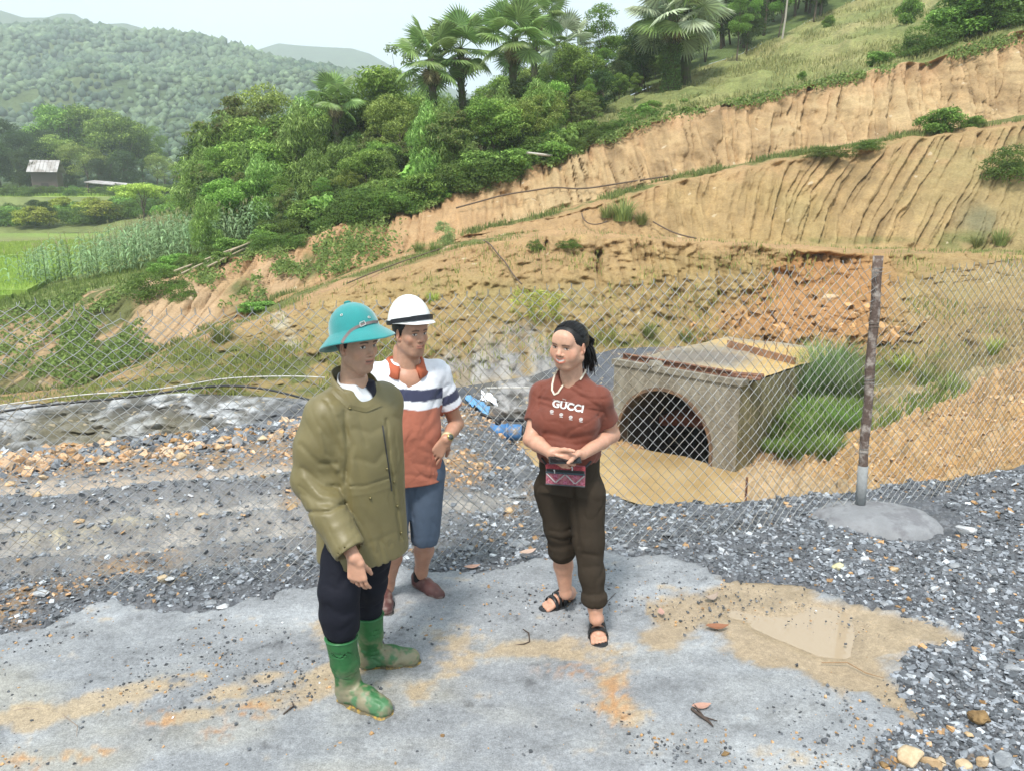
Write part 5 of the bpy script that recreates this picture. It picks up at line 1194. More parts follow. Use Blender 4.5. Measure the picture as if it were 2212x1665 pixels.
for (k, u, v, s, lab) in [('tuft', 1345, 478, 2.1, 'large round grass tussock on the crest between the middle and lowest slopes'), ('tuft', 1310, 470, 1.2, 'smaller grass tussock at the left of the large round one'), ('tuft', 1385, 485, 1.2, 'smaller grass tussock at the right of the large round one'),
   ('bright', 935, 655, .8, 'bright narrow grass tuft on the slope right of the white helmet'), ('bright', 1950, 800, .9, 'bright tuft at the foot of the slope right of the fence post'), ('bright', 2150, 765, .8, 'bright tuft below the dark hole near the right edge'), ('bright', 1890, 800, .6, 'bright tuft just right of the fence post'), ('tuft', 2050, 850, 1.0, 'pale tuft on the ditch floor at the right'), ('tuft', 2000, 830, 1.1, 'pale tuft on the ditch floor, nearer the post'), ('tuft', 480, 740, 1.5, 'tall grass tuft on the slope behind the fence at the left'),
   ('tuft', 905, 545, 1.0, 'grass tuft at the foot of the grey green shrub'), ('tuft', 940, 545, 1.0, 'dark grass clump under the grey green shrub'), ('tuft', 2160, 530, 1.3, 'grass tuft on the bench near the right edge'), ('tuft', 2110, 535, 1.0, 'grass tuft on the bench beyond the post top'), ('tuft', 1400, 725, 1.0, 'grass tuft at the slope foot behind the portal'), ('tuft', 1480, 735, .9, 'grass tuft behind the left part of the portal roof'), ('tuft', 1560, 735, .9, 'grass tuft behind the shutter board')]: tuss(k, u, v, s, lab)
# yellow green young bamboo behind the fence, left of the woman's head
def sprays(seed, n, R, H):
    rg = np.random.default_rng(seed); P_, N_, S_ = [], [], []
    for i in range(n):
        a = rg.uniform(0, 2 * pi); c = np.array((R * rg.uniform(-1, 1), R * .4 * rg.uniform(-1, 1), H * rg.uniform(.25, 1)))
        for j in range(9):
            P_.append(c + rg.normal(0, .03, 3)); N_.append((cos(a), sin(a), .6)); S_.append(rg.uniform(.14, .26))
    return np.array(P_), np.array(N_), np.array(S_)
p_, n_, s_ = sprays(5, 60, .62, .85); V, F, C = leaves(p_, n_, s_, gcol(len(p_), (.34, .44, .07), (.58, .62, .14), 5), .16, droop=.25)
me_y = mesh_np('foliage', V, F, False, C); pp = onland(1160, 700)
o = empty('young_bamboo', pp, 0, 'yellow green young bamboo with narrow leaves on the slope left of the woman', 'bamboo'); link('foliage', me_y, M_leaf, o)
mb = MB(); 
for i in range(12): mb.tube([(0.05 * cos(i), 0, -.1), (.5 * cos(i * 2.1), .2 * sin(i), .55 + .25 * sin(i * 3) ** 2)], [.008, .003], 4)
mb.build('stems', simple('green_stem', (.25, .28, .08)), o)

# ---- forest on the mountain: crowns by the thousand
def forest():
    rg = np.random.default_rng(99); nr_, nc_ = Vm.shape[:2]; Q = Vm
    n = 17000; i = rg.uniform(0, .76, n) ** .75 * nr_; j = rg.uniform(.30, .90, n) * (nc_ - 2); i0 = i.astype(int); j0 = j.astype(int); fi, fj = (i - i0)[:, None], (j - j0)[:, None]
    p = Q[i0, j0] * (1 - fi) * (1 - fj) + Q[i0 + 1, j0] * fi * (1 - fj) + Q[i0, j0 + 1] * (1 - fi) * fj + Q[i0 + 1, j0 + 1] * fi * fj
    me = bmesh.new(); bmesh.ops.create_icosphere(me, subdivisions=1, radius=1.0); bv = np.array([v.co[:] for v in me.verts]); bf = np.array([[v.index for v in f.verts] for f in me.faces]); me.free()
    r = rg.uniform(1.0, 2.5, n) * (p[:, 1] / 380) ** .7
    nv = len(bv); jit = rg.uniform(.55, 1.35, (n, nv, 1))
    V = bv[None] * jit * r[:, None, None] * np.array((1, 1, 1.05)); V = V + p[:, None] + np.array((0, 0, .5)) * r[:, None, None]
    F = (np.arange(n) * nv)[:, None, None] + bf[None]
    pat = fbm(p[:, 0] / 25, p[:, 1] / 25, o=3, s=402)[:, None]
    w = np.clip(rg.random((n, 1)) * .7 + pat * .5 + .1, 0, 1); c = np.array((.035, .068, .035)) * (1 - w) + np.array((.13, .18, .085)) * w; c *= rg.uniform(.7, 1.35, (n, 1))
    C = np.repeat(c, nv, 0) * rg.uniform(.85, 1.15, (n * nv, 1))
    o = link('far_forest', mesh_np('far_forest', V.reshape(-1, 3), F.reshape(-1, 3), True, C), leafmat('far_leaf', trans=.1)); o['kind'] = 'stuff'
forest()

# ---- the far farmhouse
pH = P(101, 378, 126); zg = hgt(pH.x, pH.y)
M_roof = simple('corrugated_roof', (.42, .40, .39), rough=.7, vary=.2, nscale=2, dirt=(.25, .22, .2), dirt_amt=.4, dscale=.6)
o = empty('farmhouse', (pH.x, pH.y, zg), .25, 'small farmhouse with a pale grey sheet roof under the far trees at the left', 'house')
zr_ = P(101, 347, 126).z - zg; ze_ = P(101, 374, 126).z - zg
mb = MB(); mb.box((0, 0, ze_ / 2), (3.6, 3.2, ze_)); mb.build('wall', simple('dark_wood_wall', (.10, .075, .06)), o)
for k in range(8):
    x0 = -2.15 + k * .54; mb = MB(); mb.box((x0 + .26, -1.2, (zr_ + ze_) / 2), (.50, sqrt(2.4 ** 2 + (zr_ - ze_) ** 2), .06), Matrix.Rotation(atan2(zr_ - ze_, 2.4), 3, 'X')); mb.build('roof_sheet', M_roof, o)
mb = MB(); mb.box((0, 1.2, (zr_ + ze_) / 2), (4.3, sqrt(2.4 ** 2 + (zr_ - ze_) ** 2), .06), Matrix.Rotation(-atan2(zr_ - ze_, 2.4), 3, 'X')); mb.build('rear_roof', M_roof, o)
mb = MB(); mb.box((0, -1.63, .9), (1.0, .06, 1.8)); mb.build('door', simple('door_dark', (.04, .03, .025)), o)
pH = P(242, 397, 124); zg = hgt(pH.x, pH.y); zr_ = pH.z - zg
o = empty('open_shed', (pH.x, pH.y, zg), -.05, 'long low shed with a thin grey roof right of the farmhouse', 'shed')
mb = MB(); mb.box((0, 0, zr_), (7.2, 3.0, .12), Matrix.Rotation(.09, 3, 'Y') @ Matrix.Rotation(.12, 3, 'X')); mb.build('roof', M_roof, o)
for x in (-3.2, -1, 1.2, 3.2):
    mb = MB(); mb.box((x, -1.2, zr_ / 2), (.12, .12, zr_)); mb.build('post', M_trunk, o)
# ================================================================== STONES
def surf_z(X, Y):
    """height of the yard or of the bank as built"""
    X = np.asarray(X, float); Y = np.asarray(Y, float); t = X / Y
    cf = np.clip((t - TT[0]) / (TT[1] - TT[0]), 0, TN - 1.001); c0 = cf.astype(int); fc = cf - c0
    y1, _ = railat('C', t); nr_ = YARD.shape[0]
    rf = np.clip((Y - .5) / (y1 - .5) * (nr_ - 1), 0, nr_ - 1.001); r0 = rf.astype(int); fr = rf - r0
    Zy = YARD[..., 2]; z = (Zy[r0, c0] * (1 - fr) + Zy[r0 + 1, c0] * fr) * (1 - fc) + (Zy[r0, c0 + 1] * (1 - fr) + Zy[r0 + 1, c0 + 1] * fr) * fc
    yd, _ = railat('D', t); ye, _ = railat('E', t); yf, _ = railat('F', t)
    rb = np.where(Y < yd, (Y - y1) / (yd - y1) * 19, np.where(Y < ye, 19 + (Y - yd) / np.maximum(ye - yd, .01) * 89, 108 + (Y - ye) / np.maximum(yf - ye, .01) * 69))
    rb = np.clip(rb, 0, BANK.shape[0] - 1); zb = BANK[..., 2][rb.astype(int), c0]
    return np.where(Y <= y1, z, zb)
BOX = np.array([(-1, -1, -1), (1, -1, -1), (1, 1, -1), (-1, 1, -1), (-1, -1, 1), (1, -1, 1), (1, 1, 1), (-1, 1, 1)], float)
BF = np.array([(4, 5, 6, 7), (0, 1, 5, 4), (1, 2, 6, 5), (2, 3, 7, 6), (3, 0, 4, 7)])
def chips(name, pts, size, cols, flat, mat, seed, tilt=.35, kind='stuff', sink=.15):
    rg = np.random.default_rng(seed); k = len(pts)
    B = BOX[None] * (1 + rg.uniform(-.45, .25, (k, 8, 3))); sc = np.stack([np.ones(k), rg.uniform(.5, 1, k), flat * rg.uniform(.6, 1.4, k)], 1) * (size * .5)[:, None]
    B = B * sc[:, None]
    az = rg.uniform(0, 2 * pi, k); tx = rg.normal(0, tilt, k); ty = rg.normal(0, tilt, k)
    c, s = np.cos(tx)[:, None], np.sin(tx)[:, None]; y, z = B[..., 1] * c - B[..., 2] * s, B[..., 1] * s + B[..., 2] * c; B = np.stack([B[..., 0], y, z], -1)
    c, s = np.cos(ty)[:, None], np.sin(ty)[:, None]; x, z = B[..., 0] * c + B[..., 2] * s, -B[..., 0] * s + B[..., 2] * c; B = np.stack([x, B[..., 1], z], -1)
    c, s = np.cos(az)[:, None], np.sin(az)[:, None]; x, y = B[..., 0] * c - B[..., 1] * s, B[..., 0] * s + B[..., 1] * c; B = np.stack([x, y, B[..., 2]], -1)
    B = B + pts[:, None] + np.array((0, 0, 1))[None, None] * (size * flat * (.5 - sink))[:, None, None]
    F = (np.arange(k) * 8)[:, None, None] + BF[None]
    o = link(name, mesh_np(name, B.reshape(-1, 3), F.reshape(-1, 4), False, np.repeat(cols, 8, 0)), mat); o['kind'] = kind
    return o
def stonemat(name, rough, spec, amp=.25):
    m, nt, b = nmat(name); N = nt.nodes.new; L = nt.links.new
    a = N('ShaderNodeAttribute'); a.attribute_name = 'Col'; tc = N('ShaderNodeTexCoord')
    n = N('ShaderNodeTexNoise'); n.inputs['Scale'].default_value = 60; n.inputs['Detail'].default_value = 5; L(tc.outputs['Object'], n.inputs['Vector'])
    r = N('ShaderNodeMapRange'); r.inputs[1].default_value = .3; r.inputs[2].default_value = .7; r.inputs[3].default_value = 1 - amp; r.inputs[4].default_value = 1 + amp; L(n.outputs['Fac'], r.inputs[0])
    k = N('ShaderNodeVectorMath'); k.operation = 'SCALE'; L(a.outputs['Color'], k.inputs[0]); L(r.outputs[0], k.inputs['Scale']); L(k.outputs[0], b.inputs['Base Color'])
    b.inputs['Roughness'].default_value = rough; b.inputs['Specular IOR Level'].default_value = spec
    return m
M_shale = stonemat('shale_chip', .42, .6); M_och = stonemat('ochre_stone', .85, .3)
def shalecol(k, seed, ochre=.035, white=.05, lo=.08, hi=.36):
    rg = np.random.default_rng(seed); v = lo + (hi - lo) * rg.random((k, 1)) ** 1.5
    c = v * np.array((.93, 1.0, 1.10)); m = rg.random(k) < white; c[m] = np.array((.52, .55, .58)) * rg.uniform(.8, 1.1, (m.sum(), 1)); m = rg.random(k) < ochre; c[m] = np.array((.46, .27, .12)) * rg.uniform(.6, 1.2, (m.sum(), 1)); return c
rg = np.random.default_rng(500)
def yard_pts(n, seed, dens):
    """points on the yard seen evenly, thinned by dens(u, v)"""
    r_ = np.random.default_rng(seed); u = r_.uniform(-360, 2570, n); v = r_.uniform(870, 1680, n); yd = (v - CV) / FPX; x = (u - CU) / FPX
    k = (0 - CAMH) / (-SP - yd * CP); X, Y = x * k, (CP - yd * SP) * k
    t = X / Y; yc, zc = railat('C', t)
    for _ in range(4):
        z = hgt(X, Y); k = (z - CAMH) / (-SP - yd * CP); X, Y = x * k, (CP - yd * SP) * k
    m = (Y < yc) & (r_.random(n) < dens(u, v)); X, Y = X[m], Y[m]
    sdp = np.where(inpoly(X, Y, PADW), -polyline_dist(X, Y, PADW), polyline_dist(X, Y, PADW))
    return X, Y, u[m], v[m], sdp
def dn(u, v):
    w_ = v + .078 * u; left = 1 - sstep(900, 1080, u)
    b_ = lambda c, w: np.exp(-((w_ - c) / w) ** 2)
    lt = np.clip(b_(1064, 21) + b_(1142, 27) + b_(1206, 28), 0, 1) * left
    return np.clip(1 - lt * .95, .03, 1) * (1 - .35 * left) * (1 - .9 * blob(u, v, 1010, 1085, 130, 22, -6)) * (1 - blob(u, v, 1960, 1120, 122, 48, 5, .2))
X, Y, u, v, sd_ = yard_pts(92000, 501, dn)
q = rg.random(len(X)); m = (sd_ > -.02) | (q < np.exp(sd_ / .06) * .7); X, Y, u, v, q = X[m], Y[m], u[m], v[m], q[m]
size = .011 + .034 * rg.random(len(X)) ** 2.6 * (1 + .5 * (Y < 3.6)); size *= np.clip(Y / 5, .55, 1.6)
oc = np.clip(blob(u, v, 985, 1015, 62, 40) + .5 * np.exp(-((v + .078 * u - 1022) / 24) ** 2) * (u < 900) + .6 * blob(u, v, 300, 1215, 80, 18, -8) + .5 * blob(u, v, 110, 1275, 120, 22, -12) + .8 * blob(u, v, 1000, 900, 70, 26) + .4 * blob(u, v, 640, 1085, 36, 22), 0, 1)
c = shalecol(len(X), 502); m = rg.random(len(X)) < oc * .75; c[m] = np.array((.50, .30, .14)) * rg.uniform(.6, 1.25, (m.sum(), 1)) * np.array((1, 1, 1.1))
chips('shale_gravel', np.stack([X, Y, surf_z(X, Y)], 1), size, c, .38, M_shale, 503)
# grit lying on the slab
r_ = np.random.default_rng(510); n = 13000; u = r_.uniform(-60, 2100, n); v = r_.uniform(1200, 1670, n); yd = (v - CV) / FPX; k = -CAMH / (-SP - yd * CP); X, Y = (u - CU) / FPX * k, (CP - yd * SP) * k
cl = fbm(X * 1.5, Y * 1.5, o=3, s=511); m = inpoly(X, Y, PADW) & (r_.random(n) < np.clip(.10 + cl * 1.3 + .2 * (v > 1480), .02, 1)); X, Y = X[m], Y[m]
c = shalecol(len(X), 512, .22, .02, .05, .14); chips('grit', np.stack([X, Y, .021 + 0 * X + .010 * fbm(X * 1.3, Y * 1.3, s=23)], 1), .004 + .012 * r_.random(len(X)) ** 3, c, .5, M_shale, 513)
# stones on the ochre bank and on the slide
r_ = np.random.default_rng(520); n = 11000; u = r_.uniform(1100, 2300, n); t = (u - CU) / FPX / (CP - .12 * SP); f = r_.random(n)
yC, _ = railat('C', t); yE, _ = railat('E', t); yD, _ = railat('D', t); Y = yD * (1 - f) + (yE + .3) * f; X = t * Y
z = surf_z(X, Y); uu, vv = proj(np.stack([X, Y, z], 1)); m = (z > -3.2) & (r_.random(n) < 1 - .93 * blob(uu, vv, 1640, 1050, 250, 44, 8, .5)); X, Y, z, u = X[m], Y[m], z[m], u[m]
c = np.array((.42, .26, .12)) * r_.uniform(.55, 1.35, (len(X), 1)) * np.array((1, 1, 1)) + r_.uniform(0, .08, (len(X), 1)); chips('bank_stones', np.stack([X, Y, z], 1), .010 + .06 * r_.random(len(X)) ** 5, c, .7, M_och, 521, .5, sink=.25)
n = 5000; u = r_.uniform(-60, 1130, n); t = (u - CU) / FPX / (CP - .05 * SP); yC, _ = railat('C', t); yE, _ = railat('E', t); f = r_.random(n) ** .7; Y = yC - .9 + (yE - yC + .9) * f * np.where(u > 860, 1, .16); X = t * Y
z = surf_z(X, Y); w = fbm(X * .8, Y * .8, o=3, s=531); c = shalecol(n, 532, .15, .1, .08, .3); m = r_.random(n) < np.clip(.12 + w, 0, 1); c[m] = (np.array((.50, .30, .16)) + r_.uniform(0, 1, (m.sum(), 1)) * np.array((.06, .12, .13))) * r_.uniform(.55, 1.25, (m.sum(), 1))
chips('rubble', np.stack([X, Y, z], 1), .025 + .09 * r_.random(n) ** 3, c, .55, M_och, 533, .5)

def rock_mesh(seed, sx, sy, sz, npts=18, sub=1, rough=.04):
    rg_ = np.random.default_rng(seed); bm = bmesh.new()
    d = rg_.normal(0, 1, (npts, 3)); d /= np.linalg.norm(d, axis=1, keepdims=True); d *= rg_.uniform(.8, 1, (npts, 1))
    for p in d: bm.verts.new((p[0] * sx, p[1] * sy, p[2] * sz))
    r = bmesh.ops.convex_hull(bm, input=bm.verts); junk = [g for g in r['geom_interior'] + r['geom_unused'] if isinstance(g, bmesh.types.BMVert)]
    bmesh.ops.delete(bm, geom=list(set(junk)), context='VERTS')
    bmesh.ops.bevel(bm, geom=list(bm.edges), offset=min(sx, sy, sz) * .10, segments=1, affect='EDGES')
    bmesh.ops.triangulate(bm, faces=bm.faces); bmesh.ops.subdivide_edges(bm, edges=bm.edges, cuts=sub, use_grid_fill=True)
    for v_ in bm.verts:
        k_ = rough * (vnoise(v_.co.x / sx * 3, v_.co.y / sx * 3, v_.co.z / sx * 3, s=seed)); v_.co *= 1 + float(k_) * 2.2
    me = bpy.data.meshes.new('rock'); bm.to_mesh(me); bm.free(); return me
def rockm(name, c, c2, rough=.7, layered=True):
    m, nt, b = nmat(name); N = nt.nodes.new; L = nt.links.new
    tc = N('ShaderNodeTexCoord'); mp = N('ShaderNodeMapping'); mp.inputs['Scale'].default_value = (1, 1, 3.5 if layered else 1); mp.inputs['Rotation'].default_value = (.4, .2, 0); L(tc.outputs['Object'], mp.inputs[0])
    n = N('ShaderNodeTexNoise'); n.inputs['Scale'].default_value = 14; n.inputs['Detail'].default_value = 8; n.inputs['Roughness'].default_value = .7; L(mp.outputs[0], n.inputs['Vector'])
    cr = N('ShaderNodeValToRGB'); cr.color_ramp.elements[0].position = .36; cr.color_ramp.elements[1].position = .62; cr.color_ramp.elements[0].color = (*c, 1); cr.color_ramp.elements[1].color = (*c2, 1)
    L(n.outputs['Fac'], cr.inputs[0]); L(cr.outputs[0], b.inputs['Base Color']); b.inputs['Roughness'].default_value = rough
    bp = N('ShaderNodeBump'); bp.inputs['Distance'].default_value = .012; L(n.outputs['Fac'], bp.inputs['Height']); L(bp.outputs[0], b.inputs['Normal']); return m
RK = {'grey': rockm('grey_shale_rock', (.16, .17, .185), (.33, .345, .36)), 'pale': rockm('pale_rock', (.36, .37, .38), (.62, .63, .64)), 'dark': rockm('dark_shale_rock', (.05, .053, .06), (.13, .135, .15), .5), 'ochre': rockm('ochre_rock', (.36, .24, .13), (.58, .42, .25), .9, False), 'tan': rockm('tan_rock', (.42, .30, .18), (.62, .49, .32), .9, False), 'clod': rockm('brown_clod', (.13, .08, .035), (.28, .18, .08), 1, False), 'yellow': rockm('yellow_rock', (.48, .44, .24), (.66, .62, .40), .9, False)}
def rock(u, v, wpx, hpx, mat, label, flat=None, seed=None, name='rock', Y=None, sub=1):
    """v is where it stands; wpx, hpx its size in the picture's 2212 grid"""
    p = onland(u, v) if Y is None else P(u, v, Y)
    z = float(surf_z(p.x, p.y)) if p.y < 16 else p.z
    if inpoly(np.array(p.x), np.array(p.y), PADW): z = .02
    s = sqrt(p.y ** 2 + (CAMH - z) ** 2) / FPX; sx = wpx * s / 2; sz = hpx * s / 2 * (.8 if flat is None else flat); sy = sx * .7
    me = rock_mesh(seed or int(u + v), sx, sy, sz, 16, sub, .05 if mat != 'clod' else .16)
    o = link(name, me, RK[mat]); o.location = (p.x, p.y, z + sz * .55); o.rotation_euler = (0, 0, (u * .37) % 1.2 - .6); tag(o, label, 'rock'); return o
for a in [(1131, 1040, 62, 62, 'grey', 'big grey boulder leaning just left of the woman behind the fence'),
 (1118, 1186, 66, 26, 'grey', 'long pale grey slab at the foot of the fence left of the woman', .7), (1160, 1158, 62, 24, 'dark', 'dark slab resting on the pale one beside the womans knee', .7),
 (1016, 1186, 42, 22, 'grey', 'flat grey stone right of the shorts', .6), (1098, 1110, 26, 26, 'ochre', 'orange stone on the grey track between the man and the woman'), (1036, 1012, 24, 22, 'ochre', 'yellow orange lump in the gravel patch right of the polo shirt'),
 (1052, 1034, 26, 20, 'grey', 'blue grey stone below the yellow lump'), (1108, 1070, 36, 18, 'grey', 'pale flat stone under the big grey boulder', .6), (1023, 1060, 20, 18, 'grey', 'small blue grey stone on the edge of the grey track'), (1120, 1090, 34, 12, 'pale', 'long pale flake below the big grey boulder', .6), (1032, 1140, 16, 16, 'ochre', 'small orange stone right of the shorts'), (1095, 1015, 18, 18, 'ochre', 'little orange stone left of the boulder'),
 (2083, 1150, 60, 34, 'pale', 'white angular rock in the dark gravel at the right edge', .8), (1809, 1236, 32, 24, 'yellow', 'pale yellow stone in the gravel above the mud patch'), (2112, 1575, 52, 44, 'clod', 'round brown earth clod in the gravel at the lower right', 1),
 (1962, 1650, 80, 46, 'tan', 'largest tan rock at the bottom right corner, split in two', .9), (2008, 1668, 60, 36, 'ochre', 'crumbling ochre lump beside the largest tan rock'), (2078, 1664, 50, 34, 'tan', 'smooth tan stone third from the left in the bottom corner row'), (2120, 1660, 34, 34, 'ochre', 'small ochre stone between the tan one and the grey one'), (2163, 1664, 66, 40, 'grey', 'blue grey rock in the bottom right corner'), (2030, 1650, 40, 24, 'tan', 'low tan stone tucked behind the crumbling ochre lump'), (2090, 1602, 26, 16, 'ochre', 'small ochre stone below the round clod'), (1905, 1668, 26, 20, 'clod', 'small brown clod at the bottom edge left of the tan rock'),
 (1566, 1642, 22, 14, 'clod', 'small brown clod on the slab at the bottom edge'), (1780, 1613, 20, 18, 'dark', 'black stone on the slab left of the lower right gravel'), (1650, 1136, 40, 14, 'dark', 'dark flat slab under the fence left of the footing', .7), (1583, 1125, 40, 16, 'dark', 'brown black slab under the fence right of the stake', .7), (1760, 1130, 22, 22, 'grey', 'grey stone at the left rim of the footing'), (1650, 1346 - 5, 1, 1, 'grey', None), (1868, 1310 - 90, 36, 22, 'pale', 'pale slab left of the white rock', .6), (1912, 1368 - 60, 30, 12, 'grey', 'grey flake right of the yellow stone', .5), (1977, 1388, 1, 1, 'grey', None), (2020, 1290, 34, 22, 'pale', 'pale stone in the middle of the right hand gravel', .7), (2140, 1290, 26, 18, 'pale', 'pale stone at the right, below the white rock', .6), (2110, 1185, 44, 12, 'grey', 'long grey flake below the white rock', .6), (1930, 1245, 26, 20, 'ochre', 'reddish stone below the footing'), (2180, 1470, 40, 26, 'grey', 'grey stone in the gravel at the right edge above the clod', .7), (1965, 1505, 26, 16, 'pale', 'pale stone at the tip of the gravel tongue', .7), (1790, 1198, 44, 14, 'grey', 'long grey slab in the gravel above the yellow stone', .6), (1980, 1250, 44, 16, 'dark', 'dark slab in the gravel below the footing', .6), (2060, 1225, 32, 18, 'grey', 'grey stone between the footing and the right edge', .7), (1530, 1205, 30, 18, 'grey', 'grey stone at the gravel edge left of the mud patch', .7), (1345, 1182, 34, 20, 'grey', 'grey stone at the foot of the fence right of the woman', .7), (1390, 1188, 30, 18, 'pale', 'pale stone at the gravel edge right of the woman', .7), (1440, 1160, 34, 22, 'grey', 'blocky grey stone under the fence right of the woman', .8),
 (352, 1262, 30, 30, 'tan', 'round brown stone at the gravel edge on the left'), (371, 1264, 32, 22, 'pale', 'grey white stone touching the round brown one', .8), (86, 1284, 46, 26, 'pale', 'pale flat stone near the left edge', .6), (457, 1312, 34, 22, 'grey', 'grey slab at the slab edge below the round brown stone', .6), (482, 1322, 30, 16, 'pale', 'pale stone at the edge of the slab', .7), (47, 1156, 40, 18, 'pale', 'pale flat stone on the dark rut at the left edge', .6),
 (474, 972, 34, 28, 'ochre', 'ochre boulder at the far edge of the tracks'), (514, 964, 30, 34, 'pale', 'blue white standing stone right of the ochre boulder', 1), (563, 958, 38, 26, 'tan', 'tan boulder right of the standing stone'), (91, 1030, 30, 20, 'tan', 'pale rounded stone near the left end of the tracks'), (395, 995, 34, 30, 'tan', 'tan boulder on the rubble line'), (217, 985, 40, 26, 'ochre', 'peach coloured boulder among the rubble at the left'), (330, 975, 26, 20, 'tan', 'small tan stone on the rubble line'), (225, 1005, 46, 20, 'tan', 'peach lump just in front of the peach boulder'), (20, 1045, 36, 18, 'ochre', 'ochre stone at the left edge of the tracks'), (133, 1042, 30, 20, 'pale', 'blue white flake on the tracks', .7), (635, 1102, 40, 40, 'ochre', 'orange boulder beside the green jacket'), (558, 1098, 40, 18, 'grey', 'blue grey slab left of the orange boulder', .7), (430, 972, 30, 24, 'grey', 'blue grey stone left of the ochre boulder'), (84, 1092, 26, 18, 'ochre', 'orange stone at the left end of the dark rut'), (360, 1045, 26, 18, 'ochre', 'orange stone in the middle of the light track'), (455, 1015, 26, 22, 'pale', 'white stone behind the second rut', .8), (604, 1015, 20, 22, 'pale', 'white stone near the jacket sleeve', .8), (170, 1120, 30, 16, 'ochre', 'low orange stone in the pale band'), (440, 1135, 26, 16, 'ochre', 'tan stone in the second pale band')]:
    if a[5]: rock(a[0], a[1], a[2], a[3], a[4], a[5], a[6] if len(a) > 6 else None)
# boulders of the slide
for i, (u, v, w, h, lab) in enumerate([(1792, 655, 46, 40, 'squared ochre boulder at the top of the earth slide'), (1700, 690, 34, 24, 'ochre lump at the left of the earth slide'), (1850, 690, 44, 30, 'ochre lump at the right of the earth slide behind the post'), (1760, 720, 30, 20, 'ochre lump in the middle of the earth slide'), (1640, 735, 30, 18, 'ochre lump at the left toe of the earth slide'), (1820, 745, 34, 20, 'ochre lump at the toe of the earth slide'), (1740, 690, 24, 18, 'small ochre lump in the earth slide'), (1880, 740, 30, 20, 'ochre lump at the right toe of the earth slide')]): rock(u, v, w, h, 'ochre', lab)
r_ = np.random.default_rng(540); pts = []
for i in range(700):
    u, v = 1725 + r_.normal(0, 85), 700 + r_.normal(0, 28)
    p = onland(u, v + 8)
    if p is not None and 15 < p.y < 26: pts.append((p.x, p.y - .75 * float(blob(u, v, 1730, 715, 190, 62, -8, .6)), p.z))
pts = np.array(pts); chips('slide_rubble', pts, .04 + .22 * r_.random(len(pts)) ** 4, np.array((.46, .27, .12)) * r_.uniform(.6, 1.25, (len(pts), 1)), .8, M_och, 541, .6)

# ---- small litter of the place
def leafob(u, v, L, rot, c, label, curl=.3):
    p = G(u, v, .024); V = []; F = []; n = 8
    for i in range(n + 1):
        f = i / n; w = .24 * L * sin(pi * min(.98, f + .02)) ** .8; z = curl * L * (f - .5) ** 2 * 1.5
        V += [(L * (f - .5), -w, z + w * .25), (L * (f - .5), 0, z), (L * (f - .5), w, z + w * .25)]
    for i in range(n):
        for j in (0, 1): F.append((3 * i + j, 3 * i + 3 + j, 3 * i + 4 + j, 3 * i + 1 + j))
    me = bpy.data.meshes.new('dry_leaf'); me.from_pydata(V, [], F); me.update(); o = link('dry_leaf', me, simple('dry_leaf', c, rough=.7)); o.location = p; o.rotation_euler = (0, 0, rot); tag(o, label, 'leaf')
leafob(1428, 1322, .075, 1.5, (.42, .25, .20), 'small pink dry leaf on the slab left of the mud patch'); leafob(1549, 1354, .12, .05, (.26, .11, .055), 'reddish brown dry leaf at the edge of the mud patch'); leafob(1536, 1292, .10, .5, (.32, .25, .20), 'curled grey leaf on the slab above the mud patch', .8)
leafob(1020, 1224, .10, .3, (.50, .30, .22), 'pinkish dry leaf at the gravel edge between the man and the woman'); leafob(1140, 1192, .12, .5, (.45, .32, .25), 'pink dry leaf at the gravel edge left of the woman'); leafob(1515, 1525, .09, .2, (.42, .24, .18), 'folded leaf on top of the twigs on the slab')
def twig(pts, r, label, c=(.07, .05, .04), z=.026):
    w = [G(u, v, z) for u, v in pts]; o0 = w[0]; mb = MB(); mb.tube([p - o0 + Vector((0, 0, .006 * (i % 2))) for i, p in enumerate(w)], [r] * (len(w) - 1) + [r * .4], 5); o = mb.build('twig', simple('twig', c, rough=.9)); o.location = o0; tag(o, label, 'twig')
twig([(1494, 1530), (1510, 1545), (1530, 1556), (1540, 1570)], .007, 'forked dead twig on the slab at the lower middle'); twig([(1498, 1520), (1520, 1550), (1550, 1556)], .005, 'second twig crossing the forked one')
twig([(1130, 1358), (1142, 1368), (1144, 1385), (1132, 1392), (1112, 1392)], .0035, 'thin black root curled on the slab left of the sandals'); twig([(612, 1542), (626, 1532), (634, 1524), (632, 1518)], .004, 'small curved black twig left of the green boots'); twig([(1775, 1400 + 30), (1830, 1432), (1870, 1452), (1910, 1466)], .003, 'long thin twig lying in the mud patch', (.28, .18, .1)); twig([(0, 1540), (60, 1530), (130, 1538), (168, 1570), (165, 1590)], .002, 'thin curved wire on the slab at the left', (.25, .2, .16)); twig([(1330, 1280), (1312, 1300), (1318, 1318)], .002, 'hair thin root behind the womans left foot')
# ---- hoses and cables
def cable(pts, r, label, mat, lift=.03, name='hose', cat='hose', near=None):
    w = []
    for (u, v) in pts:
        p = onland(u, v)
        if p is not None: w.append(p + Vector((0, -.25, lift + .08)))
    c = []
    for i in range(len(w) - 1):
        for k in range(6): c.append(w[i].lerp(w[i + 1], k / 6))
    c.append(w[-1]); c = [sum((c[min(max(i + d, 0), len(c) - 1)] for d in (-3, -2, -1, 0, 1, 2, 3)), Vector()) / 7 for i in range(len(c))]
    mb = MB(); mb.tube([p - w[0] for p in c], r, 6); o = mb.build(name, mat, None, True); o.location = w[0]; tag(o, label, cat)
bk = simple('black_rubber', (.02, .02, .022), rough=.5); br_ = simple('dusty_cable', (.11, .075, .05), rough=.8); wh = simple('white_pipe', (.60, .58, .54), rough=.5)
cable([(-20, 912), (60, 895), (180, 882), (290, 872), (360, 862), (470, 846), (560, 848), (640, 866), (720, 890)], .026, 'black hose running along the top of the grey rocks at the left', bk, .12)
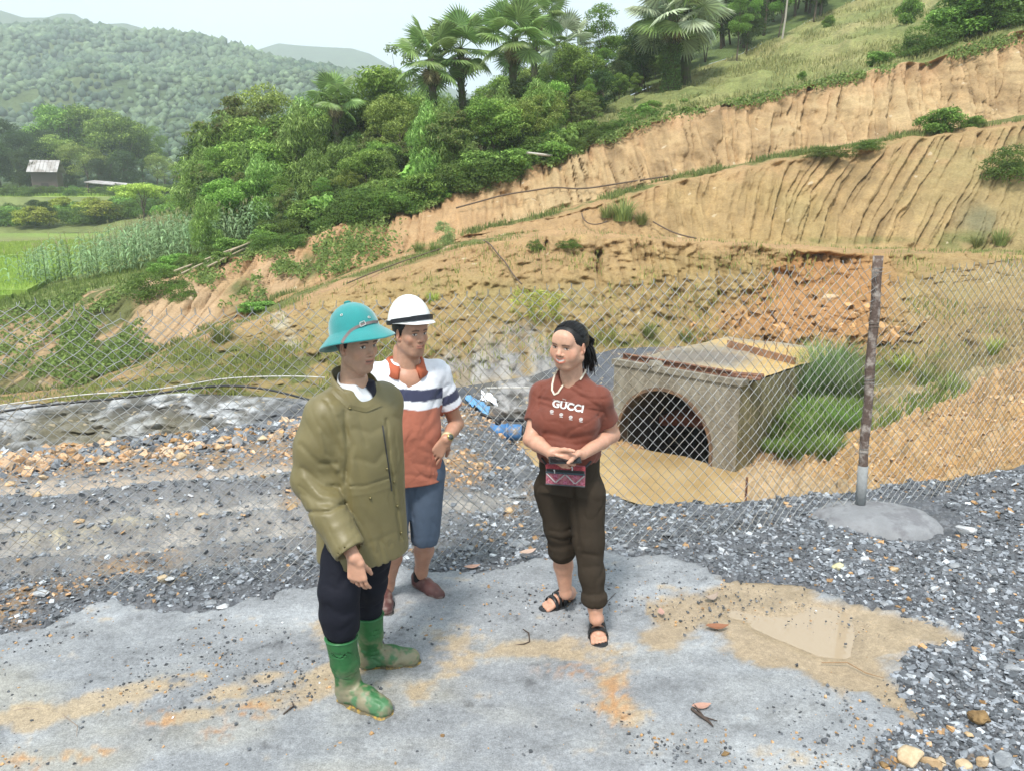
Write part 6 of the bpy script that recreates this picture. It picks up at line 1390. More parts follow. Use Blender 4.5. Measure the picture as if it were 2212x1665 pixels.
cable([(-20, 905), (80, 890), (200, 874), (330, 868), (430, 852), (500, 838), (640, 834), (720, 838)], .013, 'thin white pipe following the black hose along the rocks', wh, .22, 'pipe', 'pipe')
cable([(977, 457), (1040, 440), (1090, 426), (1150, 418), (1199, 409), (1250, 416), (1320, 405), (1387, 394), (1450, 385)], .03, 'dusty cable sagging across the pink slope above the round tussock', br_, 0, 'cable', 'cable')
cable([(1043, 523), (1060, 532), (1074, 553), (1095, 575), (1108, 600), (1130, 622)], .022, 'dusty cable hanging down the lowest slope above the woman', br_, 0, 'cable', 'cable')
cable([(1402, 482), (1441, 504), (1470, 515), (1505, 521)], .025, 'dusty cable running down right of the round tussock', br_, 0, 'cable', 'cable')
cable([(1255, 465), (1258, 480), (1275, 492), (1300, 488), (1312, 482)], .022, 'short looped cable left of the round tussock', br_, 0, 'cable', 'cable')
cable([(740, 622), (830, 585), (900, 560), (960, 540)], .02, 'thin cable lying along the left bench', br_, 0, 'cable', 'cable')
cable([(1040, 848 + 6), (1100, 853), (1150, 852)], .02, 'white pipe behind the blue drum left of the woman', wh, .15, 'pipe', 'pipe')
# ---- blue sheet, white sheet, pump
def sheet(u, v, w, d, h, mat, label, seed, name='tarpaulin', cat='tarpaulin'):
    p = onland(u, v); n = 34; x, y = np.meshgrid(np.linspace(-1, 1, n), np.linspace(-1, 1, n), indexing='ij'); r = np.sqrt(x * x + y * y)
    z = h * np.exp(-(r * 1.2) ** 2) * (1 + .5 * fbm(x * 2, y * 2, s=seed)) + .09 * (1 - np.abs(fbm(x * 2.6 + 9, y * 2.6, o=3, s=seed + 1))) ; k = 1 + .25 * fbm(x * 1.5, y * 1.5, s=seed + 2)
    V = np.stack([x * w * k, y * d * k, z], -1); zz = surf_z(p.x + V[..., 0], p.y + V[..., 1]); V[..., 2] += zz - p.z + .02
    o = link(name, mesh_np(name, V.reshape(-1, 3), gridfaces(n, n)[:, ::-1], True), mat); o.location = p; tag(o, label, cat)
sheet(1032, 885, .27, .28, .13, simple('blue_sheet', (.16, .36, .60), rough=.45, vary=.2, nscale=9), 'crumpled sky blue plastic sheet on the rubble between the two men and the woman', 3)
sheet(1056, 866, .22, .18, .12, simple('white_sheet', (.72, .76, .82), rough=.5), 'white plastic scrap behind the blue sheet', 6)
p = onland(1092, 948); pm = empty('blue_pump', p + Vector((0, 0, .12)), -.1, 'blue pump drum with black fittings lying on the gravel left of the woman', 'pump'); MBl = simple('blue_paint', (.07, .20, .42), rough=.4, dirt=(.25, .2, .15), dirt_amt=.3)
def hring(x0, x1, r, mat, nm):
    mb = MB(); mb.tube([(x0, 0, 0), (x1, 0, 0)], r, 18); mb.build(nm, mat, pm, True)
hring(-.24, .02, .135, MBl, 'drum'); hring(.04, .27, .135, MBl, 'drum'); hring(.015, .045, .15, MBl, 'flange'); hring(.27, .33, .12, bk, 'cap'); hring(-.30, -.24, .10, MBl, 'end_cover')
mb = MB(); mb.tube([(-.12, 0, .1), (-.12, 0, .24)], .05, 10); mb.tube([(-.42, 0, .30), (-.25, 0, .24), (-.1, 0, .22), (.3, 0, .20)], .028, 8); mb.build('fitting', bk, pm, True)
# ================================================================== PEOPLE
from mathutils.bvhtree import BVHTree
class Vol:
    """a signed distance field on a grid; union, carve, then a smooth surface"""
    def __init__(s, lo, hi, h):
        s.lo = np.array(lo, float); s.h = h; s.n = np.ceil((np.array(hi, float) - s.lo) / h).astype(int) + 1
        s.f = np.full(s.n, .5, np.float32)
        s.ax = [s.lo[i] + h * np.arange(s.n[i]) for i in range(3)]
    def reg(s, lo, hi):
        a = np.clip(np.floor((np.array(lo) - s.lo) / s.h).astype(int), 0, s.n - 1); b = np.clip(np.ceil((np.array(hi) - s.lo) / s.h).astype(int) + 1, 1, s.n)
        sl = tuple(slice(a[i], max(b[i], a[i] + 1)) for i in range(3))
        X, Y, Z = np.meshgrid(s.ax[0][sl[0]], s.ax[1][sl[1]], s.ax[2][sl[2]], indexing='ij', sparse=True); return sl, X, Y, Z
    def _mix(s, sl, d, k, sub):
        f = s.f[sl]; d = d.astype(np.float32)
        if sub: d = -d; h = np.clip(.5 - .5 * (f - d) / k * -1, 0, 1) if False else np.clip(.5 + .5 * (d - f) / k * 1.0, 0, 1); s.f[sl] = f * (1 - h) + d * h + k * h * (1 - h)
        else: h = np.clip(.5 + .5 * (f - d) / k, 0, 1); s.f[sl] = f * (1 - h) + d * h - k * h * (1 - h)
    def cone(s, a, b, ra, rb, k=.015, sub=False, flat=None):
        a, b = np.array(a, float), np.array(b, float); m = max(ra, rb) + k * 1.5 + 2 * s.h
        sl, X, Y, Z = s.reg(np.minimum(a, b) - m, np.maximum(a, b) + m); ab = b - a; L = ab @ ab + 1e-9
        x, y, z = X - a[0], Y - a[1], Z - a[2]
        t = np.clip((x * ab[0] + y * ab[1] + z * ab[2]) / L, 0, 1)
        dx, dy, dz = x - t * ab[0], y - t * ab[1], z - t * ab[2]
        if flat is not None:            # flat = (direction, factor): thinner along that direction
            n = np.array(flat[0], float); n /= np.linalg.norm(n); q = dx * n[0] + dy * n[1] + dz * n[2]; g = 1 / flat[1] - 1
            dx, dy, dz = dx + q * n[0] * g, dy + q * n[1] * g, dz + q * n[2] * g
            d = np.sqrt(dx * dx + dy * dy + dz * dz) - (ra + (rb - ra) * t); d = d * (flat[1] if flat[1] < 1 else 1)
        else: d = np.sqrt(dx * dx + dy * dy + dz * dz) - (ra + (rb - ra) * t)
        s._mix(sl, d, k, sub)
    def chain(s, pts, rs, k=.015, **kw):
        for i in range(len(pts) - 1): s.cone(pts[i], pts[i + 1], rs[i], rs[i + 1], k, **kw)
    def ell(s, c, r, R=None, k=.015, sub=False):
        c = np.array(c, float); r = np.array(r, float); m = r.max() + k * 1.5 + 2 * s.h; sl, X, Y, Z = s.reg(c - m, c + m)
        x, y, z = X - c[0], Y - c[1], Z - c[2]
        if R is not None: x, y, z = (R[0][0] * x + R[1][0] * y + R[2][0] * z), (R[0][1] * x + R[1][1] * y + R[2][1] * z), (R[0][2] * x + R[1][2] * y + R[2][2] * z)
        k0 = np.sqrt((x / r[0]) ** 2 + (y / r[1]) ** 2 + (z / r[2]) ** 2); k1 = np.sqrt((x / r[0] ** 2) ** 2 + (y / r[1] ** 2) ** 2 + (z / r[2] ** 2) ** 2) + 1e-6
        s._mix(sl, k0 * (k0 - 1) / k1, k, sub)
    def loft(s, keys, fwd, k=.03, e=2.3, sub=False):
        """keys: (z, cx, cy, half width, half depth); fwd: facing direction in plan"""
        K = np.array(sorted(keys)); rm = K[:, 3:].max() + .05
        sl, X, Y, Z = s.reg((K[:, 1].min() - rm, K[:, 2].min() - rm, K[0, 0] - .04), (K[:, 1].max() + rm, K[:, 2].max() + rm, K[-1, 0] + .04))
        zz = Z.ravel(); zc = np.clip(zz, K[0, 0], K[-1, 0])
        def ip(j):
            v = np.interp(zc, K[:, 0], K[:, j]); q = np.interp(np.clip(zc + .02, K[0, 0], K[-1, 0]), K[:, 0], K[:, j]); w = np.interp(np.clip(zc - .02, K[0, 0], K[-1, 0]), K[:, 0], K[:, j]); return ((v + q + w) / 3)[None, None, :]
        cx, cy, rx, ry = ip(1), ip(2), ip(3), ip(4); f = np.array(fwd, float); f /= np.linalg.norm(f)
        dx, dy = X - cx, Y - cy; a = (dx * -f[1] + dy * f[0]); b = dx * f[0] + dy * f[1]
        rr = (np.abs(a / rx) ** e + np.abs(b / ry) ** e) ** (1 / e); d = (rr - 1) * np.minimum(rx, ry) * .95
        zb = np.maximum(K[0, 0] - zz, zz - K[-1, 0])[None, None, :]
        s._mix(sl, np.maximum(d, zb + 0 * d), k, sub)
    def field(s, fn, lo=None, hi=None):
        """add fn(X, Y, Z) to the distance near the surface"""
        m = np.abs(s.f) < .05; i = np.argwhere(m); P_ = s.lo + i * s.h
        s.f[m] += fn(P_[:, 0], P_[:, 1], P_[:, 2]).astype(np.float32)
    def mesh(s):
        f = s.f; f = f.copy(); f[0] = f[-1] = .5; f[:, 0] = f[:, -1] = .5; f[:, :, 0] = f[:, :, -1] = .5
        sg = f < 0; c8 = [(i, j, k) for i in (0, 1) for j in (0, 1) for k in (0, 1)]; n = np.array(f.shape) - 1
        cnt = sum(sg[i:n[0] + i, j:n[1] + j, k:n[2] + k].astype(np.int8) for i, j, k in c8); act = (cnt > 0) & (cnt < 8); idx = np.argwhere(act)
        ids = -np.ones(act.shape, np.int64); ids[act] = np.arange(len(idx)); acc = np.zeros((len(idx), 3)); ct = np.zeros(len(idx))
        for a in c8:
            for d in range(3):
                if a[d]: continue
                b = list(a); b[d] = 1
                f0 = f[idx[:, 0] + a[0], idx[:, 1] + a[1], idx[:, 2] + a[2]]; f1 = f[idx[:, 0] + b[0], idx[:, 1] + b[1], idx[:, 2] + b[2]]
                m = (f0 < 0) != (f1 < 0); t = np.where(m, f0 / np.where(m, f0 - f1, 1), 0); p = np.tile(np.array(a, float), (len(idx), 1)); p[:, d] = t
                acc[m] += p[m]; ct[m] += 1
        V = s.lo + (idx + acc / ct[:, None]) * s.h; Q = []
        for d in range(3):
            e1, e2 = (d + 1) % 3, (d + 2) % 3; A = np.moveaxis(sg, (d, e1, e2), (0, 1, 2)); I = np.moveaxis(ids, (d, e1, e2), (0, 1, 2))
            ch = A[:-1, 1:-1, 1:-1] != A[1:, 1:-1, 1:-1]; q = np.argwhere(ch); i, j, k = q[:, 0], q[:, 1] + 1, q[:, 2] + 1
            F = np.stack([I[i, j - 1, k - 1], I[i, j, k - 1], I[i, j, k], I[i, j - 1, k]], 1); ins = A[i, j, k]; F[~ins] = F[~ins][:, ::-1]; Q.append(F)
        F = np.concatenate(Q); F = F[(F >= 0).all(1)]; return V, F
def emit(name, VF, mat, parent, colfn=None, attr=True):
    V, F = VF; c = colfn(V) if colfn is not None else None; loc = np.array(parent.location) if parent is not None else np.zeros(3)
    return link(name, mesh_np(name, V - loc, F, True, c), mat, parent)
def bvh(*vfs):
    V = []; F = []; b = 0
    for v, f in vfs: V += [tuple(p) for p in v]; F += [tuple(int(i) + b for i in q) for q in f]; b += len(v)
    return BVHTree.FromPolygons(V, F)
def hit(bv, u, v, off=.0015):
    x = (u - CU) / FPX; yd = (v - CV) / FPX; d = Vector((x, CP - yd * SP, -SP - yd * CP)).normalized(); h = bv.ray_cast(Vector((0, 0, CAMH)), d)
    return None if h[0] is None else h[0] + (h[1] if h[1].dot(d) < 0 else -h[1]) * off
def strip(bv, pts, w, name, mat, parent, n=5, off=.002, thick=.0025, closed=False):
    """a flat band of cloth or leather following pts (picture points) over a surface"""
    q = []
    for i in range(len(pts) - 1):
        for k in range(n): q.append((pts[i][0] + (pts[i + 1][0] - pts[i][0]) * k / n, pts[i][1] + (pts[i + 1][1] - pts[i][1]) * k / n))
    q.append(pts[-1]); w3 = [hit(bv, *p, off) for p in q]; w3 = [p for p in w3 if p is not None]
    if len(w3) < 2: return None
    mb = MB(); V = []; F = []
    loc = Vector(parent.location) if parent is not None else Vector()
    for i, p in enumerate(w3):
        t = (w3[min(i + 1, len(w3) - 1)] - w3[max(i - 1, 0)]).normalized(); nn = (Vector((0, 0, CAMH)) - p).normalized(); s_ = t.cross(nn).normalized() * w / 2; o = nn * thick
        V += [p - s_ - loc, p - s_ + o - loc, p + s_ + o - loc, p + s_ - loc]
    for i in range(len(w3) - 1):
        a, b = 4 * i, 4 * i + 4; F += [(a, a + 1, b + 1, b), (a + 1, a + 2, b + 2, b + 1), (a + 2, a + 3, b + 3, b + 2)]
    mb.add(V, F); return mb.build(name, mat, parent, False)
def skinmat(name):
    m, nt, b = nmat(name); N = nt.nodes.new; L = nt.links.new
    a = N('ShaderNodeAttribute'); a.attribute_name = 'Col'; tc = N('ShaderNodeTexCoord'); n = N('ShaderNodeTexNoise'); n.inputs['Scale'].default_value = 45; n.inputs['Detail'].default_value = 4; L(tc.outputs['Object'], n.inputs['Vector'])
    r = N('ShaderNodeMapRange'); r.inputs[1].default_value = .3; r.inputs[2].default_value = .7; r.inputs[3].default_value = .93; r.inputs[4].default_value = 1.07; L(n.outputs['Fac'], r.inputs[0])
    k = N('ShaderNodeVectorMath'); k.operation = 'SCALE'; L(a.outputs['Color'], k.inputs[0]); L(r.outputs[0], k.inputs['Scale']); L(k.outputs[0], b.inputs['Base Color'])
    b.inputs['Roughness'].default_value = .46; b.inputs['Specular IOR Level'].default_value = .42; b.inputs['Subsurface Weight'].default_value = .12; b.inputs['Subsurface Radius'].default_value = (1, .35, .2); b.inputs['Subsurface Scale'].default_value = .006
    return m
M_skin = skinmat('skin')
M_hair = simple('black_hair', (.008, .007, .007), rough=.45, spec=.35, vary=.3, nscale=50, bump=.001, bscale=120)
def clothmat(name, color=None, rough=.8, vary=.06, bump=.0015, bscale=30, sheen=.0, weave=600, spec=.3):
    m, nt, b = nmat(name); N = nt.nodes.new; L = nt.links.new; tc = N('ShaderNodeTexCoord')
    if color is None: a = N('ShaderNodeAttribute'); a.attribute_name = 'Col'; base = a.outputs['Color']
    else: a = N('ShaderNodeRGB'); a.outputs[0].default_value = (*color, 1); base = a.outputs[0]
    n = N('ShaderNodeTexNoise'); n.inputs['Scale'].default_value = 12; n.inputs['Detail'].default_value = 6; L(tc.outputs['Object'], n.inputs['Vector'])
    r = N('ShaderNodeMapRange'); r.inputs[1].default_value = .3; r.inputs[2].default_value = .7; r.inputs[3].default_value = 1 - vary; r.inputs[4].default_value = 1 + vary; L(n.outputs['Fac'], r.inputs[0])
    k = N('ShaderNodeVectorMath'); k.operation = 'SCALE'; L(base, k.inputs[0]); L(r.outputs[0], k.inputs['Scale']); L(k.outputs[0], b.inputs['Base Color'])
    b.inputs['Roughness'].default_value = rough; b.inputs['Specular IOR Level'].default_value = spec; b.inputs['Sheen Weight'].default_value = sheen
    n2 = N('ShaderNodeTexNoise'); n2.inputs['Scale'].default_value = bscale; n2.inputs['Detail'].default_value = 5; L(tc.outputs['Object'], n2.inputs['Vector'])
    bp = N('ShaderNodeBump'); bp.inputs['Distance'].default_value = bump * 4; bp.inputs['Strength'].default_value = .6; L(n2.outputs['Fac'], bp.inputs['Height']); L(bp.outputs[0], b.inputs['Normal'])
    return m

# ---- a head: local axes x = to the figure's left, y = forward, z = up; origin at mid height
def head_mesh(center, yaw, pitch=0.0, roll=0.0, sc=1.0, skin=(.42, .245, .165), female=False, smile=0.0, mouth_open=0.0, gaze=0.0, neck_to=None, neck_r=.058, h=.0029, hairline=.062, chub=0.0):
    v = Vol((-.115, -.145, -.24), (.115, .135, .145), h); S = sc
    v.ell((0, -.018, .038), (.0765, .094, .083), k=.02); v.ell((0, .018, -.015), (.064 + chub * .006, .068, .085), k=.03)
    v.ell((0, .046, -.088), (.026, .026, .020), k=.03)
    for s in (1, -1):
        v.cone((s * (.050 + chub * .005), -.004, -.052), (s * .018, .048, -.092), .019 + chub * .004, .016, .03)
        v.ell((s * .040, .054, -.016), (.022 + chub * .004, .018, .020 + chub * .004), k=.02)
        if chub: v.ell((s * .040, .048, -.040), (.022, .020, .024), k=.025)
    v.cone((-.034, .073, .034), (.034, .073, .034), .011, .011, .018); v.ell((0, .060, .058), (.052, .026, .036), k=.03)
    for s in (1, -1):
        v.ell((s * .031, .090, .013), (.017, .011, .0105), k=.010, sub=True); v.ell((s * .0310, .0655, .0125), (.0135, .0125, .0125), k=.003)
        v.cone((s * .018, .0755, .0195), (s * .045, .070, .0185), .0042, .0035, .006)          # upper lid
        v.cone((s * .020, .0755, .0040), (s * .043, .071, .0050), .0036, .0030, .007)         # lower lid
    v.cone((0, .078, .022), (0, .096, -.016), .0075, .0110, .012); v.ell((0, .097, -.020), (.0105, .0095, .0085), k=.008)
    for s in (1, -1): v.ell((s * .0135, .0885, -.0235), (.0075, .0085, .0065), k=.006); v.ell((s * .0065, .0965, -.0305), (.0032, .004, .003), k=.003, sub=True)
    v.ell((0, .064, -.052), (.031, .022, .028), k=.022)
    sm = smile; c_ = -.052
    pts = [(-.0235 - sm * .0075, .0745, c_ + sm * .007), (-.012, .0835, c_ + .0015), (0, .0868, c_), (.012, .0835, c_ + .0015), (.0235 + sm * .0075, .0745, c_ + sm * .007)]
    up = [(x, y + .001, z + .0038 + mouth_open * .4) for x, y, z in pts]; lo_ = [(x * .9, y, z - .0055 - mouth_open - sm * .003) for x, y, z in pts]
    v.chain(up, [.0022, .0042, .0040, .0042, .0022], .004); v.chain(lo_, [.0022, .0048, .0056, .0048, .0022], .005)
    v.chain([(x, y + .008, z - mouth_open * .3) for x, y, z in pts], [.0016 + mouth_open * .3] * 5, .002, sub=True)
    for s in (1, -1):
        v.cone((s * .018, .078, -.030), (s * .034, .066, -.056), .0022, .0018, .006, sub=True) if sm or female else v.cone((s * .018, .079, -.030), (s * .030, .069, -.048), .0016, .0012, .006, sub=True)
        R = Matrix.Rotation(s * -.35, 3, 'Z') @ Matrix.Rotation(-.15, 3, 'X')
        v.ell((s * .0775, -.008, .002), (.0075, .0185, .0315), R, .006); v.ell((s * .0835, -.003, .006), (.0045, .010, .018), R, .004, sub=True); v.ell((s * .074, .002, -.022), (.006, .009, .010), k=.006)
    nr = neck_r
    if neck_to is None: neck_to = (0, -.035, -.23)
    v.cone((0, -.024, -.055), neck_to, nr * .95, nr * 1.05, .028)
    V, F = v.mesh(); x, y, z = V[:, 0], V[:, 1], V[:, 2]
    sk = np.array(skin); C = sk * (1 + .07 * fbm(x * 60, y * 60, z * 60, o=3, s=9) + .06 * fbm(x * 14, y * 14, z * 14, o=2, s=10))[:, None]
    ax_ = np.abs(x)
    def bl(cx, cy, cz, rx, ry, rz, soft=.4): return 1 - sstep(1 - soft, 1 + soft, np.sqrt(((ax_ - cx) / rx) ** 2 + ((y - cy) / ry) ** 2 + ((z - cz) / rz) ** 2))
    C = mixc(C, sk * (1.12, .92, .88), bl(.045, .06, -.018, .026, .03, .022, .8) * (.5 if not female else .75)); C = mixc(C, sk * (1.12, .90, .86), bl(0, .098, -.02, .016, .02, .014, .7) * .5); C = mixc(C, sk * (1.1, .85, .8), bl(.078, -.005, 0, .014, .03, .035) * .5)
    lipc = sk * ((1.0, .62, .60) if not female else (1.0, .50, .48))
    zl = pts[0][2] * 0 + c_ + sm * .007 * (ax_ / .024) ** 2
    lip = (1 - sstep(.018 + sm * .004, .027 + sm * .004, ax_)) * sstep(.072, .078, y); lu = lip * (1 - sstep(.0035, .0060, np.abs(z - (zl + .0042 + mouth_open * .4)))); ll = lip * (1 - sstep(.0045, .0070, np.abs(z - (zl - .0058 - mouth_open - sm * .003))))
    C = mixc(C, lipc, np.clip(lu + ll, 0, 1) * .85)
    gap = lip * (1 - sstep(.0012 + mouth_open * .6, .0024 + mouth_open * .9, np.abs(z - (zl - mouth_open * .3 - sm * .0005)))) * (1 - sstep(.018, .023, ax_))
    C = mixc(C, (.74, .70, .65) if sm > .5 else (.07, .025, .02), gap)
    if not female: C = mixc(C, sk * (.80, .80, .84), bl(0, .07, -.075, .045, .05, .04, .6) * .35)
    eb = (1 - sstep(.0028, .0052, np.abs(z - (.0335 - (ax_ - .03) ** 2 * 9)))) * sstep(.010, .015, ax_) * (1 - sstep(.044, .052, ax_)) * sstep(.05, .06, y)
    C = mixc(C, (.03, .02, .016), eb * (.80 if not female else .7))
    ey = (((ax_ - .031) / .0125) ** 2 + ((z - .0115 + sm * .0005) / (.0052 - sm * .0016)) ** 2 < 1) & (y > .066)
    C[ey] = (.58, .54, .50); gx = x - np.sign(x) * .031 - gaze * .004; ir = ey & (gx ** 2 + (z - .012) ** 2 < .0052 ** 2); C[ir] = (.022, .013, .010)
    lash = (((ax_ - .031) / .0145) ** 2 + ((z - .0125) / .0075) ** 2 < 1) & ~ey & (z > .0125 + .002) & (y > .066); C[lash] = C[lash] * .28
    low = (((ax_ - .031) / .014) ** 2 + ((z - .0105) / .0075) ** 2 < 1) & ~ey & (z < .0105) & (y > .066); C[low] = C[low] * .62
    C = mixc(C, sk * .35, bl(.0065, .094, -.030, .0045, .008, .0035, .3))
    Rm = Matrix.Rotation(yaw, 3, 'Z') @ Matrix.Rotation(pi, 3, 'Z') @ Matrix.Rotation(pitch, 3, 'X') @ Matrix.Rotation(roll, 3, 'Y')
    V = V * (1 + .09 * chub * sstep(.09, -.02, z)[:, None] * np.array((1, .0, 0)) + .05 * chub * np.array((1, 0, 0))); M = np.array(Rm); return (V * S) @ M.T + np.array(center), F, C, M
# yaw: 0 looks at the camera, positive turns towards the right of the picture
def toworld(M, c, p, S=1.0): return np.array(c) + M @ (np.array(p) * S)
def hair_shell(M, c, S, kind):
    v = Vol((-.12, -.16, -.20), (.12, .13, .15), .0048)
    if kind == 'short':
        v.ell((0, -.022, .040), (.0815, .098, .089), k=.01)
        for s in (1, -1): v.cone((s * .073, .010, .035), (s * .072, .012, .004), .009, .005, .01)
        v.cone((0, -.085, .0), (0, -.075, -.045), .035, .028, .03)
        v.ell((0, .075, .0), (.095, .070, .066), k=.012, sub=True)
    else:
        v.ell((0, -.020, .040), (.082, .100, .089), k=.01); v.ell((0, -.070, .02), (.062, .045, .065), k=.03)
        v.ell((0, .092, .000), (.096, .070, .084), k=.008, sub=True); v.ell((0, .04, -.095), (.12, .09, .072), k=.01, sub=True)
        for s in (1, -1): v.ell((s * .092, .004, -.014), (.020, .020, .026), k=.006, sub=True)
        v.cone((0, .075, .112), (0, .03, .135), .004, .003, .006, sub=True)
    V, F = v.mesh(); V = V * (1 + (.07 + .09 * sstep(.09, -.02, V[:, 2])[:, None]) * np.array((1, 0, 0))) if kind == 'long' else V; d = V - np.array((0, -.02, .03)); V = V + d / np.linalg.norm(d, axis=1, keepdims=True) * (.0009 * np.sin(np.arctan2(d[:, 0], d[:, 2] + .05) * 70))[:, None]
    return (V * S) @ M.T + np.array(c), F
def hand(v, wrist, d, palm_n, L=.185, curl=(.25, .3, .35, .4), spread=.06, thumb=(.9, .25), side=1, r=.0082, grip=0.0):
    """wrist point, direction of the hand, normal out of the back of the hand, side = +1 when the thumb is on +s"""
    w = Vector(wrist); d = Vector(d).normalized(); n = Vector(palm_n); n = (n - d * n.dot(d)).normalized(); s = d.cross(n).normalized() * side
    pl = L * .50
    for i, (o, k_) in enumerate([(.030, 1.0), (.010, 1.03), (-.010, 1.0), (-.029, .93)]):
        v.cone(w + s * o * .55 + d * .004, w + d * pl * k_ + s * o, .015, .0125, .010, flat=(n, .8))
    fl = [L * .40, L * .45, L * .42, L * .33]
    for i, (o, k_) in enumerate([(.030, 1.0), (.0102, 1.03), (-.0098, 1.0), (-.029, .93)]):
        p = w + d * pl * k_ * .96 + s * o; a = curl[i]; dd = (d + s * (o * 2.2 * spread / .06)).normalized(); segs = [.45, .30, .25]; rr = [r, r * .92, r * .85, r * .74]; ang = 0
        for j in range(3):
            ang += a * (1, 1.1, .8)[j]; q = p + (dd * cos(ang) - n * sin(ang)) * fl[i] * segs[j]; v.cone(p, q, rr[j], rr[j + 1], .0025 if j else .005); p = q
    b = w + d * .022 + s * .022; t = (d * cos(thumb[0]) + s * sin(thumb[0]) - n * thumb[1]).normalized(); m = b + t * .042; t2 = (t * .9 + d * .45 - n * thumb[1] * .6).normalized(); m2 = m + t2 * .030; e = m2 + (t2 * .9 + d * .3).normalized() * .024
    v.cone(w + d * .01 + s * .012, b, .016, .015, .012); v.chain([b, m, m2, e], [.0145, .0105, .0095, .0078], .006)
def foldn(x, y, z, s, sc=(9, 9, 5), a=.006, sharp=.5):
    w = fbm(x * sc[0] * .5, y * sc[1] * .5, z * sc[2] * .5, o=2, s=s + 50) * .8
    n = fbm(x * sc[0] + w, y * sc[1] + w, z * sc[2] + w, o=2, s=s); return a * (1.5 * np.clip(1 - np.abs(n) / .16, 0, 1) ** 1.3 - .45 * n)
def grooves(P3, lst, front=None):
    """dents drawn along lines on the side facing the camera: (polyline in the picture, width, depth); negative depth raises"""
    u, v = proj(P3); out = np.zeros(len(u))
    for pts, w, dp in lst:
        dp = dp * (.65 if w >= 5 else 1.0)
        d = polyline_dist(u, v, pts); out += dp * np.exp(-(d / w) ** 2)
    return out
def tint(c, V, n=.05, s=3): return np.array(c) * (1 + n * fbm(V[:, 0] * 12, V[:, 1] * 12, V[:, 2] * 12, o=3, s=s))[:, None]

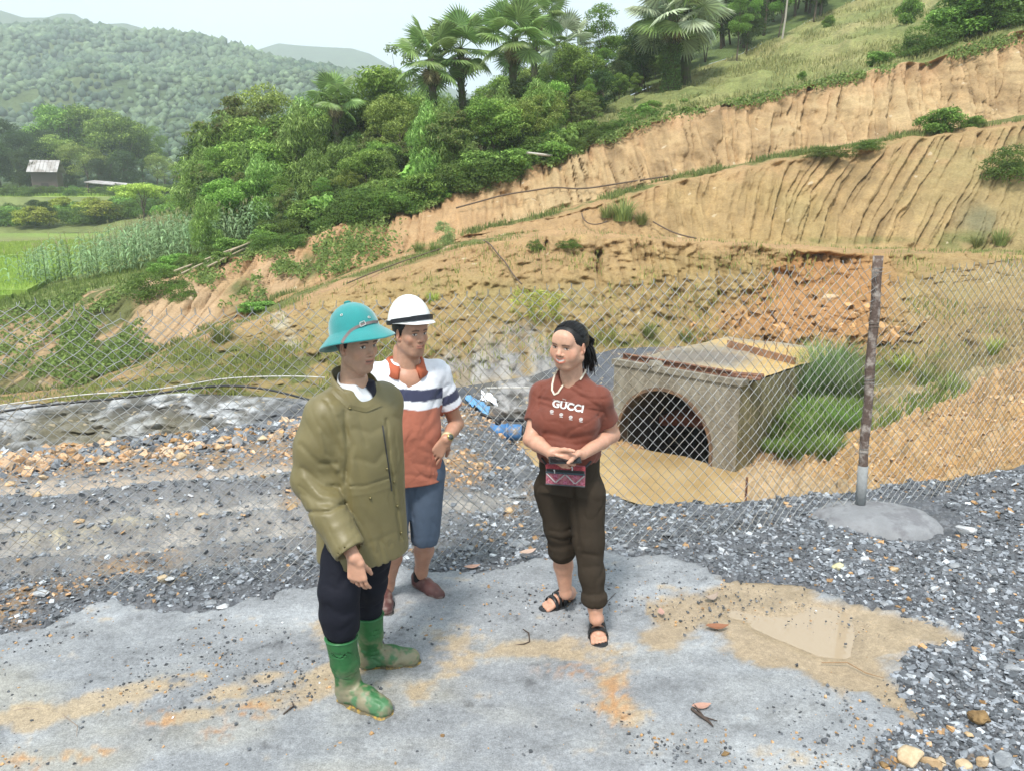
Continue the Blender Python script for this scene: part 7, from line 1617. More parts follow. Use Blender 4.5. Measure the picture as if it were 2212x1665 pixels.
# ------------------------------------------------------------------ the man in the olive jacket
def man_jacket():
    yaw = radians(50); fw = np.array((sin(yaw), -cos(yaw))); lt = np.array((cos(yaw), sin(yaw)))
    cx, cy = -.655, 3.13
    root = empty('person', (cx, cy, 0), 0, 'man in olive rain jacket, teal pith helmet, black trousers and muddy green boots', 'person')
    hc = np.array(P(772, 748, 3.10))
    skin = (.48, .285, .195)
    HV, HF, HC, HM = head_mesh(hc, radians(49), radians(-3), 0, .93, skin, gaze=.6, mouth_open=.002, neck_to=(0, -.045, -.23), neck_r=.056)
    # trousers
    v = Vol((cx - .32, cy - .40, .16), (cx + .32, cy + .32, .98), .0085)
    v.loft([(.72, cx, cy, .165, .125), (.95, cx, cy, .16, .12)], fw)
    rk, rb = np.array(P(733, 1275, 2.98)), np.array(P(737, 1352, 2.99)); hr = (cx - .085 * lt[0] + .01, cy - .085 * lt[1], .80)
    v.chain([hr, rk, rb], [.108, .083, .070], .03); v.cone(np.array(P(732, 1325, 2.98)), rb, .082, .070, .03)
    lk, lb = np.array(P(797, 1255, 3.24)), np.array(P(795, 1314, 3.28)); hl = (cx + .085 * lt[0], cy + .085 * lt[1], .80)
    v.chain([hl, lk, lb], [.105, .080, .066], .03)
    v.field(lambda x, y, z: foldn(x, y, z, 11, (6, 6, 7), .005) + grooves(np.stack([x, y, z], 1), [([(705, 1305), (740, 1330), (775, 1318)], 5, .006), ([(702, 1262), (735, 1275)], 5, .005), ([(780, 1230), (785, 1300), (790, 1340)], 5, .010), ([(765, 1340), (735, 1362), (708, 1350)], 5, .007)]))
    emit('trousers', v.mesh(), clothmat('black_trouser_cloth', (.012, .013, .020), rough=.8, spec=.15), root)
    # jacket
    v = Vol((cx - .42, cy - .50, .62), (cx + .36, cy + .38, 1.56), .0066)
    o = np.array((cx, cy)) + fw * .01
    v.loft([(.685, o[0], o[1], .205, .165), (.90, o[0], o[1], .195, .160), (1.10, o[0], o[1], .195, .160), (1.24, o[0], o[1], .200, .145), (1.33, o[0], o[1], .172, .112), (1.385, o[0] - fw[0] * .02, o[1] - fw[1] * .02, .11, .085), (1.42, o[0] - fw[0] * .02, o[1] - fw[1] * .02, .085, .078)], fw, .03)
    sr = np.array((cx, cy, 1.335)); S1 = sr - np.append(lt, 0) * .150 + (0, 0, 0); S2 = sr + np.append(lt, 0) * .150
    v.cone(S1, S2, .070, .070, .09); v.cone(S1, sr + (0, 0, .035), .062, .055, .03); v.cone(S2, sr + (0, 0, .035), .062, .055, .03)
    E1 = np.array(P(669, 1035, 2.98)); W1 = np.array(P(752, 1180, 2.83)); m1 = S1 * .5 + E1 * .5 + (-.012, 0, 0)
    v.chain([S1, m1, E1], [.070, .073, .072], .06); v.chain([E1, E1 * .45 + W1 * .55, W1], [.072, .072, .067], .03); v.cone(W1, W1 + (W1 - E1) * .03, .069, .066, .01)
    E2 = np.array((cx, cy, 1.06)) + np.append(lt, 0) * .22 - np.append(fw, 0) * .10; v.chain([S2, E2, np.array((cx, cy, .95)) + np.append(lt, 0) * .05 - np.append(fw, 0) * .17], [.078, .074, .062], .03)
    # V opening at the neck and hollow inside of the cuff
    nk = np.array((cx, cy, 1.44)) + np.append(fw, 0) * .09
    v.cone(nk + np.append(fw, 0) * .01 + (0, 0, .04), nk + np.append(fw, 0) * .080 + (0, 0, -.14), .056, .012, .01, sub=True)
    v.cone(np.array((cx, cy, 1.60)), np.array((cx, cy, 1.37)) + np.append(fw, 0) * .01, .078, .068, .008, sub=True)
    W1e = W1 + (W1 - E1) / np.linalg.norm(W1 - E1) * .068
    dc = (W1 - E1) / np.linalg.norm(W1 - E1); sl, X, Y, Z = v.reg(W1 - .13, W1 + .13); q_ = (X - W1[0]) * dc[0] + (Y - W1[1]) * dc[1] + (Z - W1[2]) * dc[2] - .026; v.f[sl] = np.where((q_ > -.02) & (np.sqrt((X - W1[0]) ** 2 + (Y - W1[1]) ** 2 + (Z - W1[2]) ** 2) < .105), np.maximum(v.f[sl], q_), v.f[sl])
    v.cone(W1 + (W1e - W1) * .30, W1e + (W1e - W1), .056, .060, .003, sub=True)
    G_ = [([(835, 905), (842, 990), (856, 1090), (866, 1165)], 2.5, .007), ([(852, 930), (862, 1010), (872, 1110)], 2.0, .003), ([(756, 1050), (790, 1048), (838, 1032)], 2.0, .005), ([(757, 1060), (758, 1110), (762, 1148)], 1.6, .0025), ([(752, 1070), (800, 1065), (840, 1052)], 2, -.002),
          ([(700, 905), (740, 985), (742, 1020)], 6, .008), ([(735, 900), (760, 960), (745, 1040)], 6, .010), ([(650, 960), (690, 1000), (725, 1000)], 6, .008), ([(655, 1010), (700, 1050), (735, 1050)], 5, .010), ([(648, 1050), (690, 1085), (740, 1090)], 5, .008), ([(668, 1105), (710, 1105), (745, 1085)], 4, .010), ([(690, 930), (700, 980), (728, 1015)], 5, -.008), ([(655, 1030), (690, 1070), (730, 1075)], 5, -.008),
          ([(745, 890), (750, 960), (748, 1040), (752, 1100)], 5, .012), ([(775, 900), (790, 960)], 6, .006), ([(770, 990), (810, 1000), (832, 975)], 7, .005), ([(765, 925), (800, 935), (830, 920)], 6, .005), ([(700, 1120), (735, 1190)], 2, .003), ([(730, 1196), (775, 1150)], 2, .003), ([(770, 1180), (820, 1165), (850, 1150)], 6, .003), ([(720, 1140), (760, 1120)], 8, -.005), ([(690, 845), (715, 880), (735, 940)], 3, .004)]
    v.field(lambda x, y, z: foldn(x, y, z, 21, (5, 5, 1.6), .0030) + foldn(x + z * .6, y, z, 22, (9, 9, 2.5), .0016) + grooves(np.stack([x, y, z], 1), G_))
    JV = v.mesh(); Mj = clothmat('olive_rain_cloth', (.160, .132, .055), rough=.5, sheen=.05, spec=.5, vary=.07, bump=.0008, bscale=20)
    emit('jacket', JV, Mj, root); jb = bvh(JV)
    # collar: a standing, open band
    def collar(c, rad, rad2, h0, h1, yawc, gapa, th, mat, name, lean=0.0, parent=root, drop=0.0):
        n = 44; V = []; F = []
        for i in range(n + 1):
            a = yawc + gapa + (2 * pi - 2 * gapa) * i / n; e = abs(i / n * 2 - 1)
            for (r_, z_) in ((rad, h0), (rad + (rad2 - rad) * .5, (h0 + h1) / 2), (rad2, h1), (rad2 - th, h1 + .001), (rad - th, h0)):
                z2 = z_ - drop * e ** 3 * (1 if z_ > h0 else .4); V.append((c[0] + r_ * sin(a), c[1] - r_ * cos(a), c[2] + z2 + lean * cos(a - yawc)))
        for i in range(n):
            for j in range(4): F.append((5 * i + j, 5 * i + 5 + j, 5 * i + 6 + j, 5 * i + 1 + j))
        F += [(0, 1, 2, 3), (0, 3, 4), (5 * n, 5 * n + 3, 5 * n + 2, 5 * n + 1), (5 * n, 5 * n + 4, 5 * n + 3)]
        me = bpy.data.meshes.new(name); L_ = Vector(parent.location); me.from_pydata([tuple(Vector(p) - L_) for p in V], [], F); me.update(); me.polygons.foreach_set('use_smooth', [True] * len(F)); return link(name, me, mat, parent)
    kc = (cx + fw[0] * .01, cy + fw[1] * .01, 1.385)
    collar(kc, .104, .098, -.01, .085, yaw, .62, .007, Mj, 'collar', -.03, drop=.07)
    collar((kc[0], kc[1], kc[2] + .0), .080, .074, .0, .062, yaw, .30, .004, clothmat('white_shirt_cloth', (.70, .71, .72), rough=.8), 'shirt_collar', -.035, drop=.06)
    # lapel flaps of the collar and the shirt front
    def patch(pts, name, mat, off=.004, bvh_=jb, d=.006, par=None):
        par = par or root; q = [hit(bvh_, *p, off) for p in pts]; q = [p for p in q if p is not None]
        if len(q) < 3: return
        nn = (Vector((0, 0, CAMH)) - q[0]).normalized(); L_ = Vector(par.location); n = len(q)
        mb = MB(); mb.add([p + nn * d - L_ for p in q] + [p - L_ for p in q], [tuple(range(n))] + [(i, (i + 1) % n, n + (i + 1) % n, n + i) for i in range(n)]); return mb.build(name, mat, par)
    v2 = Vol((cx - .2, cy - .3, 1.12), (cx + .25, cy + .15, 1.50), .005)
    v2.loft([(1.15, o[0], o[1], .15, .105), (1.26, o[0], o[1], .15, .103), (1.33, o[0], o[1], .13, .092), (1.40, o[0], o[1], .09, .08), (1.445, o[0], o[1], .075, .07)], fw, .02)
    nk2 = np.array((cx, cy, 1.43)) + np.append(fw, 0) * .08; v2.cone(nk2 + (0, 0, .05), nk2 + np.append(fw, 0) * .06 + (0, 0, -.07), .058, .014, .006, sub=True)
    SV = v2.mesh()
    def shc(V):
        c = np.tile(np.array((.66, .67, .69)), (len(V), 1)); a = (V[:, 0] - cx) * lt[0] + (V[:, 1] - cy) * lt[1]; w = sstep(.030, .040, a + (V[:, 2] - 1.3) * .2); return mixc(c, (.018, .018, .028), w)
    emit('shirt', SV, clothmat('shirt_cloth', rough=.8), root, shc)
    sb = Mj
    strip(jb, [(717, 845), (752, 878), (790, 886), (824, 872)], .016, 'collar_edge', Mj, root, 6, .002, .004)
    for (u, v_) in [(858, 1092), (867, 1150), (836, 1012), (800, 1075), (756, 882), (851, 1040)]:
        p = hit(jb, u, v_, .001)
        if p is not None:
            mb = MB(); nn = (Vector((0, 0, CAMH)) - p).normalized(); mb.tube([p - root.location, p + nn * .004 - root.location], .0055, 10); mb.build('snap_button', simple('brass_snap', (.20, .17, .08), rough=.35, metal=.8), root, True)
    strip(jb, [(826, 918), (838, 1000), (846, 1060)], .006, 'zip', simple('dark_zip', (.03, .03, .03), rough=.4, metal=.3), root, 8, .001, .002)
    # body: head, neck, right hand with forearm, joined through the sleeves
    v = Vol((W1e[0] - .11, W1e[1] - .12, W1e[2] - .22), (W1e[0] + .13, W1e[1] + .12, W1e[2] + .14), .0028)
    wr = W1e + (W1 - W1e) * .25; v.cone(W1 - (W1 - E1) * .2, wr, .033, .026, .01)
    hd = Vector((.10, -.06, -1.0)); hand(v, wr, hd, (-.25, -.95, .1), .172, (.30, .34, .38, .42), .03, (.15, .9), side=-1)
    hv, hf = v.mesh(); body = Vol((cx - .35, cy - .35, .15), (cx + .35, cy + .3, 1.48), .012)
    body.loft([(.8, cx, cy, .13, .09), (1.1, cx, cy, .12, .08), (1.28, cx, cy, .12, .07), (1.38, cx, cy, .07, .06)], fw, .03); body.chain([S1 - (0, 0, .02), m1, E1, W1], [.045, .04, .036, .030], .02); body.cone((cx, cy, 1.3), (cx, cy, 1.46), .06, .058, .02); body.ell(np.array((cx, cy, 1.33)) + np.append(fw, 0) * .02, (.085, .066, .07), k=.02); body.chain([(cx - .05, cy - .05, .82), rk, rb], [.07, .055, .045], .03); body.chain([(cx + .05, cy + .05, .82), lk, lb], [.07, .055, .045], .03)
    bv_, bf_ = body.mesh()
    Vall = np.concatenate([HV, hv, bv_]); Fall = np.concatenate([HF, hf + len(HV), bf_ + len(HV) + len(hv)]); Call = np.concatenate([HC, tint(np.array(skin) * (1.08, .98, .95), hv), tint(skin, bv_)])
    link('body', mesh_np('body', Vall - np.array(root.location), Fall, True, Call), M_skin, root)
    emit('hair', hair_shell(HM, hc, .94, 'short'), M_hair, root)
    # boots
    for k, (heel, toe, top, an, nm) in enumerate([(G(738, 1512, .0), G(826, 1546, .0), P(737, 1378, 2.99), P(742, 1470, 3.0), 'r'), (G(782, 1446, .0), G(872, 1438, .0), P(797, 1330, 3.28), P(797, 1410, 3.27), 'l')]):
        heel, toe, top, an = map(np.array, (heel, toe, top, an)); d = toe - heel; d /= np.linalg.norm(d); up = np.array((0, 0, 1.0)); a0 = heel + d * .035
        v = Vol(np.minimum.reduce([heel, toe, top]) - (.12, .12, .02), np.maximum.reduce([heel, toe, top]) + (.12, .12, .05), .0055)
        anp = a0 + up * .11 + d * .01; tp = top.copy()
        v.chain([tp, (tp * .45 + anp * .55), anp], [.067, .060, .054], .02); v.cone(anp, a0 + up * .055, .052, .044, .02); v.chain([a0 + up * .06, a0 + d * .10 + up * .062, a0 + d * .19 + up * .045], [.046, .047, .043], .03); v.cone(a0 + d * .12 + up * .045, a0 + d * .20 + up * .040, .046, .040, .02)
        sl, X, Y, Z = v.reg(v.lo, v.lo + v.n * v.h); v.f[sl] = np.maximum(v.f[sl], .022 - Z); v.f[sl] = np.maximum(v.f[sl], (X - tp[0]) * 0 + (Z - tp[2] - .012)); v.cone(tp - up * .04, tp + up * .06, .054, .060, .003, sub=True)
        v.cone(tp + (0, 0, .002), tp + (0, 0, .003), .071, .071, .001) if False else None
        v.field(lambda x, y, z: foldn(x, y, z, 41 + k, (9, 9, 26), .0035) * (z < .22))
        BV = v.mesh()
        def bc(V, k=k):
            n = fbm(V[:, 0] * 14, V[:, 1] * 14, V[:, 2] * 14, o=4, s=45 + k); g = np.array((.022, .125, .035)) * (1 + .15 * n)[:, None]
            g = mixc(g, (.10, .22, .11), (1 - sstep(.06, .12, V[:, 2])) * .6)
            md = np.clip(sstep(.28, .10, V[:, 2] + .10 * n) * sstep(-.25, .35, n + .25 * fbm(V[:, 0] * 50, V[:, 1] * 50, V[:, 2] * 50, o=2, s=8)) * 1.1, 0, 1); return mixc(g, (.25, .215, .14), md * .9)
        bo = emit('boot', BV, simple('green_rubber', (0, 0, 0), rough=.48, spec=.45, vary=.12, attr=True, bump=.002, bscale=60), root, bc)
        v = Vol(np.minimum(heel, toe) - (.09, .09, .005), np.maximum(heel, toe) + (.09, .09, .05), .006); v.chain([a0 - d * .002 + up * .012, a0 + d * .10 + up * .012, a0 + d * .195 + up * .012], [.054, .050, .056], .02, flat=((0, 0, 1), .34))
        SV2 = v.mesh(); emit('sole', (SV2[0] - np.array(root.location) * 0, SV2[1]), simple('yellow_sole', (.55, .34, .05), rough=.8, dirt=(.12, .10, .06), dirt_amt=.75, dscale=30, bump=.004), root)
        mb = MB(); n = 28; L_ = np.array(root.location); mb.tube([Vector(tp + np.array((.0685 * cos(a), .0685 * sin(a), .008)) - L_) for a in np.linspace(0, 2 * pi, n)], .0035, 6); mb.build('boot_rim', simple('green_rim', (.03, .16, .05), rough=.3), root, True)
    # pith helmet
    hM = HM @ np.array(Matrix.Rotation(radians(19), 3, 'X') @ Matrix.Rotation(radians(2), 3, 'Y')); hcen = toworld(HM, hc, (0, -.016, .058))
    prof = [(0, .112), (.012, .112), (.03, .1085), (.055, .098), (.078, .080), (.095, .055), (.103, .028), (.105, .008), (.107, .004), (.125, -.010), (.145, -.026), (.158, -.037), (.161, -.042), (.157, -.044), (.14, -.034), (.118, -.020), (.102, -.008), (.098, .02), (.08, .06), (.04, .09), (0, .095)]
    n = 64; V = []; F = []
    for (r_, z_) in prof:
        for i in range(n):
            a = 2 * pi * i / n; ly = cos(a); lx = sin(a); e = max(0, (r_ - .105) / .055) if z_ < .01 else 0
            q = r_ * (1.0 + .12 * abs(ly) ** 1.5) ; zz = z_ - e * .012 * (abs(ly) ** 2) + e * .006 * abs(lx)
            V.append((lx * r_ * (.98 + .0 * abs(lx)), ly * q, zz))
    m_ = len(prof)
    for j in range(m_ - 1):
        for i in range(n): F.append((j * n + i, (j + 1) * n + i, (j + 1) * n + (i + 1) % n, j * n + (i + 1) % n))
    V = np.array(V) * (.97, .96, 1.05); V = V @ hM.T + hcen; HVp = (V, np.array(F))
    hel = emit('pith_helmet', HVp, simple('teal_felt', (.012, .225, .225), rough=.85, sheen=.5, vary=.10, nscale=18, bump=.001, bscale=300), root)
    hb_ = bvh(HVp)
    mb = MB(); tl = Vector(toworld(hM, hcen, (0, -.002, .120)) - np.array(root.location)); up = Vector(hM @ np.array((0, 0, 1.0))); mb.tube([tl - up * .005, tl + up * .004, tl + up * .007], [.015, .014, .006], 14); b2 = mb.build('helmet_button', simple('teal_button', (.01, .19, .19), rough=.8), hel, True)
    b2.parent = hel
    lea = simple('worn_leather', (.19, .15, .145), rough=.6)
    for pts, w_ in (([(739, 742), (746, 730), (756, 718), (769, 708), (784, 701), (805, 696), (826, 696), (842, 703)], .011),):
        st_ = strip(hb_, pts, w_, 'chin_strap', lea, root, 6, .003, .002)
    stp = [(722, 770), (724, 768)]
    def ring(u, v_, r_, r2, mat, nm):
        p = hit(hb_, u, v_, .001)
        if p is None: return
        h_ = hb_.find_nearest(p); nn = h_[1] if h_[1].dot(Vector((0, 0, CAMH)) - p) > 0 else -h_[1]; t, b_ = rot_to(np.array([nn[:]])); t, b_ = Vector(t[0]), Vector(b_[0]); mb = MB()
        mb.tube([p + (t * cos(a) + b_ * sin(a)) * r_ - root.location for a in np.linspace(0, 2 * pi, 14)], r2, 5); o_ = mb.build(nm, mat, root, True)
    met = simple('nickel', (.60, .60, .56), rough=.3, metal=.6)
    for u, v_ in ((738, 681), (797, 686), (821, 685)): ring(u, v_, .0045, .0018, met, 'vent_eyelet')
    pq = hit(hb_, 796, 708, .004)
    strip(hb_, [(778, 706), (777, 698), (786, 694), (790, 701), (779, 707)], .003, 'buckle', met, root, 2, .004, .003)
    return root
man_jacket()

# ------------------------------------------------------------------ the man in the striped polo shirt
def man_polo():
    yaw = radians(16); fw = np.array((sin(yaw), -cos(yaw))); lt = np.array((cos(yaw), sin(yaw))); F3, L3 = np.append(fw, 0), np.append(lt, 0)
    cc = np.array(P(880, 950, 3.95)); cx, cy = cc[0], 3.95
    root = empty('person', (cx, cy, 0), 0, 'man in white hard hat, striped polo shirt and grey shorts with one hand on hip', 'person')
    skin = (.44, .25, .17); hc = np.array(P(888, 722, 3.90))
    HV, HF, HC, HM = head_mesh(hc, radians(42), radians(-2), 0, .98, skin, gaze=.7, neck_to=(0, -.035, -.24), neck_r=.062, smile=.15)
    v = Vol((cx - .36, cy - .32, .72), (cx + .38, cy + .34, 1.50), .0066)
    z0 = float(P(915, 1062, cy - .12)[2])
    v.loft([(z0, cx, cy, .195, .145), (z0 + .15, cx, cy, .185, .155), (1.02, cx, cy - .01, .180, .165), (1.15, cx, cy, .182, .148), (1.24, cx, cy, .188, .125), (1.305, cx, cy, .155, .098), (1.365, cx, cy + .01, .085, .075)], fw, .03)
    sh = np.array((cx, cy + .01, 1.292)); S1, S2 = sh - L3 * .165, sh + L3 * .165
    v.cone(S1, S2, .066, .066, .05); v.cone(S1, sh + (0, 0, .03), .058, .052, .03); v.cone(S2, sh + (0, 0, .03), .058, .052, .03)
    E2 = np.array(P(986, 915, cy + .13)); c2 = S2 + (E2 - S2) * .62
    E1 = S1 + np.array((-.05, .06, -.27)); c1 = S1 + (E1 - S1) * .62
    for S_, c_, E_ in ((S2, c2, E2), (S1, c1, E1)):
        v.cone(S_, c_, .068, .074, .03); dd = (c_ - S_) / np.linalg.norm(c_ - S_); v.cone(c_ + dd * .065, c_ + dd * .14, .048, .06, .003, sub=True)
        n_ = dd; sl, X, Y, Z = v.reg(c_ - .12, c_ + .15); pl_ = (X - c_[0]) * n_[0] + (Y - c_[1]) * n_[1] + (Z - c_[2]) * n_[2] - .012; nearm = np.sqrt((X - c_[0]) ** 2 + (Y - c_[1]) ** 2 + (Z - c_[2]) ** 2) < .12
        side = ((X - cx) * lt[0] + (Y - cy) * lt[1]) * (1 if S_ is S2 else -1) > .198; v.f[sl] = np.where(nearm & side & (pl_ > -.03), np.maximum(v.f[sl], pl_), v.f[sl])
    nk = np.array((cx, cy, 1.42)); v.cone(nk, nk + (0, 0, -.05), .076, .060, .008, sub=True); v.cone(nk + F3 * .055 + (0, 0, -.03), nk + F3 * .125 + (0, 0, -.175), .042, .005, .006, sub=True)
    G_ = [([(871, 835), (869, 862)], 2.2, .004), ([(905, 800), (880, 835), (860, 880)], 8, -.004), ([(935, 800), (900, 822), (878, 840)], 4, .006), ([(840, 815), (860, 835)], 4, .005), ([(900, 1000), (940, 1010), (962, 1030)], 5, .005), ([(880, 1025), (930, 1030)], 5, .005), ([(905, 970), (950, 985)], 6, .005), ([(870, 1050), (958, 1035)], 1.4, .002), ([(895, 960), (935, 925)], 10, .005), ([(938, 870), (930, 900)], 5, .004), ([(945, 850), (970, 830)], 3, .005)]
    v.field(lambda x, y, z: foldn(x, y, z, 61, (5, 5, 4), .0030) + foldn(x, y, z, 62, (11, 11, 8), .0014) + grooves(np.stack([x, y, z], 1), G_))
    PV = v.mesh()
    WH, NV, TC = np.array((.74, .75, .80)), np.array((.045, .05, .095)), np.array((.40, .135, .085))
    def pc(V):
        s_ = (V[:, 0] - cx) * lt[0] + (V[:, 1] - cy) * lt[1]; z = V[:, 2] + .012 * np.sin(s_ * 9) + .006 * fbm(V[:, 0] * 8, V[:, 1] * 8, s=5)
        C = np.tile(TC, (len(V), 1)); e = .0015
        C = mixc(C, WH, sstep(1.145 - e, 1.145 + e, z)); C = mixc(C, NV, sstep(1.188 - e, 1.188 + e, z)); C = mixc(C, WH, sstep(1.246 - e, 1.246 + e, z))
        for S_, c_, sg_ in ((S2, c2, 1), (S1, c1, -1)):
            dd = (c_ - S_) / np.linalg.norm(c_ - S_); t = (V - S_) @ dd; L_ = np.linalg.norm(c_ - S_); on_ = (s_ * sg_ > .185 + .0 * z)
            A = np.tile(WH, (len(V), 1)); A = mixc(A, NV, sstep(L_ - .090, L_ - .086, t)); A = mixc(A, WH, sstep(L_ - .040, L_ - .036, t)); A = mixc(A, TC * .9, sstep(L_ - .004, L_ - .001, t))
            C = np.where(on_[:, None], A, C)
        return C * (1 + .04 * fbm(V[:, 0] * 9, V[:, 1] * 9, V[:, 2] * 9, s=6))[:, None]
    emit('polo_shirt', PV, clothmat('polo_knit', rough=.85, sheen=.1), root, pc); pbv = bvh(PV)
    # collar wings
    Mc = clothmat('brick_collar', (.42, .11, .055), rough=.85)
    n = 40; V = []; F = []; kc = np.array((cx, cy + .005, 1.352))
    for i in range(n + 1):
        e = abs(i / n * 2 - 1); a = yaw + .42 + (2 * pi - .84) * i / n; drop = -.075 * sstep(.55, 1, np.array(e)) ; fr = .022 * float(sstep(.6, 1, np.array(e)))
        for (r_, z_) in ((.074, .008), (.080, .036), (.092, .032), (.120, -.010), (.113, -.014), (.070, .004)):
            rr = r_ + fr * (1 if z_ < .045 else .6); V.append((kc[0] + rr * sin(a), kc[1] - rr * cos(a) * .92, kc[2] + z_ + float(drop) * (.4 if z_ > .03 else .6)))
    for i in range(n):
        for j in range(5): F.append((6 * i + j, 6 * i + 6 + j, 6 * i + 7 + j, 6 * i + 1 + j))
    F += [tuple(range(6)), tuple(6 * n + k for k in range(5, -1, -1))]
    me = bpy.data.meshes.new('collar'); me.from_pydata([tuple(np.array(p) - np.array(root.location)) for p in V], [], F); me.update(); me.polygons.foreach_set('use_smooth', [True] * len(F)); link('collar', me, Mc, root)
    # shorts
    v = Vol((cx - .30, cy - .30, .35), (cx + .30, cy + .28, 1.0), .009)
    v.loft([(.74, cx, cy, .175, .135), (.98, cx, cy, .165, .13)], fw); kl = np.array(P(918, 1165, cy - .02)); kr = np.array(P(850, 1172, cy - .12)); hl, hr = np.array((cx, cy, .76)) + L3 * .09, np.array((cx, cy, .76)) - L3 * .09
    v.chain([hl, kl + (0, 0, .02)], [.110, .080], .03); v.chain([hr, kr + (0, 0, .02)], [.110, .080], .03)
    zk = kl[2] - .005; sl, X, Y, Z = v.reg(v.lo, v.lo + v.n * v.h); v.f[sl] = np.maximum(v.f[sl], zk - .02 - Z + .25 * (X - cx) * 0)
    v.field(lambda x, y, z: foldn(x, y, z, 71, (6, 6, 3), .004) + grooves(np.stack([x, y, z], 1), [([(890, 1160), (948, 1160)], 1.6, .003), ([(905, 1080), (912, 1130)], 6, .005), ([(880, 1070), (893, 1120)], 4, .006)]))
    emit('shorts', v.mesh(), clothmat('slate_shorts_cloth', (.085, .115, .165), rough=.8), root)
    # skin
    al, ar_ = np.array(P(910, 1230, 4.06)), np.array(P(838, 1258, 3.97))
    v = Vol((cx - .25, cy - .35, .02), (cx + .25, cy + .25, .62), .008)
    for kn, an in ((kl, al), (kr, ar_)):
        m = kn * .6 + an * .4 + np.array((0, .02, 0)); v.chain([kn + (0, 0, .10), kn, m, an, an - (0, 0, .03)], [.06, .052, .054, .036, .034], .02)
    lv, lf = v.mesh()
    Wp = np.array(P(964, 948, cy - .07)); v = Vol(np.minimum(E2, Wp) - (.16, .16, .20), np.maximum(c2, E2) + (.10, .12, .08), .0036)
    v.chain([c2 - (E2 - c2) * .3, E2], [.046, .038], .02); v.chain([E2, E2 * .6 + Wp * .4, Wp], [.039, .037, .026], .015)
    hd = Vector((-.42, -.10, -.62)); hand(v, Wp, hd, (.45, -.85, .15), .180, (.12, .16, .20, .26), .09, (.9, .5), side=-1)
    av, af = v.mesh()
    v = Vol((cx - .32, cy - .25, .75), (cx + .3, cy + .25, 1.46), .012); v.loft([(.85, cx, cy, .14, .10), (1.25, cx, cy, .15, .10), (1.35, cx, cy, .09, .07)], fw); v.chain([S1, E1, E1 + (.02, -.1, -.22)], [.045, .036, .026], .02); v.cone(S2, c2, .045, .045, .02); v.cone(E1 + (.02, -.1, -.22), E1 + (.03, -.14, -.33), .03, .02, .02)
    v.cone((cx, cy, 1.25), (cx, cy, 1.42), .065, .06, .02)
    tv, tf = v.mesh(); v = Vol((cx - .16, cy - .20, 1.15), (cx + .16, cy + .1, 1.42), .007); v.ell(np.array((cx, cy, 1.275)) + F3 * .025, (.105, .088, .09), k=.02); v.cone((cx, cy, 1.29), (cx, cy, 1.38), .062, .058, .03); cv, cf = v.mesh()
    parts = [(HV, HF), (lv, lf), (av, af), (tv, tf), (cv, cf)]; VV = []; FF = []; b = 0
    for a_, f_ in parts: VV.append(a_); FF.append(f_ + b); b += len(a_)
    CC = np.concatenate([HC] + [tint(np.array(skin) * (1.05, .98, .96), a_) for a_, f_ in parts[1:]])
    link('body', mesh_np('body', np.concatenate(VV) - np.array(root.location), np.concatenate(FF), True, CC), M_skin, root)
    emit('hair', hair_shell(HM, hc, .98, 'short'), M_hair, root)
    # watch
    L_ = np.array(root.location); dd = Vector(E2 - Wp).normalized(); wc = Vector(Wp) + dd * .018; t = dd.cross(Vector((0, 0, 1))).normalized(); b_ = dd.cross(t)
    gold = simple('gold', (.55, .42, .14), rough=.3, metal=.85); mb = MB(); mb.tube([wc - dd * .008 - Vector(L_), wc + dd * .008 - Vector(L_)], .0325, 20); w_ = mb.build('wristwatch', simple('pale_strap', (.55, .47, .28), rough=.5), root, True)
    nv = (Vector((0, 0, CAMH)) - wc).normalized(); nv = (Vector((.55, -.75, .35))).normalized(); fc = wc + nv * .030; mb = MB(); mb.tube([fc - Vector(L_), fc + nv * .009 - Vector(L_)], .0185, 18); mb.build('watch_case', gold, root, True); mb = MB(); mb.tube([fc + nv * .009 - Vector(L_), fc + nv * .0100 - Vector(L_)], .0145, 18); mb.build('watch_dial', simple('dial', (.07, .08, .07), rough=.25), root, True)
    # shoes and socks
    for k, (heel, toe, an, sockc) in enumerate([(G(897, 1268, 0), G(956, 1300, 0), al, (.015, .015, .017)), (G(828, 1288, 0), G(839, 1352, 0), ar_, (.075, .08, .11))]):
        heel, toe = np.array(heel), np.array(toe); d = toe - heel; L = np.linalg.norm(d); d /= L; d0 = d; a0 = heel + d * .03; up = np.array((0, 0, 1.0)); toe2 = a0 + d * (.185)
        v = Vol(np.minimum(heel, toe2) - .09, np.maximum(heel, toe2) + (.09, .09, .14), .005)
        v.chain([a0 + up * .045, a0 + d * .07 + up * .052, a0 + d * .13 + up * .040, toe2 + up * .034], [.038, .040, .040, .034], .02); v.cone(a0 + up * .05, a0 + up * .075 - d * .005, .036, .038, .01)
        v.cone(a0 + up * .075 + d * .012, a0 + up * .14 + d * .012, .028, .045, .004, sub=True)
        sl, X, Y, Z = v.reg(v.lo, v.lo + v.n * v.h); v.f[sl] = np.maximum(v.f[sl], .016 - Z)
        SVv = v.mesh()
        def sc_(V, k=k): n = fbm(V[:, 0] * 30, V[:, 1] * 30, V[:, 2] * 30, o=3, s=80 + k); return mixc(np.array((.10, .038, .034)) * (1 + .2 * n)[:, None], (.32, .25, .21), np.clip(n * 1.2 - .2 + .5 * (V[:, 2] < .04), 0, 1) * .6)
        emit('shoe', SVv, simple('scuffed_leather', (0, 0, 0), rough=.5, attr=True, bump=.001, bscale=80), root, sc_)
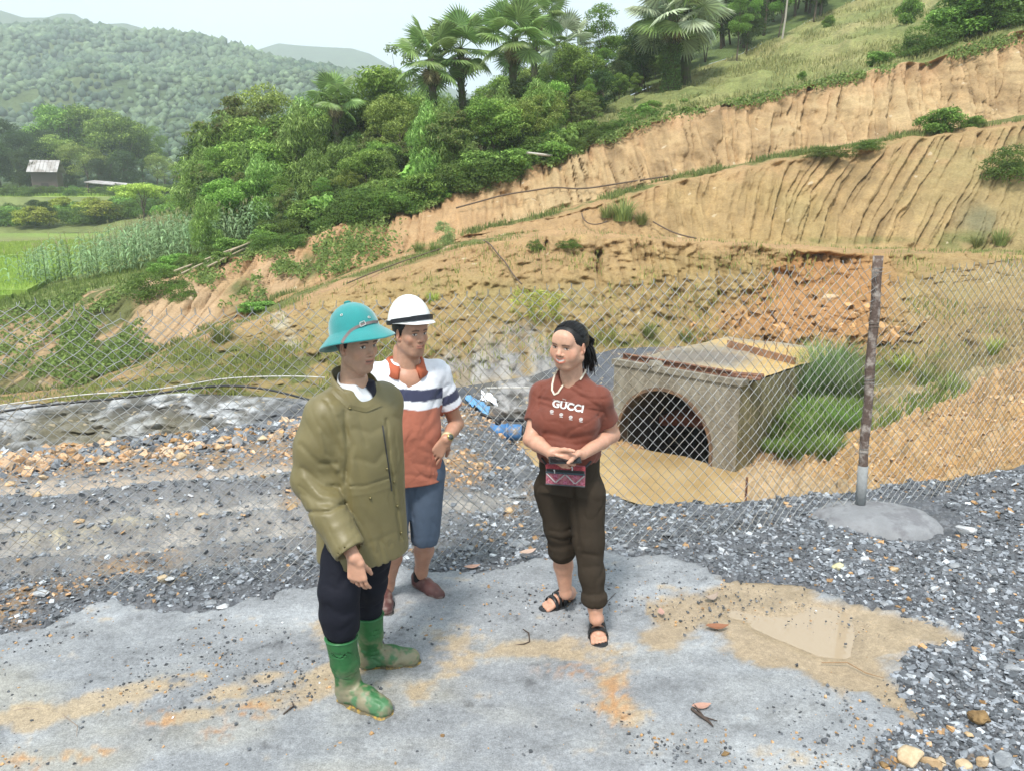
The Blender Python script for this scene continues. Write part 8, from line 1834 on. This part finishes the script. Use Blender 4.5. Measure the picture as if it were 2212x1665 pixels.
        v = Vol(np.minimum(heel, toe2) - (.08, .08, .004), np.maximum(heel, toe2) + (.08, .08, .05), .006); v.chain([a0 + up * .010, a0 + d * .09 + up * .010, toe2 + up * .010], [.048, .046, .050], .02, flat=((0, 0, 1), .30)); emit('sole', v.mesh(), simple('grey_black_sole', (.03, .03, .03), rough=.8, dirt=(.2, .19, .17), dirt_amt=.4, dscale=30), root)
        mb = MB(); s1 = Vector(an) + Vector((0, 0, .012 if k == 0 else .05)); s2 = Vector(a0 + up * .06 + d * .012); mb.tube([s1 - Vector(L_), s1.lerp(s2, .5) - Vector(L_), s2 - Vector(L_)], [.041, .040, .036], 18); mb.build('sock', clothmat('sock_knit', sockc), root, True)
        p_ = a0 + d * .065 + up * .093; mb = MB(); mb.box(Vector(p_ - L_), (.014, .004, .018), Matrix.Rotation(atan2(d[1], d[0]), 3, 'Z') @ Matrix.Rotation(.7, 3, 'Y')); mb.build('shoe_tab', simple('white_tab', (.6, .6, .58)), root)
    # hard hat
    hM = HM @ np.array(Matrix.Rotation(radians(8), 3, 'X')); hcen = toworld(HM, hc, (0, -.014, .076), .98)
    prof = [(0, .128), (.02, .126), (.045, .116), (.07, .094), (.09, .062), (.101, .030), (.106, .006), (.108, -.006), (.1105, -.009), (.1125, -.012), (.1105, -.014), (.100, -.006), (.095, .03), (.07, .08), (0, .112)]
    n = 72; V = []; F = []
    for j, (r_, z_) in enumerate(prof):
        for i in range(n):
            a = 2 * pi * i / n; ly, lx = cos(a), sin(a); br = float(sstep(.35, .95, np.array(ly))); rr = r_ * (1 + .10 * abs(ly) ** 2)
            rim = 1 if (r_ > .11) else 0; ex = rim * (.040 * br); rd = .0035 * max(0, 1 - abs(lx * 6)) * (1 if .03 < r_ and z_ > .03 else 0)
            V.append((lx * r_ * .98, ly * (rr + ex), z_ - rim * br * .010 + rim * (1 - br) * 0 + rd))
    for j in range(len(prof) - 1):
        for i in range(n): F.append((j * n + i, (j + 1) * n + i, (j + 1) * n + (i + 1) % n, j * n + (i + 1) % n))
    V = np.array(V) * (1.05, 1.04, .98); V = V @ hM.T + hcen; hel = emit('hard_hat', (V, np.array(F)), simple('white_plastic', (.78, .80, .80), rough=.28, vary=.04, dirt=(.62, .61, .56), dirt_amt=.12, spec=.5), root)
    mb = MB(); bl_ = simple('black_band', (.012, .013, .018), rough=.35); loc = Vector(root.location)
    V = []; F = []; m = 40
    for i in range(m + 1):
        a = radians(-118 + 236 * i / m); ly, lx = cos(a), sin(a); e = 1.05 + .012 * max(0, ly); zc_ = .010 - .012 * (1 - max(0, ly)) - .006 * (abs(i - m / 2) > m * .36); hh = .013 if abs(i - m / 2) < m * .14 else .011
        th = .007 if 3 < i % 10 < 9 else .004
        for (dr, dz) in ((.0, -hh), (th, -hh), (th, hh), (0, hh)): V.append(Vector(toworld(hM, hcen, ((lx * (.1095 + dr)) * 1.03, ly * (.1095 * (1 + .10 * ly * ly) + dr) * 1.05 + .004 * max(0, ly), zc_ + dz))) - loc)
    for i in range(m):
        for j in range(4): F.append((4 * i + j, 4 * i + 4 + j, 4 * i + 4 + (j + 1) % 4, 4 * i + (j + 1) % 4))
    mb.add(V, F); mb.build('goggle_band', bl_, root, False)
    return root
man_polo()

# ------------------------------------------------------------------ the woman
def woman():
    yaw = radians(-22); fw = np.array((sin(yaw), -cos(yaw))); lt = np.array((cos(yaw), sin(yaw))); F3, L3 = np.append(fw, 0), np.append(lt, 0)
    cy = 3.66; cx = float(P(1232, 900, cy)[0])
    root = empty('person', (cx, cy, 0), 0, 'smiling woman in a brown printed t shirt, rolled up brown trousers and black sandals', 'person')
    skin = (.56, .325, .225); hc = np.array(P(1228, 749, 3.60))
    HV, HF, HC, HM = head_mesh(hc, radians(-35), radians(-6), radians(-3), .90, skin, True, smile=1.25, mouth_open=.0032, gaze=-.5, neck_to=(0, -.035, -.23), neck_r=.055, chub=1.0)
    v = Vol((cx - .34, cy - .36, .78), (cx + .34, cy + .30, 1.46), .006)
    zh = float(P(1230, 1000, cy - .12)[2])
    v.loft([(zh, cx, cy, .156, .138), (zh + .08, cx, cy, .154, .142), (1.02, cx, cy, .150, .140), (1.10, cx, cy, .150, .132), (1.18, cx, cy, .152, .124), (1.25, cx, cy, .145, .100), (1.30, cx, cy + .01, .110, .085), (1.345, cx, cy + .01, .080, .070), (1.385, cx, cy + .01, .068, .062)], fw, .03)
    for s in (-1, 1): v.ell(np.array((cx, cy, 1.135)) + L3 * s * .075 + F3 * .078, (.080, .065, .070), k=.05)
    v.ell(np.array((cx, cy, 1.00)) + F3 * .06, (.14, .11, .085), k=.05)
    sh = np.array((cx, cy + .01, 1.245)); S1, S2 = sh - L3 * .142, sh + L3 * .142
    v.cone(S1, S2, .057, .057, .05); v.cone(S1, sh + (0, 0, .062), .052, .055, .04); v.cone(S2, sh + (0, 0, .062), .052, .055, .04)
    E1 = np.array(P(1147, 948, cy - .04)); E2 = np.array(P(1322, 938, cy + .02)); W1 = np.array(P(1190, 978, cy - .235)); W2 = np.array(P(1258, 981, cy - .215))
    for S_, E_, sg in ((S1, E1, -1), (S2, E2, 1)):
        c_ = S_ + (E_ - S_) * .58; dd = (E_ - S_) / np.linalg.norm(E_ - S_); v.cone(S_, c_, .057, .060, .03); sl, X, Y, Z = v.reg(c_ - .11, c_ + .12)
        q = (X - c_[0]) * dd[0] + (Y - c_[1]) * dd[1] + (Z - c_[2]) * dd[2] - .012; side = (((X - cx) * lt[0] + (Y - cy) * lt[1]) * sg > .162); near_ = np.sqrt((X - c_[0]) ** 2 + (Y - c_[1]) ** 2 + (Z - c_[2]) ** 2) < .1
        v.f[sl] = np.where(side & near_ & (q > -.03), np.maximum(v.f[sl], q), v.f[sl])
    nk = np.array((cx, cy + .005, 1.425)); v.cone(nk, nk + (0, 0, -.07), .075, .056, .008, sub=True); v.cone(nk + F3 * .03 + (0, 0, -.03), nk + F3 * .105 + (0, 0, -.115), .056, .022, .012, sub=True)
    G_ = [([(1165, 860), (1200, 868), (1245, 880), (1300, 888)], 3.5, .006), ([(1167, 872), (1190, 880), (1215, 882)], 3, .005), ([(1215, 828), (1240, 845), (1280, 870), (1298, 880)], 3.5, .005), ([(1222, 826), (1255, 840)], 3, .004), ([(1175, 845), (1165, 860)], 4, .004), ([(1180, 935), (1230, 948), (1290, 935)], 6, .009), ([(1185, 950), (1240, 960), (1292, 955)], 5, .007), ([(1195, 962), (1240, 985)], 5, .006), ([(1290, 830), (1300, 870), (1308, 900)], 3, .006), ([(1168, 835), (1165, 880)], 3, .006), ([(1190, 895), (1240, 905), (1285, 905)], 8, -.004), ([(1180, 985), (1290, 985)], 6, .006)]
    v.field(lambda x, y, z: foldn(x, y, z, 91, (5, 5, 6), .0028) + foldn(x, y, z, 92, (11, 11, 10), .0012) + grooves(np.stack([x, y, z], 1), G_))
    TV = v.mesh(); Mt = clothmat('brown_jersey', (.165, .046, .028), rough=.72, sheen=.15)
    emit('t_shirt', TV, Mt, root); tb = bvh(TV)
    # trousers with one leg rolled to the knee
    v = Vol((cx - .32, cy - .36, .12), (cx + .34, cy + .30, 1.0), .0078); v.loft([(.78, cx, cy, .150, .130), (.96, cx, cy, .152, .130)], fw)
    hr, hl = np.array((cx, cy, .76)) - L3 * .085, np.array((cx, cy, .76)) + L3 * .085
    kr = np.array(P(1208, 1140, cy + .03)); cr_ = np.array(P(1214, 1184, cy + .05)); kl = np.array(P(1271, 1165, cy - .07)); ml = np.array(P(1278, 1240, cy - .10)); cl_ = np.array(P(1283, 1290, cy - .12))
    v.chain([hr, kr, cr_], [.100, .074, .062], .03); v.cone(cr_ + (0, 0, .016), cr_ - (0, 0, .006), .078, .074, .004)
    v.chain([hl, kl, ml, cl_], [.104, .078, .062, .054], .03); v.cone(cl_ + (0, 0, .012), cl_ - (0, 0, .012), .068, .068, .002, flat=((0, 0, 1), .55))
    v.field(lambda x, y, z: foldn(x, y, z, 95, (6, 6, 4), .0035) + grooves(np.stack([x, y, z], 1), [([(1240, 1060), (1246, 1130), (1250, 1180)], 4, .008), ([(1190, 1160), (1215, 1168), (1238, 1160)], 3, .006), ([(1190, 1145), (1215, 1150), (1236, 1140)], 3, .005), ([(1260, 1195), (1290, 1200)], 4, .006), ([(1262, 1225), (1292, 1222)], 5, .006), ([(1295, 1080), (1296, 1180), (1303, 1280)], 1.8, .003), ([(1285, 1020), (1275, 1045)], 3, .005), ([(1255, 1060), (1290, 1085)], 6, .005), ([(1262, 1284), (1308, 1284)], 2, .004)]))
    TRV = v.mesh(); emit('trousers', TRV, clothmat('dark_brown_cloth', (.040, .030, .021), rough=.9, spec=.15), root); trb = bvh(TRV, TV)
    # skin: arms and hands round the phone, shins, feet
    v = Vol((cx - .30, cy - .40, .82), (cx + .30, cy + .20, 1.22), .0037)
    for S_, E_, W_ in ((S1, E1, W1), (S2, E2, W2)):
        v.chain([S_ + (E_ - S_) * .35, E_], [.044, .038], .02); v.chain([E_, E_ * .65 + W_ * .35, W_], [.038, .037, .025], .015)
    ph = (W1 + W2) / 2 + np.array((-.012, -.035, -.010))
    hand(v, W1, (.80, -.35, -.28), (-.42, -.75, .25), .165, (.45, .52, .55, .6), .03, (.55, -.35), side=-1, r=.0085)
    hand(v, W2, (-.85, -.30, -.20), (.30, -.70, -.55), .165, (.30, .34, .4, .5), .03, (.45, -.55), side=1, r=.0085)
    av, af = v.mesh()
    v = Vol((cx - .30, cy - .45, .0), (cx + .30, cy + .30, .50), .0042)
    ar_, al_ = np.array(P(1222, 1280, 3.78)), np.array(P(1288, 1335, 3.52))
    f1 = [G(1237, 1298, .0), G(1178, 1322, .0)]; f2 = [G(1287, 1352, .0), G(1294, 1398, .0)]
    v.chain([cr_ + (0, 0, .05), cr_ * .6 + ar_ * .4 + (0, .015, 0), ar_], [.050, .049, .030], .02); v.chain([cl_ + (0, 0, .05), cl_ * .5 + al_ * .5, al_], [.040, .034, .030], .02)
    feet = []
    for (hq, tq), an in ((f1, ar_), (f2, al_)):
        h_, t_ = np.array(hq), np.array(tq); d = t_ - h_; d /= np.linalg.norm(d); sd_ = np.array((-d[1], d[0], 0)); a0 = h_ + d * .02; up = np.array((0, 0, 1.0)); feet.append((a0, d, sd_))
        v.chain([an, a0 + up * .065 + d * .01], [.031, .034], .02); v.cone(a0 + up * .05, a0 + up * .06 + d * .0, .028, .03, .02); v.chain([a0 + up * .06 + d * .01, a0 + d * .07 + up * .062, a0 + d * .135 + up * .045], [.030, .027, .024], .025, flat=None)
        v.cone(a0 + d * .12 + up * .040 - sd_ * .02, a0 + d * .125 + up * .040 + sd_ * .02, .022, .02, .02)
        for j, (o_, l_, r_) in enumerate([(.030, .040, .0125), (.011, .040, .0090), (-.006, .036, .0085), (-.021, .030, .008), (-.034, .022, .0075)]):
            sgn = 1 if an is al_ else 1
            o2 = o_ * (1 if an is ar_ else -1); p = a0 + d * .145 + sd_ * o2 + up * .038; v.cone(p, p + d * l_ - up * .008, r_ * .95, r_, .003)
    lv, lf = v.mesh()
    v = Vol((cx - .30, cy - .3, .15), (cx + .30, cy + .25, 1.36), .012); v.loft([(.85, cx, cy, .12, .09), (1.2, cx, cy, .12, .08), (1.28, cx, cy, .08, .06)], fw); v.cone(S1, S2, .04, .04, .03); v.cone(S1, S1 + (E1 - S1) * .6, .04, .04, .03); v.cone(S2, S2 + (E2 - S2) * .6, .04, .04, .03); v.chain([hr, kr, cr_], [.07, .06, .045], .03); v.chain([hl, kl, ml, cl_], [.07, .06, .045, .033], .03); v.cone((cx, cy, 1.2), (cx, cy, 1.34), .055, .052, .02); tv, tf = v.mesh()
    v = Vol((cx - .16, cy - .18, 1.12), (cx + .16, cy + .1, 1.36), .0065); v.ell(np.array((cx, cy, 1.225)) + F3 * .02, (.098, .066, .075), k=.02); v.cone((cx, cy, 1.24), (cx, cy + .0, 1.37), .06, .052, .03); cv, cf = v.mesh()
    parts = [(HV, HF), (lv, lf), (av, af), (tv, tf), (cv, cf)]; VV = []; FF = []; b = 0
    for a_, f_ in parts: VV.append(a_); FF.append(f_ + b); b += len(a_)
    CC = np.concatenate([HC] + [tint(np.array(skin) * (1.0, .94, .93), a_) for a_, f_ in parts[1:]]); L_ = np.array(root.location)
    link('body', mesh_np('body', np.concatenate(VV) - L_, np.concatenate(FF), True, CC), M_skin, root)
    hv_ = hair_shell(HM, hc, .90, 'long'); hair = emit('hair', hv_, M_hair, root)
    rg = random.Random(8); mb = MB()
    for i in range(110):
        ph_ = rg.uniform(-1.35, 1.35); s0 = np.array((sin(ph_) * .97, .42 * cos(ph_) + .05, .80 - .62 * abs(sin(ph_)) ** 2.2)); s0 /= np.linalg.norm(s0); e0 = np.array((.0, -.98, .12)); e0 /= np.linalg.norm(e0); om = math.acos(np.clip(s0 @ e0, -1, 1)); q = []
        for j in range(9):
            t = j / 8; d = (s0 * sin((1 - t) * om) + e0 * sin(t * om)) / sin(om); k_ = 1.0 + .012 * rg.random(); q.append(Vector(toworld(HM, hc, np.array((d[0] * .0915, -.020 + d[1] * .1015, .040 + d[2] * .0905)) * k_, .90) - L_))
        mb.tube(q, [.0016, .0022, .0022, .0022, .0022, .0022, .0022, .0022, .002], 4, False)
    ho = mb.build('hair_strands', M_hair, root, True); ho['kind'] = 'stuff'
    # pony tail
    mb = MB(); rg = random.Random(3); b0 = toworld(HM, hc, (.0, -.112, .035), .95)
    for i in range(70):
        o_ = np.array((rg.gauss(0, .014), rg.gauss(0, .010), rg.gauss(0, .008))); sp = np.array((rg.gauss(0, .018), rg.gauss(0, .014), 0)); e_ = np.array(P(1277 + rg.uniform(-12, 10), 800 + rg.uniform(-25, 12), 3.67)); m1 = b0 + o_ + np.array((.035, .02, -.03)); m2 = (b0 + e_) / 2 + sp * .6 + np.array((.015, .02, .0))
        mb.tube([Vector(q - L_) for q in (b0 + o_ - np.array((.02, 0, 0)), b0 + o_, m1, m2, e_ + sp * .5)], [.006, .006, .0055, .005, .001], 5)
    mb.build('pony_tail', M_hair, root, True); mb = MB(); mb.tube([Vector(b0 - L_ + np.array((.006 * cos(0), 0, 0))), Vector(b0 - L_ + np.array((.014, .012, -.008)))], .020, 12); mb.build('hair_tie', simple('dark_tie', (.01, .01, .012)), root, True)
    p = Vector(toworld(HM, hc, (.080, .0, -.032), .95)); mb = MB(); mb.tube([p - Vector(L_) + Vector((.004, -.004, .006)), p - Vector(L_) + Vector((.004, -.004, -.018))], .0035, 8); mb.build('earring', simple('silver', (.7, .7, .68), rough=.2, metal=.9), root, True)
    # necklace
    nb = bvh((np.concatenate([HV, cv]), np.concatenate([HF, cf + len(HV)])), TV); nm_ = simple('beaded_cord', (.66, .58, .46), rough=.6, vary=.3, nscale=300)
    for pts, w_ in (([(1208, 796), (1201, 806), (1197, 818), (1194, 830), (1193, 842), (1198, 852), (1206, 848), (1212, 838), (1218, 830)], .0085), ([(1266, 794), (1263, 804), (1257, 813), (1252, 820)], .0085)): strip(nb, pts, w_, 'necklace', nm_, root, 4, .003, .004)
    # print on the shirt
    Mp = simple('white_print', (.72, .70, .68), rough=.7, vary=.15, nscale=200)
    def txt(s_, u, v_, hpx, ang, sx=1.0, name='lettering', bold=0.0):
        cu = bpy.data.curves.new('t', 'FONT'); cu.body = s_; cu.size = 1.0; cu.offset = bold; cu.align_x = 'CENTER'; to = bpy.data.objects.new('t', cu); col.objects.link(to); bpy.context.view_layer.update()
        me = bpy.data.meshes.new_from_object(to.evaluated_get(bpy.context.evaluated_depsgraph_get())); bpy.data.objects.remove(to); c, s2 = cos(ang), sin(ang); keep = True
        for vt in me.vertices:
            x, y = vt.co.x * hpx * 1.35 * sx, vt.co.y * hpx * 1.35; p = hit(tb, u + x * c + y * s2, v_ + x * s2 - y * c, .0022)
            if p is None: keep = False; break
            vt.co = p - root.location
        if keep: me.materials.clear(); link(name, me, Mp, root)
    A = radians(11)
    txt('GUCCI', 1226, 884, 16, A, 1.02, bold=.035); txt('Life is', 1219, 863, 2.6, A, 1.0); txt('a journey not a destination', 1216, 867.5, 2.6, A, 1.15)
    for (u, v_) in [(1192, 888), (1212.5, 895), (1233, 900.5), (1255, 905)]:
        for r_, sq in ((3.6, 1.0), (1.7, 1.0)): strip(tb, [(u + r_ * cos(a), v_ + r_ * .8 * sin(a)) for a in np.linspace(0, 2 * pi, 9)], .0022, 'emblem', Mp, root, 1, .001, .0012)
        strip(tb, [(u - 3.6, v_ + 4.6), (u + 3.6, v_ + 5.8)], .0022, 'emblem', Mp, root, 2, .001, .0012)
    # sandals
    blk = simple('black_sandal', (.012, .012, .013), rough=.38, bump=.0005)
    for (a0, d, sd_) in feet:
        up = np.array((0, 0, 1.0)); v = Vol(a0 - .09, a0 + d * .2 + (.09, .09, .06), .0038) if False else Vol(np.minimum(a0, a0 + d * .2) - (.08, .08, .0), np.maximum(a0, a0 + d * .2) + (.08, .08, .05), .005)
        v.chain([a0 + up * .016, a0 + d * .09 + up * .016, a0 + d * .17 + up * .016], [.038, .038, .048], .02, flat=((0, 0, 1), .32)); emit('sandal_sole', v.mesh(), blk, root)
        for (t0, t1, w_, rr, hz) in ((.070, .070, .026, .045, .085), (.105, .095, .014, .047, .078), (.135, .130, .020, .052, .062)):
            V = []; F = []; m = 18
            for i in range(m + 1):
                a = pi * i / m; tt = t0 + (t1 - t0) * i / m; c_ = a0 + d * tt + sd_ * rr * cos(a) + up * (.018 + (hz) * sin(a) ** .8)
                V += [c_ - d * w_ / 2 - L_, c_ + d * w_ / 2 - L_ - up * .006, c_ + d * w_ / 2 - L_ + up * -.002, c_ - d * w_ / 2 - L_ + up * .004]
            for i in range(m):
                for j in range(4): F.append((4 * i + j, 4 * i + 4 + j, 4 * i + 4 + (j + 1) % 4, 4 * i + (j + 1) % 4))
            mb = MB(); mb.add(V, F); mb.build('sandal_strap', blk, root, True)
    # phone
    mb = MB(); bm = bmesh.new(); bmesh.ops.create_cube(bm, size=1); bmesh.ops.scale(bm, vec=(.150, .074, .0095), verts=bm.verts); bmesh.ops.bevel(bm, geom=list(bm.edges), offset=.004, segments=3, affect='EDGES'); me = bpy.data.meshes.new('phone'); bm.to_mesh(me); bm.free()
    ph_o = empty('phone', ph, 0, 'dark smartphone held flat in the womans two hands', 'phone'); o_ = link('case', me, simple('dark_phone', (.02, .022, .024), rough=.25), ph_o); Rp = Matrix.Rotation(radians(4), 4, 'Z') @ Matrix.Rotation(radians(22), 4, 'X'); o_.matrix_local = Rp
    mb = MB(); mb.box((0, 0, .0055), (.138, .064, .001)); s_ = mb.build('screen', simple('phone_glass', (.01, .011, .013), rough=.06), ph_o); s_.matrix_local = Rp
    # pouch
    pc_ = np.array(P(1221, 1027, cy - .195)); po = empty('waist_pouch', pc_, atan2(lt[1], lt[0]) * .55, 'small flat red woven pouch with zigzag bands hanging in front of the womans hips', 'pouch')
    W_, H_ = .186, .098
    mb = MB(); mb.box((0, .012, 0), (W_, .018, H_)); bd = mb.build('pouch_body', simple('woven_red', (.26, .028, .075), rough=.9, vary=.45, nscale=160, dirt=(.42, .16, .18), dirt_amt=.55, dscale=90), po)
    mb = MB(); mb.box((0, .001, .040), (W_ + .002, .006, .018)); mb.build('top_band', simple('pink_band', (.30, .05, .06), rough=.9, vary=.5, nscale=180), po)
    mb = MB(); mb.box((0, .001, .0235), (W_ - .004, .004, .013)); mb.build('zip', simple('black_zip', (.01, .01, .011), rough=.6), po)
    mb = MB(); mb.box((0, .000, .0125), (W_ + .001, .006, .008)); mb.build('blue_band', simple('blue_band', (.05, .075, .09), rough=.9, vary=.5, nscale=240), po)
    mb = MB(); mb.box((0, .001, -.0475), (W_ + .002, .006, .004)); mb.build('bottom_band', simple('blue_band2', (.08, .09, .10), rough=.9), po)
    Mz = simple('silver_braid', (.48, .44, .44), rough=.8, vary=.5, nscale=300)
    for s_ in range(4):
        x0, x1 = -W_ / 2 + s_ * W_ / 4, -W_ / 2 + (s_ + 1) * W_ / 4; za, zb = (.006, -.036) if s_ % 2 == 0 else (-.036, .006); mb = MB(); mb.tube([(x0 + .002, .001, za), (x1 - .002, .001, zb)], .0042, 4, flat=.8); mb.build('zigzag_braid', Mz, po)
    for cxx, czz in ((-.047, -.004), (.047, -.004), (0, -.034), (-.085, -.034), (.085, -.034)):
        for a in range(4):
            if abs(cxx) > .08 and cos(a * pi / 2 + .785) * cxx > 0: continue
            mb = MB(); e = Vector((cos(a * pi / 2 + .785) * .013, 0, sin(a * pi / 2 + .785) * .009)); mb.tube([(cxx, .0012, czz), Vector((cxx, .0012, czz)) + e * .6, Vector((cxx, .0012, czz)) + e], [.0012, .0035, .0008], 4); mb.build('star_motif', simple('pink_thread', (.50, .17, .26), rough=.9) , po)
    for x_, z_ in ((-.052, .026), (.032, .047)):
        mb = MB(); mb.box((x_, -.004, z_), (.008, .004, .007)); mb.box((x_ + .002, -.005, z_ - .010), (.006, .002, .013)); mb.build('zip_pull', simple('silver_pull', (.62, .62, .6), rough=.25, metal=.8), po)
    mb = MB(); mb.tube([(-W_ / 2, .012, .045), (-W_ / 2 - .03, .06, .06)], .006, 5); mb.tube([(W_ / 2, .012, .045), (W_ / 2 + .02, .06, .06)], .006, 5); mb.build('belt', simple('black_webbing', (.015, .015, .016)), po)
woman()
# ================================================================== LABELS THAT SINGLE OUT ONE THING
LMK = [('the leftmost big palm', 930, 140), ('the second palm', 996, 120), ('the middle palm', 1110, 110), ('the big silvery palm', 1456, 60), ('the small lone palm', 724, 215), ('the bare leaning trunk', 1695, 40), ('the pale pole', 1165, 333), ('the bamboo poles', 500, 560),
       ('the heart shaped pale leaves', 804, 400), ('the farmhouse', 101, 360), ('the low shed', 242, 394), ('the flat topped tree', 300, 420), ('the misty gap', 400, 330), ('the corn', 380, 540), ('the grassy slope', 1800, 100), ('the top right corner', 2190, 30), ('the left edge', 0, 450)]
def auto_labels():
    by = {}
    for o in col.objects:
        if o.parent is None and 'category' in o.keys() and o['category'] in ('tree', 'bush', 'bamboo', 'shrub', 'grass'): by.setdefault(o['label'], []).append(o)
    for lab, L_ in by.items():
        if len(L_) < 2: continue
        bk = {}
        for o in L_:
            zt = o.location.z + (.8 * o.scale[2] * 3); u, v = proj(np.array((o.location.x, o.location.y, zt))); u, v = float(u), float(v)
            n, lu, lv = min(LMK, key=lambda l: (l[1] - u) ** 2 + ((l[2] - v) * 1.3) ** 2); dx, dy = u - lu, v - lv
            d = ('left of ' if dx < 0 else 'right of ') if abs(dx) > abs(dy) else ('above ' if dy < 0 else 'below '); bk.setdefault((d, n), []).append((v, u, o))
        short = ' '.join(lab.split(' standing')[0].split(' in the ')[0].split(' at the ')[0].split(' beside ')[0].split(' behind ')[0].split()[:4])
        for (d, n), q in bk.items():
            q.sort(key=lambda a: a[0]); m = len(q); od = ['topmost', 'second from the top', 'third from the top', 'fourth from the top', 'fifth from the top', 'sixth from the top', 'seventh from the top', 'eighth from the top', 'ninth from the top', 'tenth from the top'] + [w + ' from the top' for w in 'eleventh twelfth thirteenth fourteenth fifteenth sixteenth seventeenth eighteenth nineteenth twentieth'.split()]
            for i, (v, u, o) in enumerate(q):
                if m == 1: t = f'{short} {d}{n}'
                elif i == m - 1: t = f'{short} {d}{n}, lowest of them'
                elif i < 20: t = f'{short} {d}{n}, {od[i]}'
                else: t = f'{short} {d}{n}, among the lower ones'
                o['label'] = t
auto_labels()
